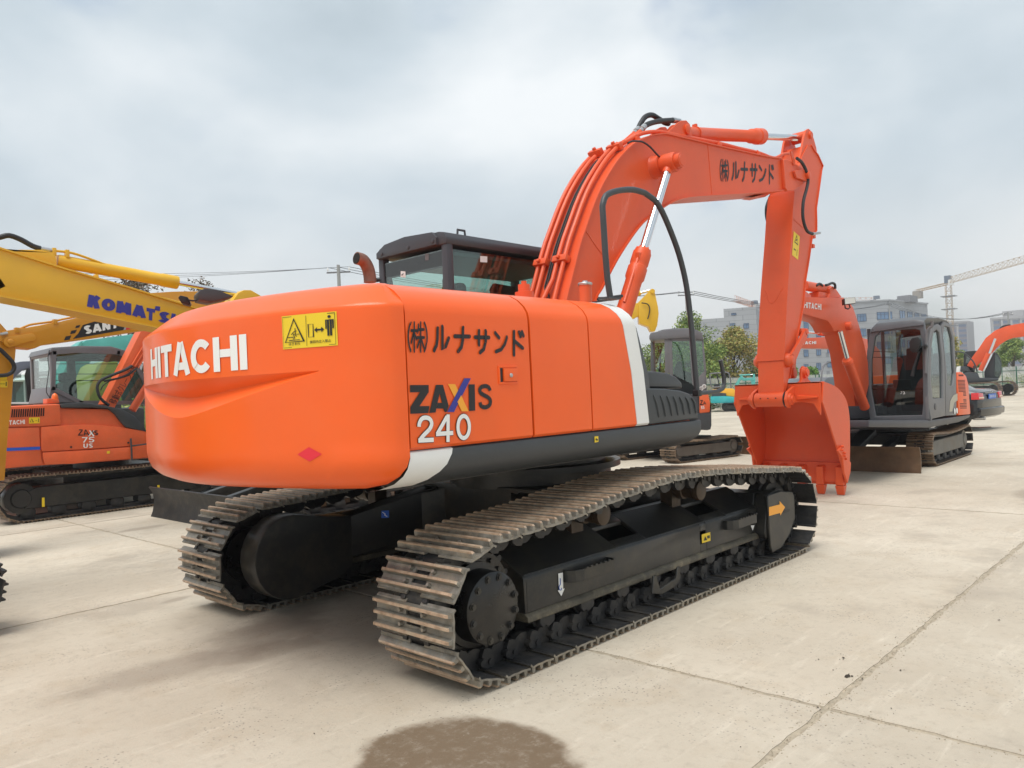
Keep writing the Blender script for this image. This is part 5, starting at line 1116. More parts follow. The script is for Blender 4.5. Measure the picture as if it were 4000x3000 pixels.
panel(tr_(UF, [(250, 342), (343, 338), (343, 287), (250, 290)], r2, yn-.01), (0, -1, 0), YS, 'warning_sticker', UO, .003)
place(strokes([[(.1, .2), (.4, .2), (.25, .8), (.1, .2)], [(.6, .45), (.75, .45)], [(.88, .2), (.88, .8)]], .05), 1, quadfn(tr_(UF, [(250, 342), (343, 338), (343, 287), (250, 290)], r2, yn-.01), (0, -1, 0), .005), KL, 'sticker_print', UO)
caps_text('ZA', qf([(672, 446), (772, 444), (758, 395), (682, 392)]), KL, 'model_lettering', UO, T=.16, gap=.08); caps_text('IS', qf([(795, 444), (848, 442), (846, 400), (795, 402)]), KL, 'model_lettering', UO, T=.2, gap=.12)
caps_text('X', qf([(758, 452), (815, 450), (815, 402), (770, 402)]), WL, 'model_lettering', UO, T=.16)
caps_text('75', qf([(705, 506), (812, 504), (817, 456), (707, 460)]), WL, 'model_number', UO, T=.16, gap=.15); caps_text('US', qf([(720, 553), (800, 550), (803, 513), (720, 516)]), WL, 'model_number', UO, T=.2, gap=.15)
panel(tr_(UF, [(55, 580), (346, 567), (346, 541), (55, 553)], r2, yn-.012), (0, -1, 0), mat('blue_tape', (.02, .1, .55), .4), 'blue_stripe', UO, .004)
for px in ((613, 545), (1108, 508)): c = tr_(UF, [px], r2, yn-.012)[0]; MB().cyl(c, c+V((0, -.01, 0)), .014, n=12).build('door_bolt', BK, UO)
tube(UF, UO, [(1130, 470), (1136, 560), (1140, 660)], r2, yn-.05, .014, GR, 'guard_bar'); tube(UF, UO, [(1140, 535), (1290, 515), (1400, 505)], r2, yn-.05, .011, GR, 'guard_bar')
panel(tr_(UF, [(923, 602), (948, 600), (948, 578), (923, 580)], r2, yn-.014), (0, -1, 0), YS, 'lift_point_sticker', UO, .004)
# beacon
pr(UF, UO, [(680, 1205), (680, 1133), (735, 1130), (850, 1150), (858, 1200)], s1, -.9, -.7, OR3, 'beacon_box', bev=.006)
p, q = tr_(UF, [(792, 1160), (788, 1050)], s1, -.8); MB().lathe(p, q, [(0, .045), (.03, .045), (.06, .042), (.09, .03), (.105, .012), (.11, .001)], 18).build('beacon_lamp', mat('beacon_orange', (.85, .16, .02), .25), UO)
# cab: near side at local y=-.2
yc = -.2
UC = frame_strip(UF, UO, [(760, 990), (775, 470), (1130, 445), (1700, 470), (1900, 560), (2090, 900), (2110, 1190), (1160, 1190)], s1, yc, .05, GC2, 'cab', d=.06)
pr(UF, UC, [(700, 480), (745, 395), (1130, 372), (1600, 378), (1850, 450), (1900, 520), (1880, 560), (1700, 478), (1130, 440), (740, 470)], s1, yc-.02, .85, GC2, 'cab_roof', bev=.02)
pr(UF, UC, [(690, 1190), (740, 960), (1160, 1190)], s1, yc-.01, .8, GC2, 'cab_side_panel', bev=.01)
glasspane(UF, UC, [(765, 960), (785, 475), (1130, 450), (1700, 478), (1880, 560), (2080, 900), (2090, 1180), (1160, 1185)], s1, yc+.01, GLD, 'side_window')
for v_ in (632, 778, 872): tube(UF, UC, [(790, v_), (1700, v_)], s1, yc+.05, .006, BK, 'guard_bar')
cr_ = tr_(UF, [(742, 430), (740, 1180)], s1, yc); xr_ = cr_[0].x
MB().bb(xr_-.02, xr_+.04, yc, yc+.08, 1.6, cr_[0].z).bb(xr_-.02, xr_+.04, .78, .86, 1.6, cr_[0].z).bb(xr_-.02, xr_+.03, yc, .86, cr_[0].z-.09, cr_[0].z-.01).bb(xr_-.02, xr_+.03, yc, .86, 1.5, 1.83).build('cab_rear_frame', GC2, UC, bev=.015)
MB().bb(xr_, xr_+.008, yc+.05, .8, 1.83, cr_[0].z-.09).build('rear_window', GL, UC)
MB().prism([(xr_+.5, 1.55), (xr_+.5, 2.4), (xr_+.6, 2.42), (xr_+.62, 1.55)], .7, .8).bb(xr_+.1, 1.1, .75, .8, 2.35, 2.42).bb(xr_+.1, 1.0, .3, .5, 2.40, 2.42).build('cab_lining', OC, UC)
MB().prism(rrect(xr_+.22, xr_+.42, 1.6, 1.98, .06), .1, .5).prism(rrect(xr_+.25, xr_+.36, 1.98, 2.14, .05), .2, .42).build('driver_seat', SEAT, UC, bev=.03)
tube(UF, UC, [(712, 430), (690, 560), (705, 700), (680, 900), (670, 1040), (720, 1120)], s1, yc-.03, .006, RUB, 'aerial_cable', 6, 3)
# slew boom with lettering
ub_ = [(1500, 1210), (2020, 180), (2180, -60), (2420, -150), (2500, 100), (2210, 300), (1660, 1245), (1640, 1290)]
UBm = pr(UF, UO, ub_, s1, -.72, -.45, OR3, 'boom', bev=.006)
kana_text('移動式クレーン仕様', quadfn(tr_(UF, [(1668, 1218), (1985, 690), (1890, 640), (1560, 1175)], s1, -.722), (0, -1, 0), .004), KL, 'crane_lettering', UBm, T=.075, gap=.2, sx=.95)
p, q = tr_(UF, [(1905, 1300), (2200, 820)], s1, -.4); MB().lathe(p, q, [(0, .06), (.3, .06), ((q-p).length, .055)], 18).build('boom_cylinder', OR3, UO)
for i, px in enumerate([[(1570, 1230), (1450, 1130), (1400, 980), (1450, 870), (1600, 800), (1800, 720), (1900, 660)], [(1500, 880), (1700, 840), (1850, 780), (1960, 700)], [(1450, 1010), (1500, 930), (1650, 850), (1850, 800), (2010, 650)]]): tube(UF, UO, px, s1, -.8+i*.02, (.022, .016, .008)[i], RUB, 'rubber_hose', 8, 3)
for k in range(3): tube(UF, UO, [(1900+k*45, 650+k*20), (2050+k*45, 400+k*20), (2160+k*40, 230)], s1, -.76, .012, OR3, 'hydraulic_pipe')
shoeU = shoe_mesh(.45, .154, 'track_shoe', [SHB, SHB], False, .018)
simple_tracks(UO, -1.75, 1.45, (-.92, .92), .45, .335, .154, shoeU, BF)
tube(UF, UO, [(0, 0)], r2, 0, .1, BF, 'x') if False else None
MB().cyl((0, 0, .4), (0, 0, .8), .42).bb(-.8, .8, -.75, .75, .4, .62).build('centre_frame', BF, UO, bev=.02)
for px in ([(360, 1062), (385, 1060), (382, 980), (360, 982)], [(1358, 915), (1378, 913), (1376, 873), (1356, 874)]): panel(tr_(UF, px, r2, -1.08), (0, -1, 0), YS, 'warning_sticker', UO, .01)

# ---- blue-grey cab behind it
GF = Fr(1.0, 12.2); GO = empty('excavator', GF, 'blue grey cab with arched window behind the faded orange machine', 'excavator')
gy = -.6
g_ = pr(GF, GO, [(160, 760), (190, 680), (215, 620), (300, 597), (560, 588), (560, 690), (400, 700), (320, 730), (250, 790), (200, 850), (165, 900)], s1, gy, gy+1.0, mat('blue_grey_cab', (.13, .15, .19), .45), 'cab_roof', bev=.015)
pr(GF, GO, [(370, 790), (400, 700), (560, 690), (560, 1190), (395, 1190)], s1, gy, gy+.08, BK, 'cab_pillar', bev=.005)
glasspane(GF, GO, [(175, 1190), (175, 880), (250, 790), (370, 790), (395, 1190)], s1, gy+.03)
pr(GF, GO, [(120, 1210), (120, 1185), (540, 1180), (540, 1216)], s1, gy-.05, gy+.9, WH, 'cab_sill', bev=.005)
pr(GF, GO, [(-60, 1500), (-60, 1215), (560, 1215), (900, 1250), (900, 2300), (-60, 2300)], s1, gy, gy+1.5, BF, 'house_body', bev=.02)
MB().bb(-2.6, 1.2, -.6, -.15, 0, .6).build('track_frame', BD, GO, bev=.1)
# ---- orange boom seen through its window
# ---- teal machine further back
TF = Fr(1.6, 14.0); TO = empty('excavator', TF, 'teal excavator with folded boom standing behind the grey cab', 'excavator')
pr(TF, TO, [(1060, 1280), (700, 1250), (1000, 570), (1115, 370), (1240, 290), (1990, 195), (2120, 230), (2060, 420), (1800, 600), (1500, 560), (1300, 600)], s1, -.3, .3, TE, 'boom', bev=.02)
pr(TF, TO, [(990, 600), (1115, 372), (1160, 308), (1200, 300), (1060, 590), (800, 1090), (740, 1090)], s1, -.42, -.3, TE, 'boom_side_plate', bev=.01)
pr(TF, TO, [(600, 2200), (600, 1300), (2100, 1250), (2100, 2200)], s1, -.9, 1.2, BF, 'house_body', bev=.1)
MB().bb(-2.2, 1.0, -1.1, -.6, 0, .7).build('track_frame', BD, TO, bev=.2)
YF = Fr(2.6, 13.0); YO_ = empty('excavator', YF, 'pale yellow machine glimpsed through the cab window at the left', 'excavator')
pr(YF, YO_, [(1290, 900), (1400, 650), (1480, 600), (1700, 600), (1760, 1200), (1290, 1200)], s1, -.5, .5, mat('pale_yellow', (.55, .48, .14), .5), 'boom', bev=.02)
pr(YF, YO_, [(1290, 2200), (1290, 1190), (1760, 1190), (1760, 2200)], s1, -.5, 1, BF, 'house_body', bev=.05)

# ---- grey-cabbed small excavator beyond the handrail
z1 = (2450, 1100, 2.37); ZT = Fr(9.15, 4.28, -11.5); ZO = empty('excavator', ZT, 'small excavator with grey cab and 55 on its orange flank, behind the handrail', 'excavator')
shoeZ = shoe_mesh(.4, .135, 'track_shoe', [SHB, SHB], True, .016)
simple_tracks(ZO, -1.0, 1.05, (-.72, .72), .4, .22, .135, shoeZ, BS2 if False else mat('grey_brown_frame', (.14, .12, .1), .6, noise=.2, nscale=6))
MB().prism([(1.28, 0), (1.31, 0), (1.34, .12), (1.34, .26), (1.29, .37), (1.26, .37), (1.31, .25), (1.31, .12)], -.98, .98).build('dozer_blade', RS, ZO, bev=.004)
for y in (-.3, .3): MB().beam((.4, y, .3), (1.3, y, .15), .09, .1).build('blade_arm', BF, ZO)
MB().cyl((0, 0, .35), (0, 0, .62), .35).bb(-.5, .5, -.55, .55, .3, .45).build('centre_frame', BF, ZO)
ZU = Fr(9.15, 4.28, -59)     # the house is slewed: its flank faces the yard
inv = ZT.I @ ZU.M
def zb(o): o.matrix_basis = inv.copy(); return o
yz = -.75
def zp(pts, y0, y1, m, name, bev=.012, par=None):
    ps = [(p.x, p.z) for p in tr_(ZU, pts, z1, yz)]; o = MB().prism(ps, y0, y1).build(name, m, ZO if par is None else par, bev=bev)
    return zb(o) if par is None else o
ZC = zp([(205, 500), (218, 475), (370, 445), (600, 430), (690, 470), (706, 530), (690, 545), (600, 520), (395, 530), (350, 535), (205, 540)], yz-.03, yz+1.25, GC2, 'cab', .02)
zp([(280, 455), (330, 440), (450, 428), (560, 428), (580, 440), (450, 450), (300, 468)], yz+.1, yz+1.1, GC2, 'roof_hatch', .01, ZC)
for px in ([(345, 530), (392, 530), (400, 850), (350, 850)], [(392, 525), (415, 525), (425, 900), (395, 880)], [(572, 530), (632, 530), (655, 1000), (600, 950)], [(690, 540), (706, 540), (730, 800), (735, 1000), (715, 1010), (712, 830)], [(395, 525), (700, 520), (700, 548), (395, 550)], [(645, 900), (712, 830), (735, 1000), (742, 1040), (650, 1040)]): zp(px, yz, yz+.07, GC2, 'cab_pillar', .006, ZC)
zp([(200, 540), (240, 540), (250, 850), (200, 850)], yz+.9, yz+.97, GC2, 'cab_pillar', .006, ZC)
for px, m_ in (([(235, 545), (345, 540), (350, 845), (250, 845)], GL), ([(412, 548), (572, 545), (600, 950), (425, 860)], GLD), ([(632, 548), (692, 548), (712, 830), (650, 910)], GLD)):
    ps = [(p.x, p.z) for p in tr_(ZU, px, z1, yz)]; MB().prism(ps, yz+.03, yz+.036).build('window_pane', m_, ZC)
for px in ([(430, 800), (470, 730), (500, 740), (520, 820), (590, 840), (600, 950), (430, 950)], [(230, 1040), (230, 845), (600, 860), (640, 1040)]): zp(px, yz+.3, yz+.9, SEAT, 'driver_seat', .02, ZC)
ps = tr_(ZU, [(308, 620), (296, 835)], z1, yz); MB().tube([p+V((0, .2, 0)) for p in ps], .02, 6).build('wiper', BK, ZC)
zp([(668, 1040), (742, 1000), (768, 1120), (768, 1210), (668, 1222)], yz-.01, yz+1.3, OR3, 'flank_panel', .03)
zp([(640, 1222), (768, 1212), (778, 1140), (780, 1330), (770, 1368), (740, 1375), (640, 1370)], yz-.02, yz+1.4, GR, 'counterweight', .03)
zp([(100, 1380), (100, 1040), (680, 1040), (680, 1380)], yz+.05, yz+1.35, GR, 'house_body', .03)
qz = lambda px: quadfn(tr_(ZU, px, z1, yz), (0, -1, 0), .014)
for a, k in (('Z', [(672, 1145), (700, 1142), (700, 1095), (675, 1098)]),): zb(caps_text(a, qz(k), KL, 'model_lettering', ZO, T=.18))
zb(caps_text('A', qz([(702, 1140), (730, 1135), (722, 1108), (705, 1110)]), KL, 'model_lettering', ZO, T=.18)); zb(caps_text('55', quadfn(tr_(ZU, [(684, 1180), (715, 1177), (714, 1150), (684, 1152)], z1, yz), (0, -1, 0), .014), WL, 'model_number', ZO, T=.18, gap=.15))
for px in ((685, 990), (712, 970)):
    c = tr_(ZU, [px], z1, yz)[0]; o = MB().cyl(c+V((0, -.004, 0)), c+V((0, -.008, 0)), .042, n=20).build('round_sticker', WL, ZO); zb(o)
    o = MB().cyl(c+V((0, -.008, 0)), c+V((0, -.011, 0)), .028, n=20).build('round_sticker', STL, ZO); zb(o)
MB().beam((.5, 0, .8), (1.2, 0, 2.2), .2, .25).beam((1.2, 0, 2.2), (2.0, 0, 1.6), .18, .2).build('boom', OR3, ZO, bev=.01) if False else None
# ---- the yellow boom end standing up behind it
c6y = (2000, 1000, 2.212); BF_ = Fr(11.5, 9.5, -50); BO = empty('excavator', BF_, 'yellow excavator boom head rising behind the white striped body', 'excavator')
pr(BF_, BO, [(1090, 400), (1160, 330), (1185, 300), (1210, 280), (1230, 295), (1262, 440), (1268, 500), (1255, 600), (1235, 650), (1200, 650), (1180, 610), (1100, 580)], c6y, -.2, .2, YE, 'arm_head', bev=.01)
pr(BF_, BO, [(900, 430), (1090, 405), (1180, 450), (1175, 500), (1090, 520), (900, 620)], c6y, -.16, .16, YE, 'boom', bev=.01)
pr(BF_, BO, [(600, 1500), (600, 900), (1100, 900), (1100, 1500)], c6y, 0, 1.5, YE, 'house_body', bev=.05)
rod(BF_, BO, (1100, 322), (1190, 297), c6y, 0, .035, CHR); rod(BF_, BO, (950, 360), (1110, 318), c6y, 0, .07, YE, 'arm_cylinder')
tube(BF_, BO, [(1120, 405), (1170, 415), (1190, 450), (1185, 500), (1172, 545)], c6y, -.25, .015, RUB, 'rubber_hose', 8, 3)
c = tr_(BF_, [(1215, 305)], c6y, -.2)[0]; MB().cyl(c, c+V((0, -.04, 0)), .06, n=16).build('arm_pin', YE, BO)
MB().bb(-1, 1.5, -1, 1, 0, .8).build('track_frame', BD, BO, bev=.2)

# ---- turquoise and yellow mini digger by the fence
kb = (2700, 1350, 5.53); MF = Fr(33.0, 15.7, -62); MO = empty('mini_excavator', MF, 'turquoise and yellow mini digger with open canopy frame by the fence', 'excavator')
pr(MF, MO, [(418, 1110), (440, 1100), (560, 1095), (700, 1090), (860, 1100), (985, 1125), (988, 1215), (860, 1245), (440, 1245), (420, 1230)], kb, -.7, .8, TB, 'counterweight', bev=.06)
pr(MF, MO, [(440, 950), (650, 930), (880, 925), (940, 950), (975, 1020), (978, 1112), (760, 1088), (440, 1095)], kb, -.6, .6, mat('warm_yellow', (.82, .42, .03), .4), 'engine_cover', bev=.05)
pr(MF, MO, [(440, 1010), (620, 1018), (755, 1030), (760, 1088), (440, 1098)], kb, -.63, -.55, GR, 'side_panel', bev=.01)
for y in (-.5, .5): tube(MF, MO, [(640, 890), (480, 900), (425, 850), (408, 640), (430, 605), (640, 590), (700, 575), (780, 582), (820, 620), (850, 780), (862, 930)], kb, y, .035, GC2, 'canopy_frame', 8, 2)
tube(MF, MO, [(555, 620), (605, 840)], kb, .2, .03, BK, 'canopy_post')
pr(MF, MO, [(480, 935), (500, 830), (600, 830), (640, 940)], kb, -.25, .25, BK, 'driver_seat', bev=.03)
pr(MF, MO, [(930, 1010), (945, 850), (1030, 700), (1085, 650), (1065, 760), (1000, 900), (990, 1010)], kb, -.1, .1, TE, 'boom', bev=.01)
pr(MF, MO, [(1055, 650), (1110, 660), (1140, 705), (1340, 690), (1385, 745), (1300, 775), (1270, 752), (1130, 762), (1080, 745)], kb, -.1, .1, TE, 'boom_head', bev=.01)
rod(MF, MO, (1040, 640), (1280, 628), kb, 0, .04, TE, 'arm_cylinder'); rod(MF, MO, (1280, 628), (1370, 622), kb, 0, .025, CHR)
pr(MF, MO, [(1330, 615), (1375, 612), (1392, 740), (1375, 870), (1310, 880), (1290, 760), (1340, 730)], kb, -.09, .09, TE, 'arm', bev=.01)
for (x0, y0, x1, y1) in ((665, 1085, 740, 1150), (800, 1100, 830, 1130)):
    pass
shoeK = shoe_mesh(.3, .11, 'track_shoe', [BD, BD], False, .015)
p_ = tr_(MF, [(655, 1420)], kb, -.8)[0]; q_ = tr_(MF, [(420, 1240)], kb, .4)[0]
simple_tracks(MO, p_.x, p_.x+2.1, (-.65, .65), .3, .24, .11, shoeK, BF)
MB().bb(p_.x+.3, p_.x+1.8, -.5, .5, .2, .62).build('centre_frame', BF, MO)
# ---- orange excavator with grey glazed cab, facing us at the right
w5 = (3000, 1000, 1.746); w4 = (2800, 1000, 3.6867); RF = Fr(10.2, .48); RO = empty('excavator', RF, 'orange excavator with large grey glazed cab and rusty blade at the right', 'excavator')
def fx_pts(pts, K, x): return crop(RF, pts, *K, x=x)
xf = -1.3                                   # front face of the cab in the machine's frame
yl = -1.08                                  # its side face
fo = fx_pts([(696, 1122), (666, 900), (674, 650), (698, 500), (735, 478), (1000, 446), (1062, 444), (1084, 600), (1092, 1000), (1114, 1122)], w5, xf)
fi = fx_pts([(735, 1092), (702, 900), (706, 700), (730, 550), (765, 516), (1000, 496), (1035, 506), (1052, 620), (1058, 1000), (1050, 1085)], w5, xf)
mb = MB(); n = len(fo)
for a, b, s_ in ((fo, fi, 1),):
    d = V((.07, 0, 0)); mb.add(a+b+[p+d for p in a]+[p+d for p in b], [(i, (i+1) % n, (i+1) % n+n, i+n) for i in range(n)]+[(i+2*n, (i+1) % n+2*n, (i+1) % n+3*n, i+3*n) for i in range(n)]+[(i, (i+1) % n, (i+1) % n+2*n, i+2*n) for i in range(n)]+[(i+n, (i+1) % n+n, (i+1) % n+3*n, i+3*n) for i in range(n)])
GLR = glassmat('reflective_windscreen', (.30, .38, .37), .1)
GM = mat('mid_grey_cab', (.105, .11, .12), .38, noise=.08)
RC = mb.build('cab', GM, RO, bev=.012, ang=50)
mb = MB(); mb.add([p+V((.03, 0, 0)) for p in fi], [tuple(range(n))]); mb.build('windscreen', GLR, RC)
yR = fo[0].y
def sidep(pts, y0, y1, m, name, bev=.01, par=RC, y=yl): return pr(RF, par, pts, w5, y0, y1, m, name, bev, yt=y)
def ring2(outer, inner, y, d, m, name, par):
    a = [p for p in tr_(RF, outer, w5, y)]; b = [p for p in tr_(RF, inner, w5, y)]; n = len(a); dd = V((0, d, 0)); mb = MB()
    mb.add(a+b+[p+dd for p in a]+[p+dd for p in b], [(i, (i+1) % n, (i+1) % n+n, i+n) for i in range(n)]+[(i+2*n, (i+1) % n+2*n, (i+1) % n+3*n, i+3*n) for i in range(n)]+[(i, (i+1) % n, (i+1) % n+2*n, i+2*n) for i in range(n)]+[(i+n, (i+1) % n+n, (i+1) % n+3*n, i+3*n) for i in range(n)])
    return mb.build(name, m, par, bev=.006, ang=45)
DO = ring2([(1100, 1115), (1092, 900), (1098, 600), (1120, 480), (1160, 462), (1180, 480), (1205, 700), (1210, 1090)], [(1125, 972), (1112, 850), (1113, 640), (1130, 520), (1150, 500), (1168, 520), (1188, 700), (1192, 968)], yl-.004, .05, GC2, 'cab_door', RC)
sidep([(1112, 965), (1112, 640), (1130, 520), (1168, 518), (1188, 700), (1192, 968)], yl+.02, yl+.026, GLD, 'door_window', 0)
ring2([(1213, 1090), (1208, 700), (1182, 480), (1200, 448), (1245, 465), (1272, 560), (1284, 800), (1286, 1085)], [(1228, 880), (1210, 700), (1194, 540), (1206, 474), (1238, 486), (1258, 560), (1272, 800), (1262, 888)], yl-.004, .05, GC2, 'cab_side', RC)
sidep([(1228, 880), (1210, 700), (1194, 540), (1206, 474), (1238, 486), (1258, 560), (1272, 800), (1262, 888)], yl+.02, yl+.026, GLD, 'side_window', 0)
c = tr_(RF, [(1138, 1028)], w5, yl)[0]; MB().lathe(c+V((0, -.004, 0)), c+V((0, -.012, 0)), [(0, .055), (.006, .055), (.008, .04)], 18).build('door_handle', GC, RC)
rp = fx_pts([(698, 505), (735, 478), (1000, 446), (1062, 444)], w5, xf); bx_ = tr_(RF, [(1180, 440), (1245, 468)], w5, yl)
mb = MB(); rr = []
for dx, dz in ((-.02, -.03), (.0, .03), (.15, .085), (.8, .11), (1.3, .09), (1.55, .02), (1.62, -.1)): rr.append([V((xf+dx, rp[0].y+.0, rp[0].z+dz-.02)), V((xf+dx, rp[0].y-.1, rp[1].z+dz+.01)), V((xf+dx, rp[2].y, rp[2].z+dz)), V((xf+dx, yl, rp[3].z+dz-.03)), V((xf+dx, yl+.06, rp[3].z-.06+dz*.3)), V((xf+dx, rp[0].y-.05, rp[3].z-.06+dz*.3))])
mb.loft(rr).build('cab_roof', GM, RC, bev=.015, ang=50)
MB().bb(xf+.07, xf+1.6, yR-.03, yR, .8, 1.35).bb(xf+.07, xf+.13, yR-.04, yR, 1.35, 2.3).bb(xf+1.55, xf+1.62, yl+.05, yR, .8, 1.85).bb(xf+1.2, xf+1.54, yl+.06, yR-.05, .85, 1.3).bb(xf+.75, xf+.81, yR-.04, yR, 1.35, 2.3).bb(xf+1.55, xf+1.6, yR-.08, yR, 1.3, 2.3).build('cab_far_wall', GC, RC)
MB().bb(xf+.07, xf+1.6, yl+.05, yR, .78, .84).build('cab_floor', OC, RC)
MB().prism(rrect(xf+.75, xf+1.25, 1.0, 1.22, .05), -.85, -.4).prism([(xf+1.1, 1.2), (xf+1.25, 1.2), (xf+1.38, 1.95), (xf+1.25, 1.97)], -.83, -.42).build('driver_seat', SEAT, RC, bev=.03)
MB().bb(xf+.3, xf+.6, -.5, -.35, .84, 1.3).prism([(xf+.12, 1.25), (xf+.16, 1.25), (xf+.16, 1.42), (xf+.12, 1.42)], -.52, -.8).build('control_console', BK, RC, bev=.02)
MB().tube(fx_pts([(705, 905), (1055, 905)], w5, xf+.05), .012, 6).build('window_bar', BK, RC); MB().tube(fx_pts([(715, 650), (860, 655)], w5, xf+.08), .006, 6).tube(fx_pts([(712, 690), (850, 695)], w5, xf+.08), .006, 6).build('guard_bar', BK, RC)
caps_text('37', quadfn(fx_pts([(903, 943), (935, 941), (935, 922), (903, 924)], w5, xf+.02), (-1, 0, 0), .004), WL, 'chalk_mark', RC, T=.12) if False else None
MB().tube(fx_pts([(903, 940), (915, 932), (906, 925), (918, 922)], w5, xf+.02), .003, 5).tube(fx_pts([(922, 942), (932, 930), (924, 922), (934, 940), (926, 944)], w5, xf+.02), .003, 5).build('chalk_mark', WL, RC)
# wiper, mirror
MB().tube(fx_pts([(985, 820), (995, 760), (1018, 690), (1030, 650)], w5, xf-.02), [.03, .022, .016, .012], 6).build('wiper', BK, RC)
MB().tube(fx_pts([(1000, 612), (1040, 615), (1085, 620)], w5, xf-.06), .012, 8).lathe(fx_pts([(1075, 617)], w5, xf-.1)[0], fx_pts([(1075, 617)], w5, xf+.0)[0], [(0, .02), (.03, .035), (.1, .035)], 12).build('mirror_arm', BK, RC)
mi = fx_pts([(966, 640), (962, 590), (980, 560), (1020, 552), (1040, 575), (1036, 620), (1015, 655), (985, 658)], w5, xf-.12); MB().hexa(mi, [p+V((.05, 0, 0)) for p in mi]).build('mirror', BK, RC, bev=.01)
MB().tube(fx_pts([(1120, 445), (1118, 480), (1085, 510), (1078, 620), (1076, 800)], w5, xf-.03), .022, 8, 2).build('grab_rail', GC2, RC)
# body behind and below the cab
sidep([(690, 1120), (1114, 1118), (1380, 1082), (1378, 1100), (1300, 1135), (1118, 1168), (1114, 1172), (690, 1168)], yl, .7, GC, 'deck_skirt', .02, RO)
MB().bb(xf-.02, xf+.02, yl, .72, .60, .76).build('front_skirt', GC, RO, bev=.01)
RB_ = sidep([(1287, 792), (1322, 790), (1352, 818), (1366, 870), (1382, 1080), (1300, 1088), (1292, 900)], yl-.005, 1.0, OR, 'engine_cover', .03, RO)
vv = MB()
def slot(x0, x1, y0, n, dy, sk):
    for i in range(n):
        a = y0+i*dy; ps = tr_(RF, [(x0+i*sk, a+5.5), (x1+i*sk, a+5), (x1+i*sk, a+.5), (x0+i*sk, a+1)], w5, yl); vv.hexa([p+V((0, -.0065, 0)) for p in ps], [p+V((0, .02, 0)) for p in ps])
slot(1292, 1340, 845, 9, 9.5, .8); slot(1328, 1348, 930, 3, 9, .8); slot(1330, 1350, 975, 3, 9, .8); slot(1306, 1352, 1004, 4, 10, .4); slot(1297, 1330, 808, 2, 6, 1)
vv.build('vent_slot', INK, RB_, kind='stuff')
sidep([(1234, 1062), (1240, 990), (1262, 950), (1287, 938), (1288, 985), (1265, 1000), (1252, 1060)], yl-.012, yl-.006, mat('beige_vinyl', (.45, .42, .33), .5), 'beige_sticker', 0)
for px in ((1268, 1058), (1283, 1055)): c = tr_(RF, [px], w5, yl)[0]; MB().cyl(c+V((0, -.012, 0)), c+V((0, -.016, 0)), .05, n=20).build('round_sticker', WL, RC)
MB().bb(xf+.3, 1.1, -.3, 1.05, .76, 1.35).build('house_body', GC, RO, bev=.06)
# undercarriage
shoeR = shoe_mesh(.4, .14, 'track_shoe', [SHB, RS], True, .018)
simple_tracks(RO, -1.45, 1.15, (-.94, .94), .42, .28, .14, shoeR, mat('grey_frame', (.17, .16, .14), .6, noise=.2, nscale=5, dirt=(.2, .13, .07)), sag=.05)
MB().cyl((0, 0, .35), (0, 0, .62), .42).bb(-.75, .75, -.75, .75, .3, .5).build('centre_frame', BF, RO)
MB().prism([(-2.24, 0), (-2.21, 0), (-2.18, .1), (-2.17, .22), (-2.2, .36), (-2.23, .4), (-2.26, .4), (-2.235, .34), (-2.215, .22), (-2.225, .1)], -1.18, 1.16).build('dozer_blade', RS, RO, bev=.004)
for y in (-.45, .45): MB().beam((-2.2, y, .15), (-.9, y, .42), .12, .1).build('blade_arm', GR, RO, bev=.008)
MB().beam((-2.15, -.1, .3), (-1.2, -.1, .55), .26, .1).build('blade_cylinder_cover', GR, RO, bev=.01)
# boom of that machine
yb = -.18
RBm = pr(RF, RO, [(1150, 590), (1640, 597), (1820, 600), (1900, 650), (1965, 745), (2050, 1000), (2130, 1300), (2180, 1550), (2190, 1850), (2120, 2160), (1990, 2160), (1960, 1800), (1900, 1400), (1820, 1120), (1760, 1060), (1690, 1090), (1650, 1000), (1600, 935), (1240, 830), (1150, 800)], w4, yb, .12, OR2, 'boom', bev=.006)
caps_text('HITACHI', quadfn(tr_(RF, [(1252, 745), (1500, 778), (1500, 692), (1252, 662)], w4, yb), (0, -1, 0), .005), WL, 'maker_lettering', RBm, T=.2, gap=.1)
pr(RF, RO, [(1610, 600), (1635, 540), (1625, 470), (1670, 435), (1720, 480), (1800, 595)], w4, -.13, .08, OR2, 'cylinder_lug', bev=.005)
p, q = tr_(RF, [(1250, 425), (1610, 490)], w4, -.03); MB().lathe(p, q, [(0, .075), ((q-p).length, .075)], 20).build('arm_cylinder', OR2, RO)
pr(RF, RO, [(1460, 590), (1470, 510), (1600, 530), (1620, 590)], w4, -.1, .05, OR2, 'valve_block', bev=.006)
tube(RF, RO, [(1570, 420), (1600, 415), (1660, 390), (1700, 410), (1705, 470)], w4, -.15, .02, RUB, 'rubber_hose', 8, 3); tube(RF, RO, [(1430, 430), (1480, 400), (1520, 430)], w4, -.1, .02, RUB, 'rubber_hose', 8, 3)
p, q = tr_(RF, [(1775, 1080), (1890, 1510)], w4, -.28); MB().cyl(p, q, .035, n=16).build('cylinder_rod', CHR, RO)
p, q = tr_(RF, [(1875, 1490), (2120, 2150)], w4, -.28); MB().lathe(p, p+(q-p)*1.05, [(0, .07), (.05, .085), (.06, .075), ((q-p).length*1.05, .075)], 18).build('boom_cylinder', OR2, RO)
c = tr_(RF, [(1870, 1010)], w4, yb)[0]; MB().lathe(c+V((0, .05, 0)), c+V((0, -.16, 0)), [(0, .07), (.12, .065), (.13, .05)], 18).build('boom_boss', OR2, RBm)
lm = tr_(RF, [(1838, 700), (1832, 612), (1990, 590), (2005, 680)], w4, -.45); MB().hexa(lm, [p+V((.12, .08, 0)) for p in lm]).build('boom_lamp', BK, RO, bev=.01)
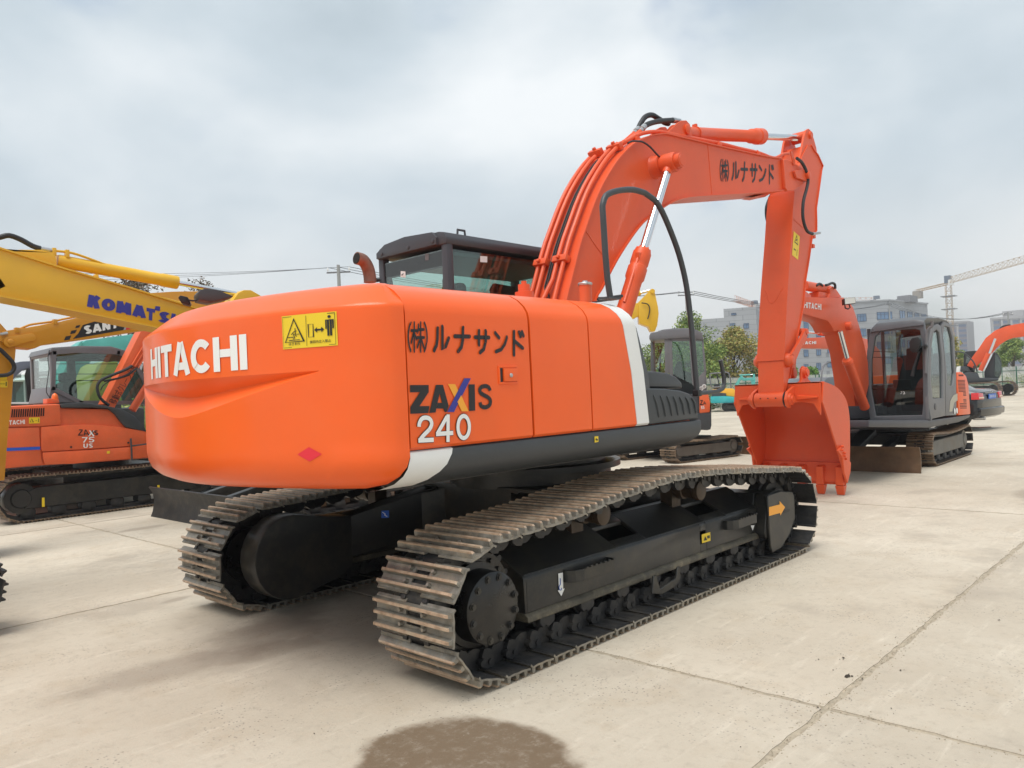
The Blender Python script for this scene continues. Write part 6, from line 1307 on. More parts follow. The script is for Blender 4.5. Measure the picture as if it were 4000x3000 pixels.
li = [p.lerp(sum(lm, V((0, 0, 0)))/4, .1)+V((-.003, -.004, 0)) for p in lm]; mb = MB(); mb.add(li, [(0, 1, 2, 3)]); mb.build('lamp_lens', LN, RO)
tube(RF, RO, [(1845, 710), (1850, 750), (1890, 765), (1920, 740), (1905, 700)], w4, -.42, .01, BK, 'lamp_bracket')
pr(RF, RO, [(650, 320), (690, 258), (760, 270), (900, 400), (1150, 590), (1150, 800), (920, 900), (900, 1700), (720, 1700), (700, 890), (660, 500)], w4, -.12, .1, OR2, 'arm', bev=.006, yt=.1)
c = tr_(RF, [(668, 1520)], w4, .1)[0]; MB().lathe(c+V((0, .06, 0)), c+V((0, -.12, 0)), [(0, .09), (.16, .09), (.18, .07)], 18).build('bucket_pin', OR2, RO)
# ---- second orange machine behind it, grey deck with handrail
QF = Fr(14.5, 4.4); QO = empty('excavator', QF, 'orange excavator with grey deck and looped handrail, mostly hidden behind the glazed cab', 'excavator')
QB = pr(QF, QO, [(200, 562), (470, 550), (600, 545), (690, 572), (760, 640), (800, 800), (740, 900), (700, 720), (640, 660), (520, 634), (200, 625)], w5, -.2, .1, OR2, 'boom', bev=.01)
caps_text('HITACHI', quadfn(tr_(QF, [(195, 604), (327, 600), (327, 580), (195, 584)], w5, -.2), (0, -1, 0), .006), WL, 'maker_lettering', QB, T=.24, gap=.1)
rod(QF, QO, (240, 515), (350, 525), w5, -.05, .04, CHR); rod(QF, QO, (350, 525), (450, 538), w5, -.05, .075, OR2, 'arm_cylinder'); tube(QF, QO, [(380, 540), (400, 518), (430, 512), (450, 525)], w5, -.1, .015, OR2, 'hydraulic_pipe')
pr(QF, QO, [(380, 860), (400, 832), (440, 824), (560, 822), (600, 1160), (560, 1165), (530, 1100), (450, 1000)], w5, -.6, .6, mat('grey_deck', (.17, .19, .21), .5), 'house_body', bev=.03)
tube(QF, QO, [(362, 850), (372, 770), (398, 732), (438, 728), (455, 800), (480, 815)], w5, -.6, .025, GC2, 'handrail', 8, 3)
p, q = tr_(QF, [(498, 822), (498, 768)], w5, -.4); MB().cyl(p, q, .12, n=16).build('filler_neck', OR2, QO)
tube(QF, QO, [(520, 740), (518, 860), (545, 880), (560, 960), (570, 1050)], w5, -.65, .02, OR2, 'hydraulic_pipe')
tube(QF, QO, [(535, 900), (548, 980), (560, 1060), (560, 1140)], w5, -.66, .025, RUB, 'rubber_hose')
MB().bb(.6, 2.2, -1.9, -.9, .05, .85).build('undercarriage', BD, QO, bev=.2)

# ---- black saloon car
CF = Fr(18.1, 1.5, 82.5); CO = empty('parked_car', CF, 'black saloon car parked with its red tail lamp towards us', 'car')
CP = mat('black_car_paint', (.008, .009, .010), .2, coat=.4, spec=.4)
secs = [(-1.12, .62, .42, .86), (-1.08, .80, .36, .98), (-.9, .88, .3, 1.04), (-.5, .92, .25, 1.06), (0, .925, .22, 1.02), (.8, .925, .2, .98), (2.0, .925, .2, .96), (2.8, .91, .2, .92), (3.4, .86, .22, .82), (3.7, .7, .3, .7)]
def sect(x, w, z0, z1):
    h = z1-z0; pts = [(w*.9, z0), (w, z0+.12*h), (w*1.0, z0+.5*h), (w*.965, z0+.8*h), (w*.88, z1-.03), (w*.7, z1)]
    return [V((x, y, z)) for y, z in pts]+[V((x, -y, z)) for y, z in reversed(pts)]
body = MB().loft([sect(*s_) for s_ in secs]).build('car_body', CP, CO, ang=35)
gr = [(-.62, .62, 1.02, 1.05), (-.2, .66, 1.02, 1.28), (.3, .66, 1.0, 1.43), (1.2, .66, .98, 1.45), (1.8, .64, .96, 1.36), (2.5, .6, .93, .98)]
MB().loft([[V((x, w+.12, z0)), V((x, w-.02, z1-.04)), V((x, w*.7, z1)), V((x, -w*.7, z1)), V((x, -w+.02, z1-.04)), V((x, -w-.12, z0))] for x, w, z0, z1 in gr]).build('greenhouse', mat('car_glass', (.02, .025, .03), .05, spec=.8), CO, ang=50)
MB().loft([[V((x, w*.68, z1+.001)), V((x, w*.66, z1+.018)), V((x, -w*.66, z1+.018)), V((x, -w*.68, z1+.001))] for x, w, z0, z1 in gr[2:4]]).build('car_roof', CP, CO)
RL = mat('tail_lamp_red', (.6, .008, .01), .15, coat=1)
for s_ in (1, -1):
    MB().loft([[V((-.98, s_*.895, .80)), V((-.98, s_*.885, .97)), V((-.96, s_*.84, .97)), V((-.96, s_*.84, .80))], [V((-1.118, s_*.78, .80)), V((-1.10, s_*.77, .97)), V((-1.06, s_*.77, .97)), V((-1.06, s_*.77, .80))], [V((-1.135, s_*.50, .80)), V((-1.12, s_*.52, .95)), V((-1.06, s_*.5, .95)), V((-1.06, s_*.5, .80))]]).build('tail_lamp', RL, CO, bev=.008)
    MB().hexa([V((-1.128, s_*.76, .83)), V((-1.145, s_*.53, .83)), V((-1.145, s_*.53, .86)), V((-1.128, s_*.76, .86))], [V((-1.10, s_*.76, .83)), V((-1.11, s_*.53, .83)), V((-1.11, s_*.53, .86)), V((-1.10, s_*.76, .86))]).build('reversing_lamp', mat('lamp_clear', (.75, .6, .45), .15), CO)
    for x in (0, 2.85):
        y0, y1 = s_*.70, s_*.935
        MB().lathe((x, y0, .33), (x, y1, .33), [(0, .25), (.01, .32), (.21, .325), (.235, .29), (.236, .24), (.2, .235)], 36).build('tyre', RUB, CO)
        rm = MB().lathe((x, y0, .33), (x, y1, .33), [(.1, .02), (.1, .235), (.225, .24), (.235, .225)], 30)
        for k in range(5):
            a = 2*math.pi*k/5+.3; c = V((x, s_*.91, .33)); rm.beam(c+V((math.cos(a)*.04, 0, math.sin(a)*.04)), c+V((math.cos(a)*.23, s_*.01, math.sin(a)*.23)), .075, .03, up=(0, 1, 0))
        rm.cyl((x, s_*.88, .33), (x, s_*.93, .33), .06, n=14).build('wheel_rim', mat('alloy_silver', (.65, .66, .68), .25, metal=.8), CO)
MB().box((-1.145, 0, .86), (.012, .46, .125)).build('number_plate', mat('plate_blue', (.02, .13, .55), .35), CO)
text_obj('苏·E 7K26', quadfn([V((-1.152, .2, .82)), V((-1.152, -.2, .82)), V((-1.152, -.2, .90)), V((-1.152, .2, .90))], (-1, 0, 0), .002), WL, 'plate_print', CO, .02) if False else place(strokes([[(x, .1), (x, .9)] for x in (.1, .3, .5, .7, .9)], .07, True), 1, quadfn([V((-1.152, .2, .82)), V((-1.152, -.2, .82)), V((-1.152, -.2, .90)), V((-1.152, .2, .90))], (-1, 0, 0), .002), WL, 'plate_print', CO)
MB().tube([V((-1.13, .5*math.cos(a)*.14, .985+.0+.04*math.sin(a))) for a in [i*math.pi/5 for i in range(11)]], .006, 5).build('rear_badge', STL, CO)
MB().box((-1.13, 0, .955), (.01, .8, .014)).build('boot_trim', STL, CO)
MB().loft([[V((-1.14, y, .40)), V((-1.16, y, .56)), V((-1.10, y, .6)), V((-1.0, y, .4))] for y in (-.8, .8)]).build('rear_bumper', CP, CO, bev=.03); MB().cyl((-1.17, .6, .33), (-.9, .6, .33), .045, n=14).build('exhaust_tip', STL, CO)
# red rag / hose on the ground beyond the car
q = [WF.at(3400+a/3.687, 1300+b/3.687, z=.012) for a, b in [(1440, 1362), (1560, 1364), (1650, 1358), (1740, 1356)]]
tag(MB().tube(q, .012, 6, 2).build('hose_on_ground', mat('red_hose', (.35, .08, .05), .6)), 'thin red brown hose lying on the concrete right of the car', 'hose')

# ---- far orange excavator at the right edge
r7 = (3400, 1300, 3.687); r8 = (3400, 1000, 3.687); AF = Fr(47.5, 7.0, -78); AO = empty('excavator', AF, 'distant orange excavator with black cab and raised boom at the right edge', 'excavator')
pr(AF, AO, [(1390, 1580), (1470, 1450), (1560, 1330), (1660, 1180), (1800, 1070), (1960, 1010), (2080, 985), (2212, 962), (2400, 960), (2700, 1060), (2700, 1250), (2400, 1150), (2212, 1160), (2050, 1180), (1960, 1215), (1860, 1280), (1760, 1390), (1560, 1560), (1500, 1625)], r8, -.35, .15, OR2, 'boom', bev=.03)
pr(AF, AO, [(2600, 1100), (2720, 1080), (2760, 2300), (2660, 2300)], r8, -.3, .1, OR2, 'arm', bev=.02)
for y in (-.6, .35): rod(AF, AO, (1800, 1190), (1715, 1405), r8, y, .07, CHR); rod(AF, AO, (1700, 1400), (1585, 1650), r8, y, .13, OR2, 'boom_cylinder')
pr(AF, AO, [(2060, 1010), (2100, 985), (2150, 975), (2140, 1000), (2300, 960), (2300, 985), (2120, 1020)], r8, -.1, .1, OR2, 'arm_cylinder', bev=.02)
tube(AF, AO, [(1840, 1080), (1890, 1020), (1950, 1000), (2020, 990)], r8, -.2, .04, RUB, 'rubber_hose', 6, 2); tube(AF, AO, [(1860, 1085), (1910, 1030), (1990, 995)], r8, 0, .04, RUB, 'rubber_hose', 6, 2)
AC_ = pr(AF, AO, [(1338, 640), (1342, 310), (1370, 266), (1540, 256), (1560, 300), (1480, 640)], r7, .3, 1.6, BK, 'cab', bev=.05)
glasspane(AF, AC_, [(1372, 430), (1385, 340), (1430, 335), (1425, 440)], r7, .25, GL)
pr(AF, AO, [(1640, 690), (1640, 560), (1780, 270), (1830, 300), (1870, 360), (1892, 450), (1885, 590), (1850, 660), (1750, 700)], r7, .2, 1.4, GR, 'cab_side', bev=.06)
glasspane(AF, AO, [(1790, 620), (1800, 300), (1850, 360), (1880, 450), (1870, 580), (1840, 640)], r7, .15, GLD)
pr(AF, AO, [(1230, 620), (1240, 490), (1300, 478), (1310, 620)], r7, -.9, 1.2, WH, 'white_panel', bev=.03); pr(AF, AO, [(1290, 560), (1300, 480), (1400, 490), (1440, 560)], r7, -1, 1.2, GR, 'deck_cover', bev=.05)
pr(AF, AO, [(1240, 700), (1240, 600), (1400, 565), (1540, 570), (1570, 650), (1850, 655), (1840, 690), (1700, 705), (1400, 720)], r7, -1.1, 1.3, GR, 'house_body', bev=.06)
tube(AF, AO, [(1225, 275), (1310, 275), (1380, 310), (1470, 400), (1510, 470), (1540, 560)], r7, -1.1, .04, GR, 'handrail', 8, 3)
pr(AF, AO, [(1475, 545), (1480, 480), (1500, 470), (1508, 545)], r7, -1.2, -1.1, BK, 'mirror', bev=.01)
AT = Fr(47.5, 7.0, -98); inv2 = AF.I @ AT.M
shoeA = shoe_mesh(.6, .2, 'track_shoe', [SHB, SHB], False, .03)
pq = AT.at(3400+1890/3.687, 1300+850/3.687, y=-1.2)
mn = len(COL.objects)
before = set(COL.objects)
simple_tracks(AO, pq.x-4.4, pq.x, (-1.2, 1.2), .6, .44, .2, shoeA, BF)
for o in set(COL.objects)-before:
    if o.parent is AO: o.matrix_basis = inv2.copy() @ o.matrix_basis
# ================================================================= fence, plants, buildings, cranes, wires
FNG = mat('fence_green', (.03, .13, .08), .5); FNW = mat('fence_pale', (.6, .62, .58), .5)
PTS = [gd(2560, 38, 0), gd(2830, 43, 0), gd(3200, 52, 0), gd(3600, 58, 0), gd(3970, 63, 0), gd(4400, 70, 0)]
FO = bpy.data.objects.new('picket_fence', None); COL.objects.link(FO); tag(FO, 'white topped green picket fence along the far edge of the yard', 'fence')
pk = MB(); tot = 0
for a, b in zip(PTS, PTS[1:]):
    d = b-a; L_ = d.length; dn = d.normalized(); k = int(L_/.14)
    for i in range(k):
        c = a+dn*(i*.14); pk.box(c+V((0, 0, .95)), (.055, .02, 1.62), Matrix.Rotation(math.atan2(dn.y, dn.x), 3, 'Z')); pk.add([c+dn*-.0275+V((0, 0, 1.761)), c+dn*.0275+V((0, 0, 1.761)), c+V((0, 0, 1.83))], [(0, 1, 2)])
    for i in range(int(L_/2.4)+1): c = a+dn*(i*2.4); MB().bb(c.x-.04, c.x+.04, c.y-.04, c.y+.04, 0, 1.8).build('fence_post', FNG, FO)
    for z in (.45, 1.45): MB().beam(a+V((0, 0, z)), b+V((0, 0, z)), .04, .05).build('fence_rail', FNG, FO)
pk.build('picket', FNW, FO, kind='stuff')
def leafmat(name, c1, c2, c3):
    m = bpy.data.materials.new(name); m.use_nodes = True; t = m.node_tree; b = t.nodes['Principled BSDF']; n = t.nodes.new; l = t.links.new
    g = n('ShaderNodeNewGeometry'); r = n('ShaderNodeValToRGB'); e = r.color_ramp.elements; e[0].color = (*c1, 1); e[1].color = (*c3, 1); k = r.color_ramp.elements.new(.5); k.color = (*c2, 1)
    l(g.outputs['Random Per Island'], r.inputs[0]); l(r.outputs[0], b.inputs['Base Color']); b.inputs['Roughness'].default_value = .6
    b.inputs['Transmission Weight'].default_value = 0; b.inputs['Subsurface Weight'].default_value = 0; return m
LG = leafmat('green_leaf', (.08, .15, .03), (.19, .28, .055), (.36, .42, .1)); LA = leafmat('autumn_leaf', (.17, .20, .045), (.34, .33, .08), (.45, .30, .10)); LV = leafmat('ivy_leaf', (.07, .14, .02), (.18, .26, .045), (.36, .38, .09)); LB = leafmat('bright_leaf', (.06, .15, .02), (.13, .27, .04), (.22, .38, .06))
BRK = mat('bark', (.09, .07, .055), .9, noise=.2, nscale=9)
def leaves(mb, c, r, n, s, rr, flat=1.):
    for i in range(n):
        v = V((rr.gauss(0, 1), rr.gauss(0, 1), rr.gauss(0, 1))).normalized()*(r*rr.random()**.45); v.z *= flat; p = c+v
        a = V((rr.gauss(0, 1), rr.gauss(0, 1), rr.gauss(0, .6))).normalized(); b = a.orthogonal(); b.rotate(Matrix.Rotation(rr.uniform(0, 6.28), 3, a)); b.normalize(); k = s*rr.uniform(.6, 1.3)
        mb.add([p-a*k, p+b*k*.5, p+a*k, p-b*k*.5], [(0, 1, 2, 3)])
def tree(name, base, h, cw, m, label, cat='tree', group=None, seed=1, nl=5200, ls=.075, trunk=.14, clumps=26, low=.35, sparse=1.):
    rr = random.Random(seed); o = bpy.data.objects.new(name, None); COL.objects.link(o); o.location = base; tag(o, label, cat, group)
    tr = MB(); tr.tube([V((0, 0, 0)), V((.05, .02, h*.25)), V((-.03, .05, h*.5)), V((.04, 0, h*.72))], [trunk, trunk*.8, trunk*.55, trunk*.25], 7)
    cr_ = MB()
    for i in range(clumps):
        a = rr.uniform(0, 6.28); t = rr.uniform(low, 1.); rad = cw*math.sin(math.pi*min(1, (t-low)/(1-low)*.8+.2))*rr.uniform(.35, 1.0)
        c = V((math.cos(a)*rad, math.sin(a)*rad, h*t*.94)); s0 = V((0, 0, h*max(.2, t-.35)))
        tr.tube([s0, s0.lerp(c, .5)+V((0, 0, -.05*h*rr.random())), c], [trunk*.3, trunk*.18, trunk*.06], 5)
        leaves(cr_, c, cw*rr.uniform(.28, .46)*sparse, int(nl/clumps*rr.uniform(.6, 1.4)), ls, rr, .75)
    tr.build('trunk', BRK, o); cr_.build('crown', m, o, ang=180); return o
tree('tree', gd(2590, 50, 0), 4.6, 2.0, LG, 'green tree rising behind the grey cab of the small excavator', seed=2, nl=9000, ls=.085)
tree('tree', gd(2705, 48, 0), 5.9, 2.2, LG, 'taller leafy green tree beside the black handrail, left of the autumn tree', seed=3, nl=12000, ls=.085)
tree('tree', gd(2872, 50, 0), 5.0, 2.35, LA, 'autumn tree with yellow and red leaves between handrail and orange arm', seed=4, nl=13000, ls=.085, low=.22, clumps=40, trunk=.12)
tree('tree', gd(2770, 52, 0), 4.1, 1.7, LV, 'yellow green tree in front of the grey office building, behind the handrail', seed=14, nl=7500, ls=.085)
tree('bushy_tree', gd(2985, 50, 0), 2.9, 1.25, LB, 'bright green bushy tree directly left of the excavator arm', seed=5, nl=9000, ls=.07, low=.15, clumps=22)
tree('shrub', gd(3168, 54, 0), 2.3, 1.0, LB, 'green shrub behind the fence right of the excavator bucket link', 'shrub', seed=6, nl=6000, ls=.07, low=.3)
tree('shrub', gd(3085, 54, 0), 2.6, .9, LB, 'green shrub peeping out just behind the big orange arm', 'shrub', seed=16, nl=5000, ls=.07, low=.3)
tree('shrub', gd(3310, 56, 0), 2.0, .8, LG, 'low shrub behind the orange boom and the white pickets', 'shrub', seed=26, nl=4000, ls=.07, low=.3)
tree('tree', gd(3962, 66, 0), 4.3, 1.5, LG, 'round young tree with pale supports at the far right', seed=7, nl=7000, ls=.09, low=.45)
tree('tree', gd(3760, 64, 0), 3.4, 1.3, LG, 'green tree behind the black cab beside the tower crane mast', seed=8, nl=7000, ls=.09, low=.2)
tree('tree', gd(3735, 62, 0), 4.6, .9, LA, 'thin brownish tree seen right of the glazed cab', seed=9, nl=3000, ls=.08, low=.3)
rr_ = random.Random(11)
hd = MB()
for a, b in zip(PTS, PTS[1:]):
    d = b-a; n = int(d.length/.45)
    for i in range(n):
        c = a+d*(i/n)+V((rr_.uniform(.1, .5), rr_.uniform(.1, .5), 0)); hgt = rr_.uniform(.4, 1.5) if a is not PTS[0] and a is not PTS[1] else rr_.uniform(.9, 1.65)
        leaves(hd, c+V((0, 0, hgt*.55)), hgt*.55, 170, .07, rr_)
hd.build('hedge', LV, kind='stuff')
# brown tree tops at the left behind the yellow boom
LBr = leafmat('brown_leaf', (.07, .06, .03), (.14, .10, .06), (.2, .13, .08))
tree('tree', gd(545, 30, 0), 7.0, 1.5, LBr, 'sparse brown tree top above the yellow boom, nearer the left edge', seed=21, nl=2600, ls=.07, low=.55, clumps=26)
tree('tree', gd(800, 30, 0), 6.75, 1.05, LBr, 'small round brown tree top above the silver cylinder rod', seed=22, nl=2200, ls=.07, low=.6, clumps=16)
# ---- grey office building
STN = bpy.data.materials.new('stone_cladding'); STN.use_nodes = True; t = STN.node_tree; b = t.nodes['Principled BSDF']; n = t.nodes.new; l = t.links.new
g = n('ShaderNodeTexCoord'); sp_x = n('ShaderNodeSeparateXYZ'); l(g.outputs['Object'], sp_x.inputs[0]); ad = n('ShaderNodeMath'); ad.operation = 'ADD'; l(sp_x.outputs[0], ad.inputs[0]); l(sp_x.outputs[1], ad.inputs[1])
cx_ = n('ShaderNodeCombineXYZ'); l(ad.outputs[0], cx_.inputs[0]); l(sp_x.outputs[2], cx_.inputs[1])
bt = n('ShaderNodeTexBrick'); bt.inputs['Color1'].default_value = (.32, .33, .345, 1); bt.inputs['Color2'].default_value = (.35, .36, .375, 1); bt.inputs['Mortar'].default_value = (.19, .2, .215, 1); bt.inputs['Scale'].default_value = 1; bt.inputs['Brick Width'].default_value = 2.6; bt.inputs['Row Height'].default_value = 1.1; bt.inputs['Mortar Size'].default_value = .035
l(cx_.outputs[0], bt.inputs[0]); l(bt.outputs[0], b.inputs['Base Color']); b.inputs['Roughness'].default_value = .7
WG = mat('window_blue_glass', (.09, .18, .32), .08, spec=.8, noise=.25, nscale=.15); WF_ = mat('window_frame_dark', (.03, .06, .12), .5)
C0, CL_, CR_ = gd(3487, 185, 0), gd(2968, 186, 0), gd(3636, 199, 0)
HB = 19.4
def facefr(a, b): return Fr(a.x, a.y, math.degrees(math.atan2(b.y-a.y, b.x-a.x)))
BO1 = bpy.data.objects.new('office_building', None); COL.objects.link(BO1); BO1.location = C0; tag(BO1, 'large grey stone clad office building with blue windows behind the yard', 'building')
back = (C0-V((CAM.x, CAM.y, 0))).normalized()*40; back.z = 0
def volume(pts, h, name, par, m, z0=0, org=None):
    mb = MB(); o = org if org is not None else V((0, 0, 0)); mb.hexa([p-o+V((0, 0, z0)) for p in pts], [p-o+V((0, 0, h)) for p in pts]); return mb.build(name, m, par)
WB1 = volume([C0, CR_, CR_+back, CL_+back*.6, CL_], HB, 'wall', BO1, STN, org=C0)
for a, b in ((CL_, C0), (C0, CR_)):
    d = (b-a).normalized(); nn = V((d.y, -d.x, 0)); nn = nn if nn.dot(CAM-a) > 0 else -nn
    MB().hexa([a-C0-d*.2+V((0, 0, HB)), b-C0+d*.2+V((0, 0, HB)), b-C0+d*.2+V((0, 0, HB+.35)), a-C0-d*.2+V((0, 0, HB+.35))], [p+nn*.25 for p in [a-C0-d*.2+V((0, 0, HB)), b-C0+d*.2+V((0, 0, HB)), b-C0+d*.2+V((0, 0, HB+.35)), a-C0-d*.2+V((0, 0, HB+.35))]]).build('parapet', STN, BO1)
def window(a, b, u0, u1, v0, v1, nb, par, org, dn=True):
    """a glazed opening on the facade a-b from its place in the picture"""
    d = (b-a).normalized(); f = Fr(a.x, a.y, math.degrees(math.atan2(d.y, d.x))); p = f.at(u0, v1, y=0); q = f.at(u1, v0, y=0)
    x0, x1 = sorted((p.x, q.x)); z0, z1 = sorted((p.z, q.z)); nn = V((d.y, -d.x, 0)); nn = nn if nn.dot(CAM-a) > 0 else -nn
    A = a-org; P = lambda x, z, o: A+d*x+V((0, 0, z))+nn*o
    fr = MB()
    def bar(xa, xb, za, zb): fr.hexa([P(xa, za, .0), P(xb, za, .0), P(xb, zb, .0), P(xa, zb, .0)], [P(xa, za, .12), P(xb, za, .12), P(xb, zb, .12), P(xa, zb, .12)])
    bar(x0, x1, z0, z0+.12); bar(x0, x1, z1-.12, z1)
    for i in range(nb+1): x = x0+(x1-x0-.1)*i/nb; bar(x, x+.1, z0+.12, z1-.12)
    zc = z0+(z1-z0)*.7; 
    for i in range(nb): xa = x0+(x1-x0-.1)*i/nb+.1; bar(xa, x0+(x1-x0-.1)*(i+1)/nb, zc-.04, zc+.04)
    w = fr.build('window', WF_, par)
    for i in range(nb):
        xa = x0+(x1-x0-.1)*i/nb+.1; xb = x0+(x1-x0-.1)*(i+1)/nb; mb = MB(); mb.hexa([P(xa, z0+.12, .02), P(xb, z0+.12, .02), P(xb, z1-.12, .02), P(xa, z1-.12, .02)], [P(xa, z0+.12, .06), P(xb, z0+.12, .06), P(xb, z1-.12, .06), P(xa, z1-.12, .06)]); mb.build('pane', WG, w)
rows = [0, 64, 128, 190]
for u0, u1, v0, nb in ((3426, 3484, 1217, 4), (3349, 3383, 1225, 3), (3189, 3206, 1249, 2), (3232, 3290, 1240, 4), (3140, 3157, 1254, 2), (3060, 3110, 1262, 4), (3000, 3016, 1268, 2)):
    for k, r_ in enumerate(rows):
        dv = 58*k if u0 > 3240 else 56*k; sc_ = 32 if k == 0 or u0 > 3300 else 28
        window(CL_, C0, u0, u1, v0+dv, v0+dv+sc_, nb, WB1, C0)
for i, (u0, u1, v0, v1) in enumerate(((3515, 3533, 1214, 1245), (3545, 3562, 1219, 1248), (3573, 3589, 1224, 1251), (3600, 3616, 1228, 1249))):
    for k in range(4): window(C0, CR_, u0, u1, v0+k*56-k*i*.6, v1+k*56-k*i*.6, 2, WB1, C0)
for u in (3487.5, 3503, 3568): p = facefr(C0, CR_).at(u, 1300, y=-.1) if u > 3488 else None
# rooftop plant
for u, w_2, h_ in ((3560, 3, 1.6), (3545, 1.2, 1.0)): c = gd(u, 192, 0)-C0; MB().bb(c.x-w_2, c.x+w_2, c.y-1.5, c.y+1.5, HB, HB+h_).build('roof_plant', mat('roof_plant_grey', (.2, .2, .21), .7), BO1)
# wing at the left with lower roof
D0, D1_, D2_w = gd(2968, 172, 0), gd(2725, 176, 0), gd(2840, 174, 0)
BO2 = bpy.data.objects.new('office_building', None); COL.objects.link(BO2); BO2.location = D0; tag(BO2, 'stepped grey office wing left of the orange arm behind the autumn tree', 'building')
bk2 = back*.35; WB2 = volume([D0, gd(2985, 186, 0), D2_w+bk2, D2_w], 18.2, 'wall', BO2, STN, org=D0)
volume([D2_w, D2_w+bk2, D1_+bk2, D1_], 16.2, 'low_wing', BO2, STN, org=D0); volume([gd(2877, 172.5, 0), gd(2877, 180, 0), D2_w+bk2*.5, D2_w+V((0, 0, 0))], 17.6, 'stair_tower', BO2, STN, z0=16, org=D0) if False else None
for v0 in (1262, 1310, 1362): window(D0, D2_w, 2852, 2872, v0, v0+22, 2, WB2, D0); window(D0, D2_w, 2905, 2925, v0, v0+22, 2, WB2, D0)
window(D0, D2_w, 2856, 2876, 1222, 1232, 1, WB2, D0)
for v0 in (1218, 1262, 1310): window(D0, gd(2985, 186, 0), 2978, 2984, v0, v0+22, 1, WB2, D0)
# ---- residential towers
RT = mat('tower_render', (.40, .38, .37), .8); RTd = mat('tower_balcony', (.22, .17, .18), .7); RW = mat('tower_glass', (.07, .13, .26), .15, spec=.7)
def tower(u0, u1, us, depth, h, label, nf=10):
    a, b = gd(u0, depth, 0), gd(u1, depth, 0); d = (b-a).normalized(); nn = V((d.y, -d.x, 0)); nn = nn if nn.dot(CAM-a) > 0 else -nn; rad = lambda p: (p-V((CAM.x, CAM.y, 0))).normalized()*16; c = b+rad(b)+d*(us/3023*depth)
    o = bpy.data.objects.new('apartment_tower', None); COL.objects.link(o); o.location = a; tag(o, label, 'building'); L_ = (b-a).length
    volume([a, b, c, a+rad(a)*1.02], h, 'wall', o, RT, org=a)
    mb = MB(); P = lambda x, z, q: d*x+V((0, 0, z))+nn*q
    mb.hexa([P(-.6, h-1.2, 1.2), P(L_+.8, h-1.2, 1.2), P(L_+.8, h-.2, 1.2), P(-.6, h-.2, 1.2)], [P(-.6, h-1.2, 0.01), P(L_+.8, h-1.2, 0.01), P(L_+.8, h-.2, .01), P(-.6, h-.2, .01)]).build('cornice', RT, o)
    nb = max(2, int(L_/5.2)); w = L_/nb; fh = (h-2.5)/nf
    for i in range(nb):
        MB().hexa([P(i*w-.5, 0, .9), P(i*w+.7, 0, .9), P(i*w+.7, h-1.25, .9), P(i*w-.5, h-1.25, .9)], [P(i*w-.5, 0, .01), P(i*w+.7, 0, .01), P(i*w+.7, h-1.25, .01), P(i*w-.5, h-1.25, .01)]).build('pier', RT, o)
        for k in range(nf):
            z = k*fh+.6; x = i*w+1.0
            q = MB().hexa([P(x, z, .02), P(x+w-1.8, z, .02), P(x+w-1.8, z+fh*.42, .02), P(x, z+fh*.42, .02)], [P(x, z, .45), P(x+w-1.8, z, .45), P(x+w-1.8, z+fh*.42, .45), P(x, z+fh*.42, .45)]).build('balcony', RTd, o)
            MB().hexa([P(x, z+fh*.44, .02), P(x+w-1.8, z+fh*.44, .02), P(x+w-1.8, z+fh*.94, .02), P(x, z+fh*.94, .02)], [P(x, z+fh*.44, .2), P(x+w-1.8, z+fh*.44, .2), P(x+w-1.8, z+fh*.94, .2), P(x, z+fh*.94, .2)]).build('window', RW, o)
    return o
T1_ = tower(3660, 3788, 26, 450, 31.5, 'pale apartment tower with blue bay windows behind the tower crane mast')
T2_ = tower(3882, 4180, 26, 430, 31.2, 'pale apartment tower at the far right edge behind the utility pole')
c = gd(3975, 445, 0)-T2_.location; MB().bb(c.x-5, c.x+5, c.y-5, c.y+5, 31, 35.5).build('roof_house', RT, T2_)
# ---- tower cranes as lattices
CY = mat('crane_yellow', (.50, .33, .15), .6); CR1 = mat('crane_orange', (.55, .2, .06), .6)
def lattice(parent, a, b, w, h, bay, m, name, r=.09, tri=False):
    a, b = V(a), V(b); d = b-a; L_ = d.length; dn = d.normalized(); s_ = dn.cross(V((0, 0, 1))); s_ = V((1, 0, 0)) if s_.length < .1 else s_.normalized(); up = s_.cross(dn).normalized(); n = max(2, int(L_/bay)); mb = MB()
    cs = [(-w/2, 0), (w/2, 0), (0, h)] if tri else [(-w/2, -h/2), (w/2, -h/2), (w/2, h/2), (-w/2, h/2)]
    P = lambda i, c: a+d*(i/n)+s_*c[0]+up*c[1]
    for c in cs: mb.beam(P(0, c), P(n, c), r*1.5, r*1.5)
    for i in range(n):
        for j in range(len(cs)):
            c, e = cs[j], cs[(j+1) % len(cs)]
            mb.beam(P(i, c), P(i+1, e) if i % 2 else P(i+1, e), r, r); mb.beam(P(i, c), P(i, e), r, r)
    return mb.build(name, m, parent)
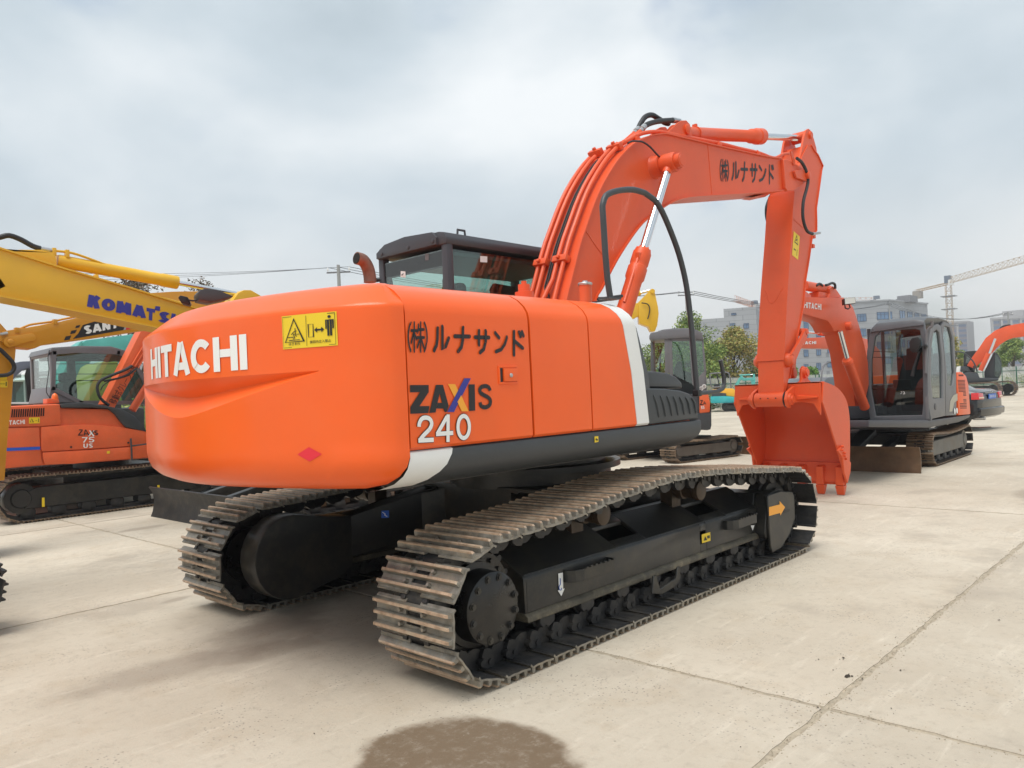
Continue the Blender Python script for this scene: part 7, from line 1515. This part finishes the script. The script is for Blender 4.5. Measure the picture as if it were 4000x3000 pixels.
def crane(u, depth, hm, tipu, tipd, tailu, taild, label, mm, jz=None):
    base = gd(u, depth, 0); o = bpy.data.objects.new('tower_crane', None); COL.objects.link(o); o.location = base; tag(o, label, 'crane')
    lattice(o, (0, 0, 0), (0, 0, hm), 1.9, 1.9, 2.3, mm, 'mast', .1); z = hm+.6
    tip = gd(tipu, tipd, 0)-base; tail = gd(tailu, taild, 0)-base; tip.z = tail.z = z
    lattice(o, (0, 0, z), tip, 1.6, 2.3, 3.0, mm, 'jib', .075, True); lattice(o, (0, 0, z), tail, 1.2, .8, 2.5, mm, 'counter_jib', .1)
    tl = tail*.94; tl.z = z; MB().bb(tl.x-1.6, tl.x+1.6, tl.y-1.6, tl.y+1.6, z-3.2, z-.2).build('counterweight', mat('crane_ballast', (.28, .24, .19), .8), o)
    MB().bb(-1.1, 1.1, -1.1, 1.1, z+.2, z+3).build('slewing_head', mat('crane_blue', (.08, .11, .16), .6), o); MB().bb(-2.6, -1.2, -2.2, -.6, z-1, z+1.2).build('operator_cab', WH, o)
    for zz_ in (hm-4.5, hm-9.5, hm-16):
        if zz_ > 5: MB().bb(-2.4, 2.4, -2.4, 2.4, zz_, zz_+.25).build('platform', GC2, o)
    return o
crane(3722, 300, 35.6, 4150, 235, 3594, 322, 'tall tower crane with long jib reaching to the right edge', CY)
crane(2962, 330, 32.5, 2886, 300, 3040, 352, 'tower crane whose jib tip shows left of the excavator arm', CR1)
crane(3440, 360, 35.3, 3200, 350, 3535, 365, 'tower crane with level jib just above the grey office roof', CR1)
# ---- poles and wires
PO = mat('concrete_pole', (.3, .3, .29), .8)
def pole(u, depth, h, label, arm=1.6):
    b = gd(u, depth, 0); o = bpy.data.objects.new('utility_pole', None); COL.objects.link(o); o.location = b; tag(o, label, 'utility pole')
    MB().cyl((0, 0, 0), (0, 0, h), .17, .11, n=10).build('pole', PO, o); s_ = RX.copy(); s_.z = 0; s_.normalize()
    MB().beam(-s_*arm/2+V((0, 0, h-.5)), s_*arm/2+V((0, 0, h-.5)), .08, .1).build('cross_arm', GC2, o)
    for k in (-.45, 0, .45): c = s_*arm*k+V((0, 0, h-.45)); MB().lathe(c, c+V((0, 0, .3)), [(0, .03), (.1, .03), (.12, .06), (.2, .06), (.22, .04), (.3, .03)], 8).build('insulator', WH, o)
    return b+V((0, 0, h-.15))
p1 = pole(1344, 52, 1.49+.0+ (1563-1032)*52/3023, 'utility pole between the exhaust pipe and the cab, far behind')
p2 = pole(2697, 75, 1.49+(1503-1132)*75/3023, 'slim utility pole behind the curved black handrail')
p3 = pole(3949, 120, 1.49+(1447-1218)*120/3023, 'utility pole in front of the right apartment tower')
p4 = pole(3487, 160, 1.49+(1468-1182)*160/3023, 'utility pole against the corner of the grey office building')
p0 = gd(-600, 60, 1.49+(1610-1000)*60/3023)
sd_ = RX.copy(); sd_.z = 0; sd_.normalize()
def wire(a, b, sag, r, label):
    pts = [a.lerp(b, i/16)+V((0, 0, -sag*4*(i/16)*(1-i/16))) for i in range(17)]; tag(MB().tube(pts, r, 5).build('power_line', CW), label, 'power line', 'overhead power lines')
for k in (-.7, 0, .7):
    wn = {-.7: 'left hand', 0: 'middle', .7: 'right hand'}[k]
    wire(p0+sd_*k+V((0, 0, k*.6)), p1+sd_*k+V((0, 0, .0)), .7, .012, wn+' one of three overhead wires running left from the pole by the exhaust pipe'); wire(p1+sd_*k, p2+sd_*k, 1.2, .018, wn+' one of three overhead wires crossing behind the cab and boom')
    wire(p2+sd_*k, p4+sd_*k, 1.6, .032, wn+' one of three overhead wires crossing before the office building'); wire(p4+sd_*k, p3+sd_*k, 2.0, .032, wn+' one of three overhead wires sagging between office corner and right tower')
# ---- dark shed and railing far left
SHD = bpy.data.objects.new('shed', None); COL.objects.link(SHD); b0 = gd(20, 34, 0); SHD.location = b0; tag(SHD, 'long dark grey shed roof behind the left machines', 'building')
b1 = gd(620, 34, 0)-b0; bk3 = FW.copy(); bk3.z = 0; bk3 = bk3.normalized()*8
SG = mat('shed_grey', (.10, .10, .10), .8, noise=.2, nscale=2)
MB().hexa([V((0, 0, 0)), b1, b1+bk3, bk3], [V((0, 0, 3.1)), b1+V((0, 0, 3.1)), b1+bk3+V((0, 0, 3.1)), bk3+V((0, 0, 3.1))]).build('wall', SG, SHD)
MB().hexa([V((0, 0, 3.1))-bk3*.1, b1+V((0, 0, 3.1))-bk3*.1, b1+bk3+V((0, 0, 3.9)), bk3+V((0, 0, 3.9))], [V((0, 0, 3.2))-bk3*.1, b1+V((0, 0, 3.2))-bk3*.1, b1+bk3+V((0, 0, 4.0)), bk3+V((0, 0, 4.0))]).build('roof', mat('shed_roof', (.17, .17, .17), .8), SHD)
c = gd(101, 30, 2.9); o = bpy.data.objects.new('yard_lamp', None); COL.objects.link(o); o.location = V((c.x, c.y, 0)); tag(o, 'white disc shaped yard lamp above the blue grey cab', 'lamp')
MB().lathe((0, 0, 2.8), (0, 0, 3.2), [(0, .5), (.03, .52), (.09, .3), (.14, .1), (.3, .1), (.34, .02)], 20).build('lamp_shade', WH, o); MB().cyl((0, .0, 0), (0, .0, 2.8), .04, n=8).build('pole', STL, o)
rr_ = random.Random(31); bs = MB()
for i in range(40): leaves(bs, gd(20+i*16, 26+rr_.uniform(-1, 3), rr_.uniform(.4, 1.5)), .7, 120, .08, rr_)
bs.build('shrubbery', LV, kind='stuff')
# air between us and the far towers
hz_ = MB().bb(-60, 900, -400, 500, -1.2, 46).build('haze', bpy.data.materials.new('haze'), kind='stuff')
hm = hz_.data.materials[0]; hm.use_nodes = True; t = hm.node_tree; t.nodes.clear(); o_ = t.nodes.new('ShaderNodeOutputMaterial'); v_ = t.nodes.new('ShaderNodeVolumePrincipled'); v_.inputs['Color'].default_value = (.93, .95, 1, 1); v_.inputs['Density'].default_value = .0011; v_.inputs['Anisotropy'].default_value = .2; t.links.new(v_.outputs[0], o_.inputs['Volume'])
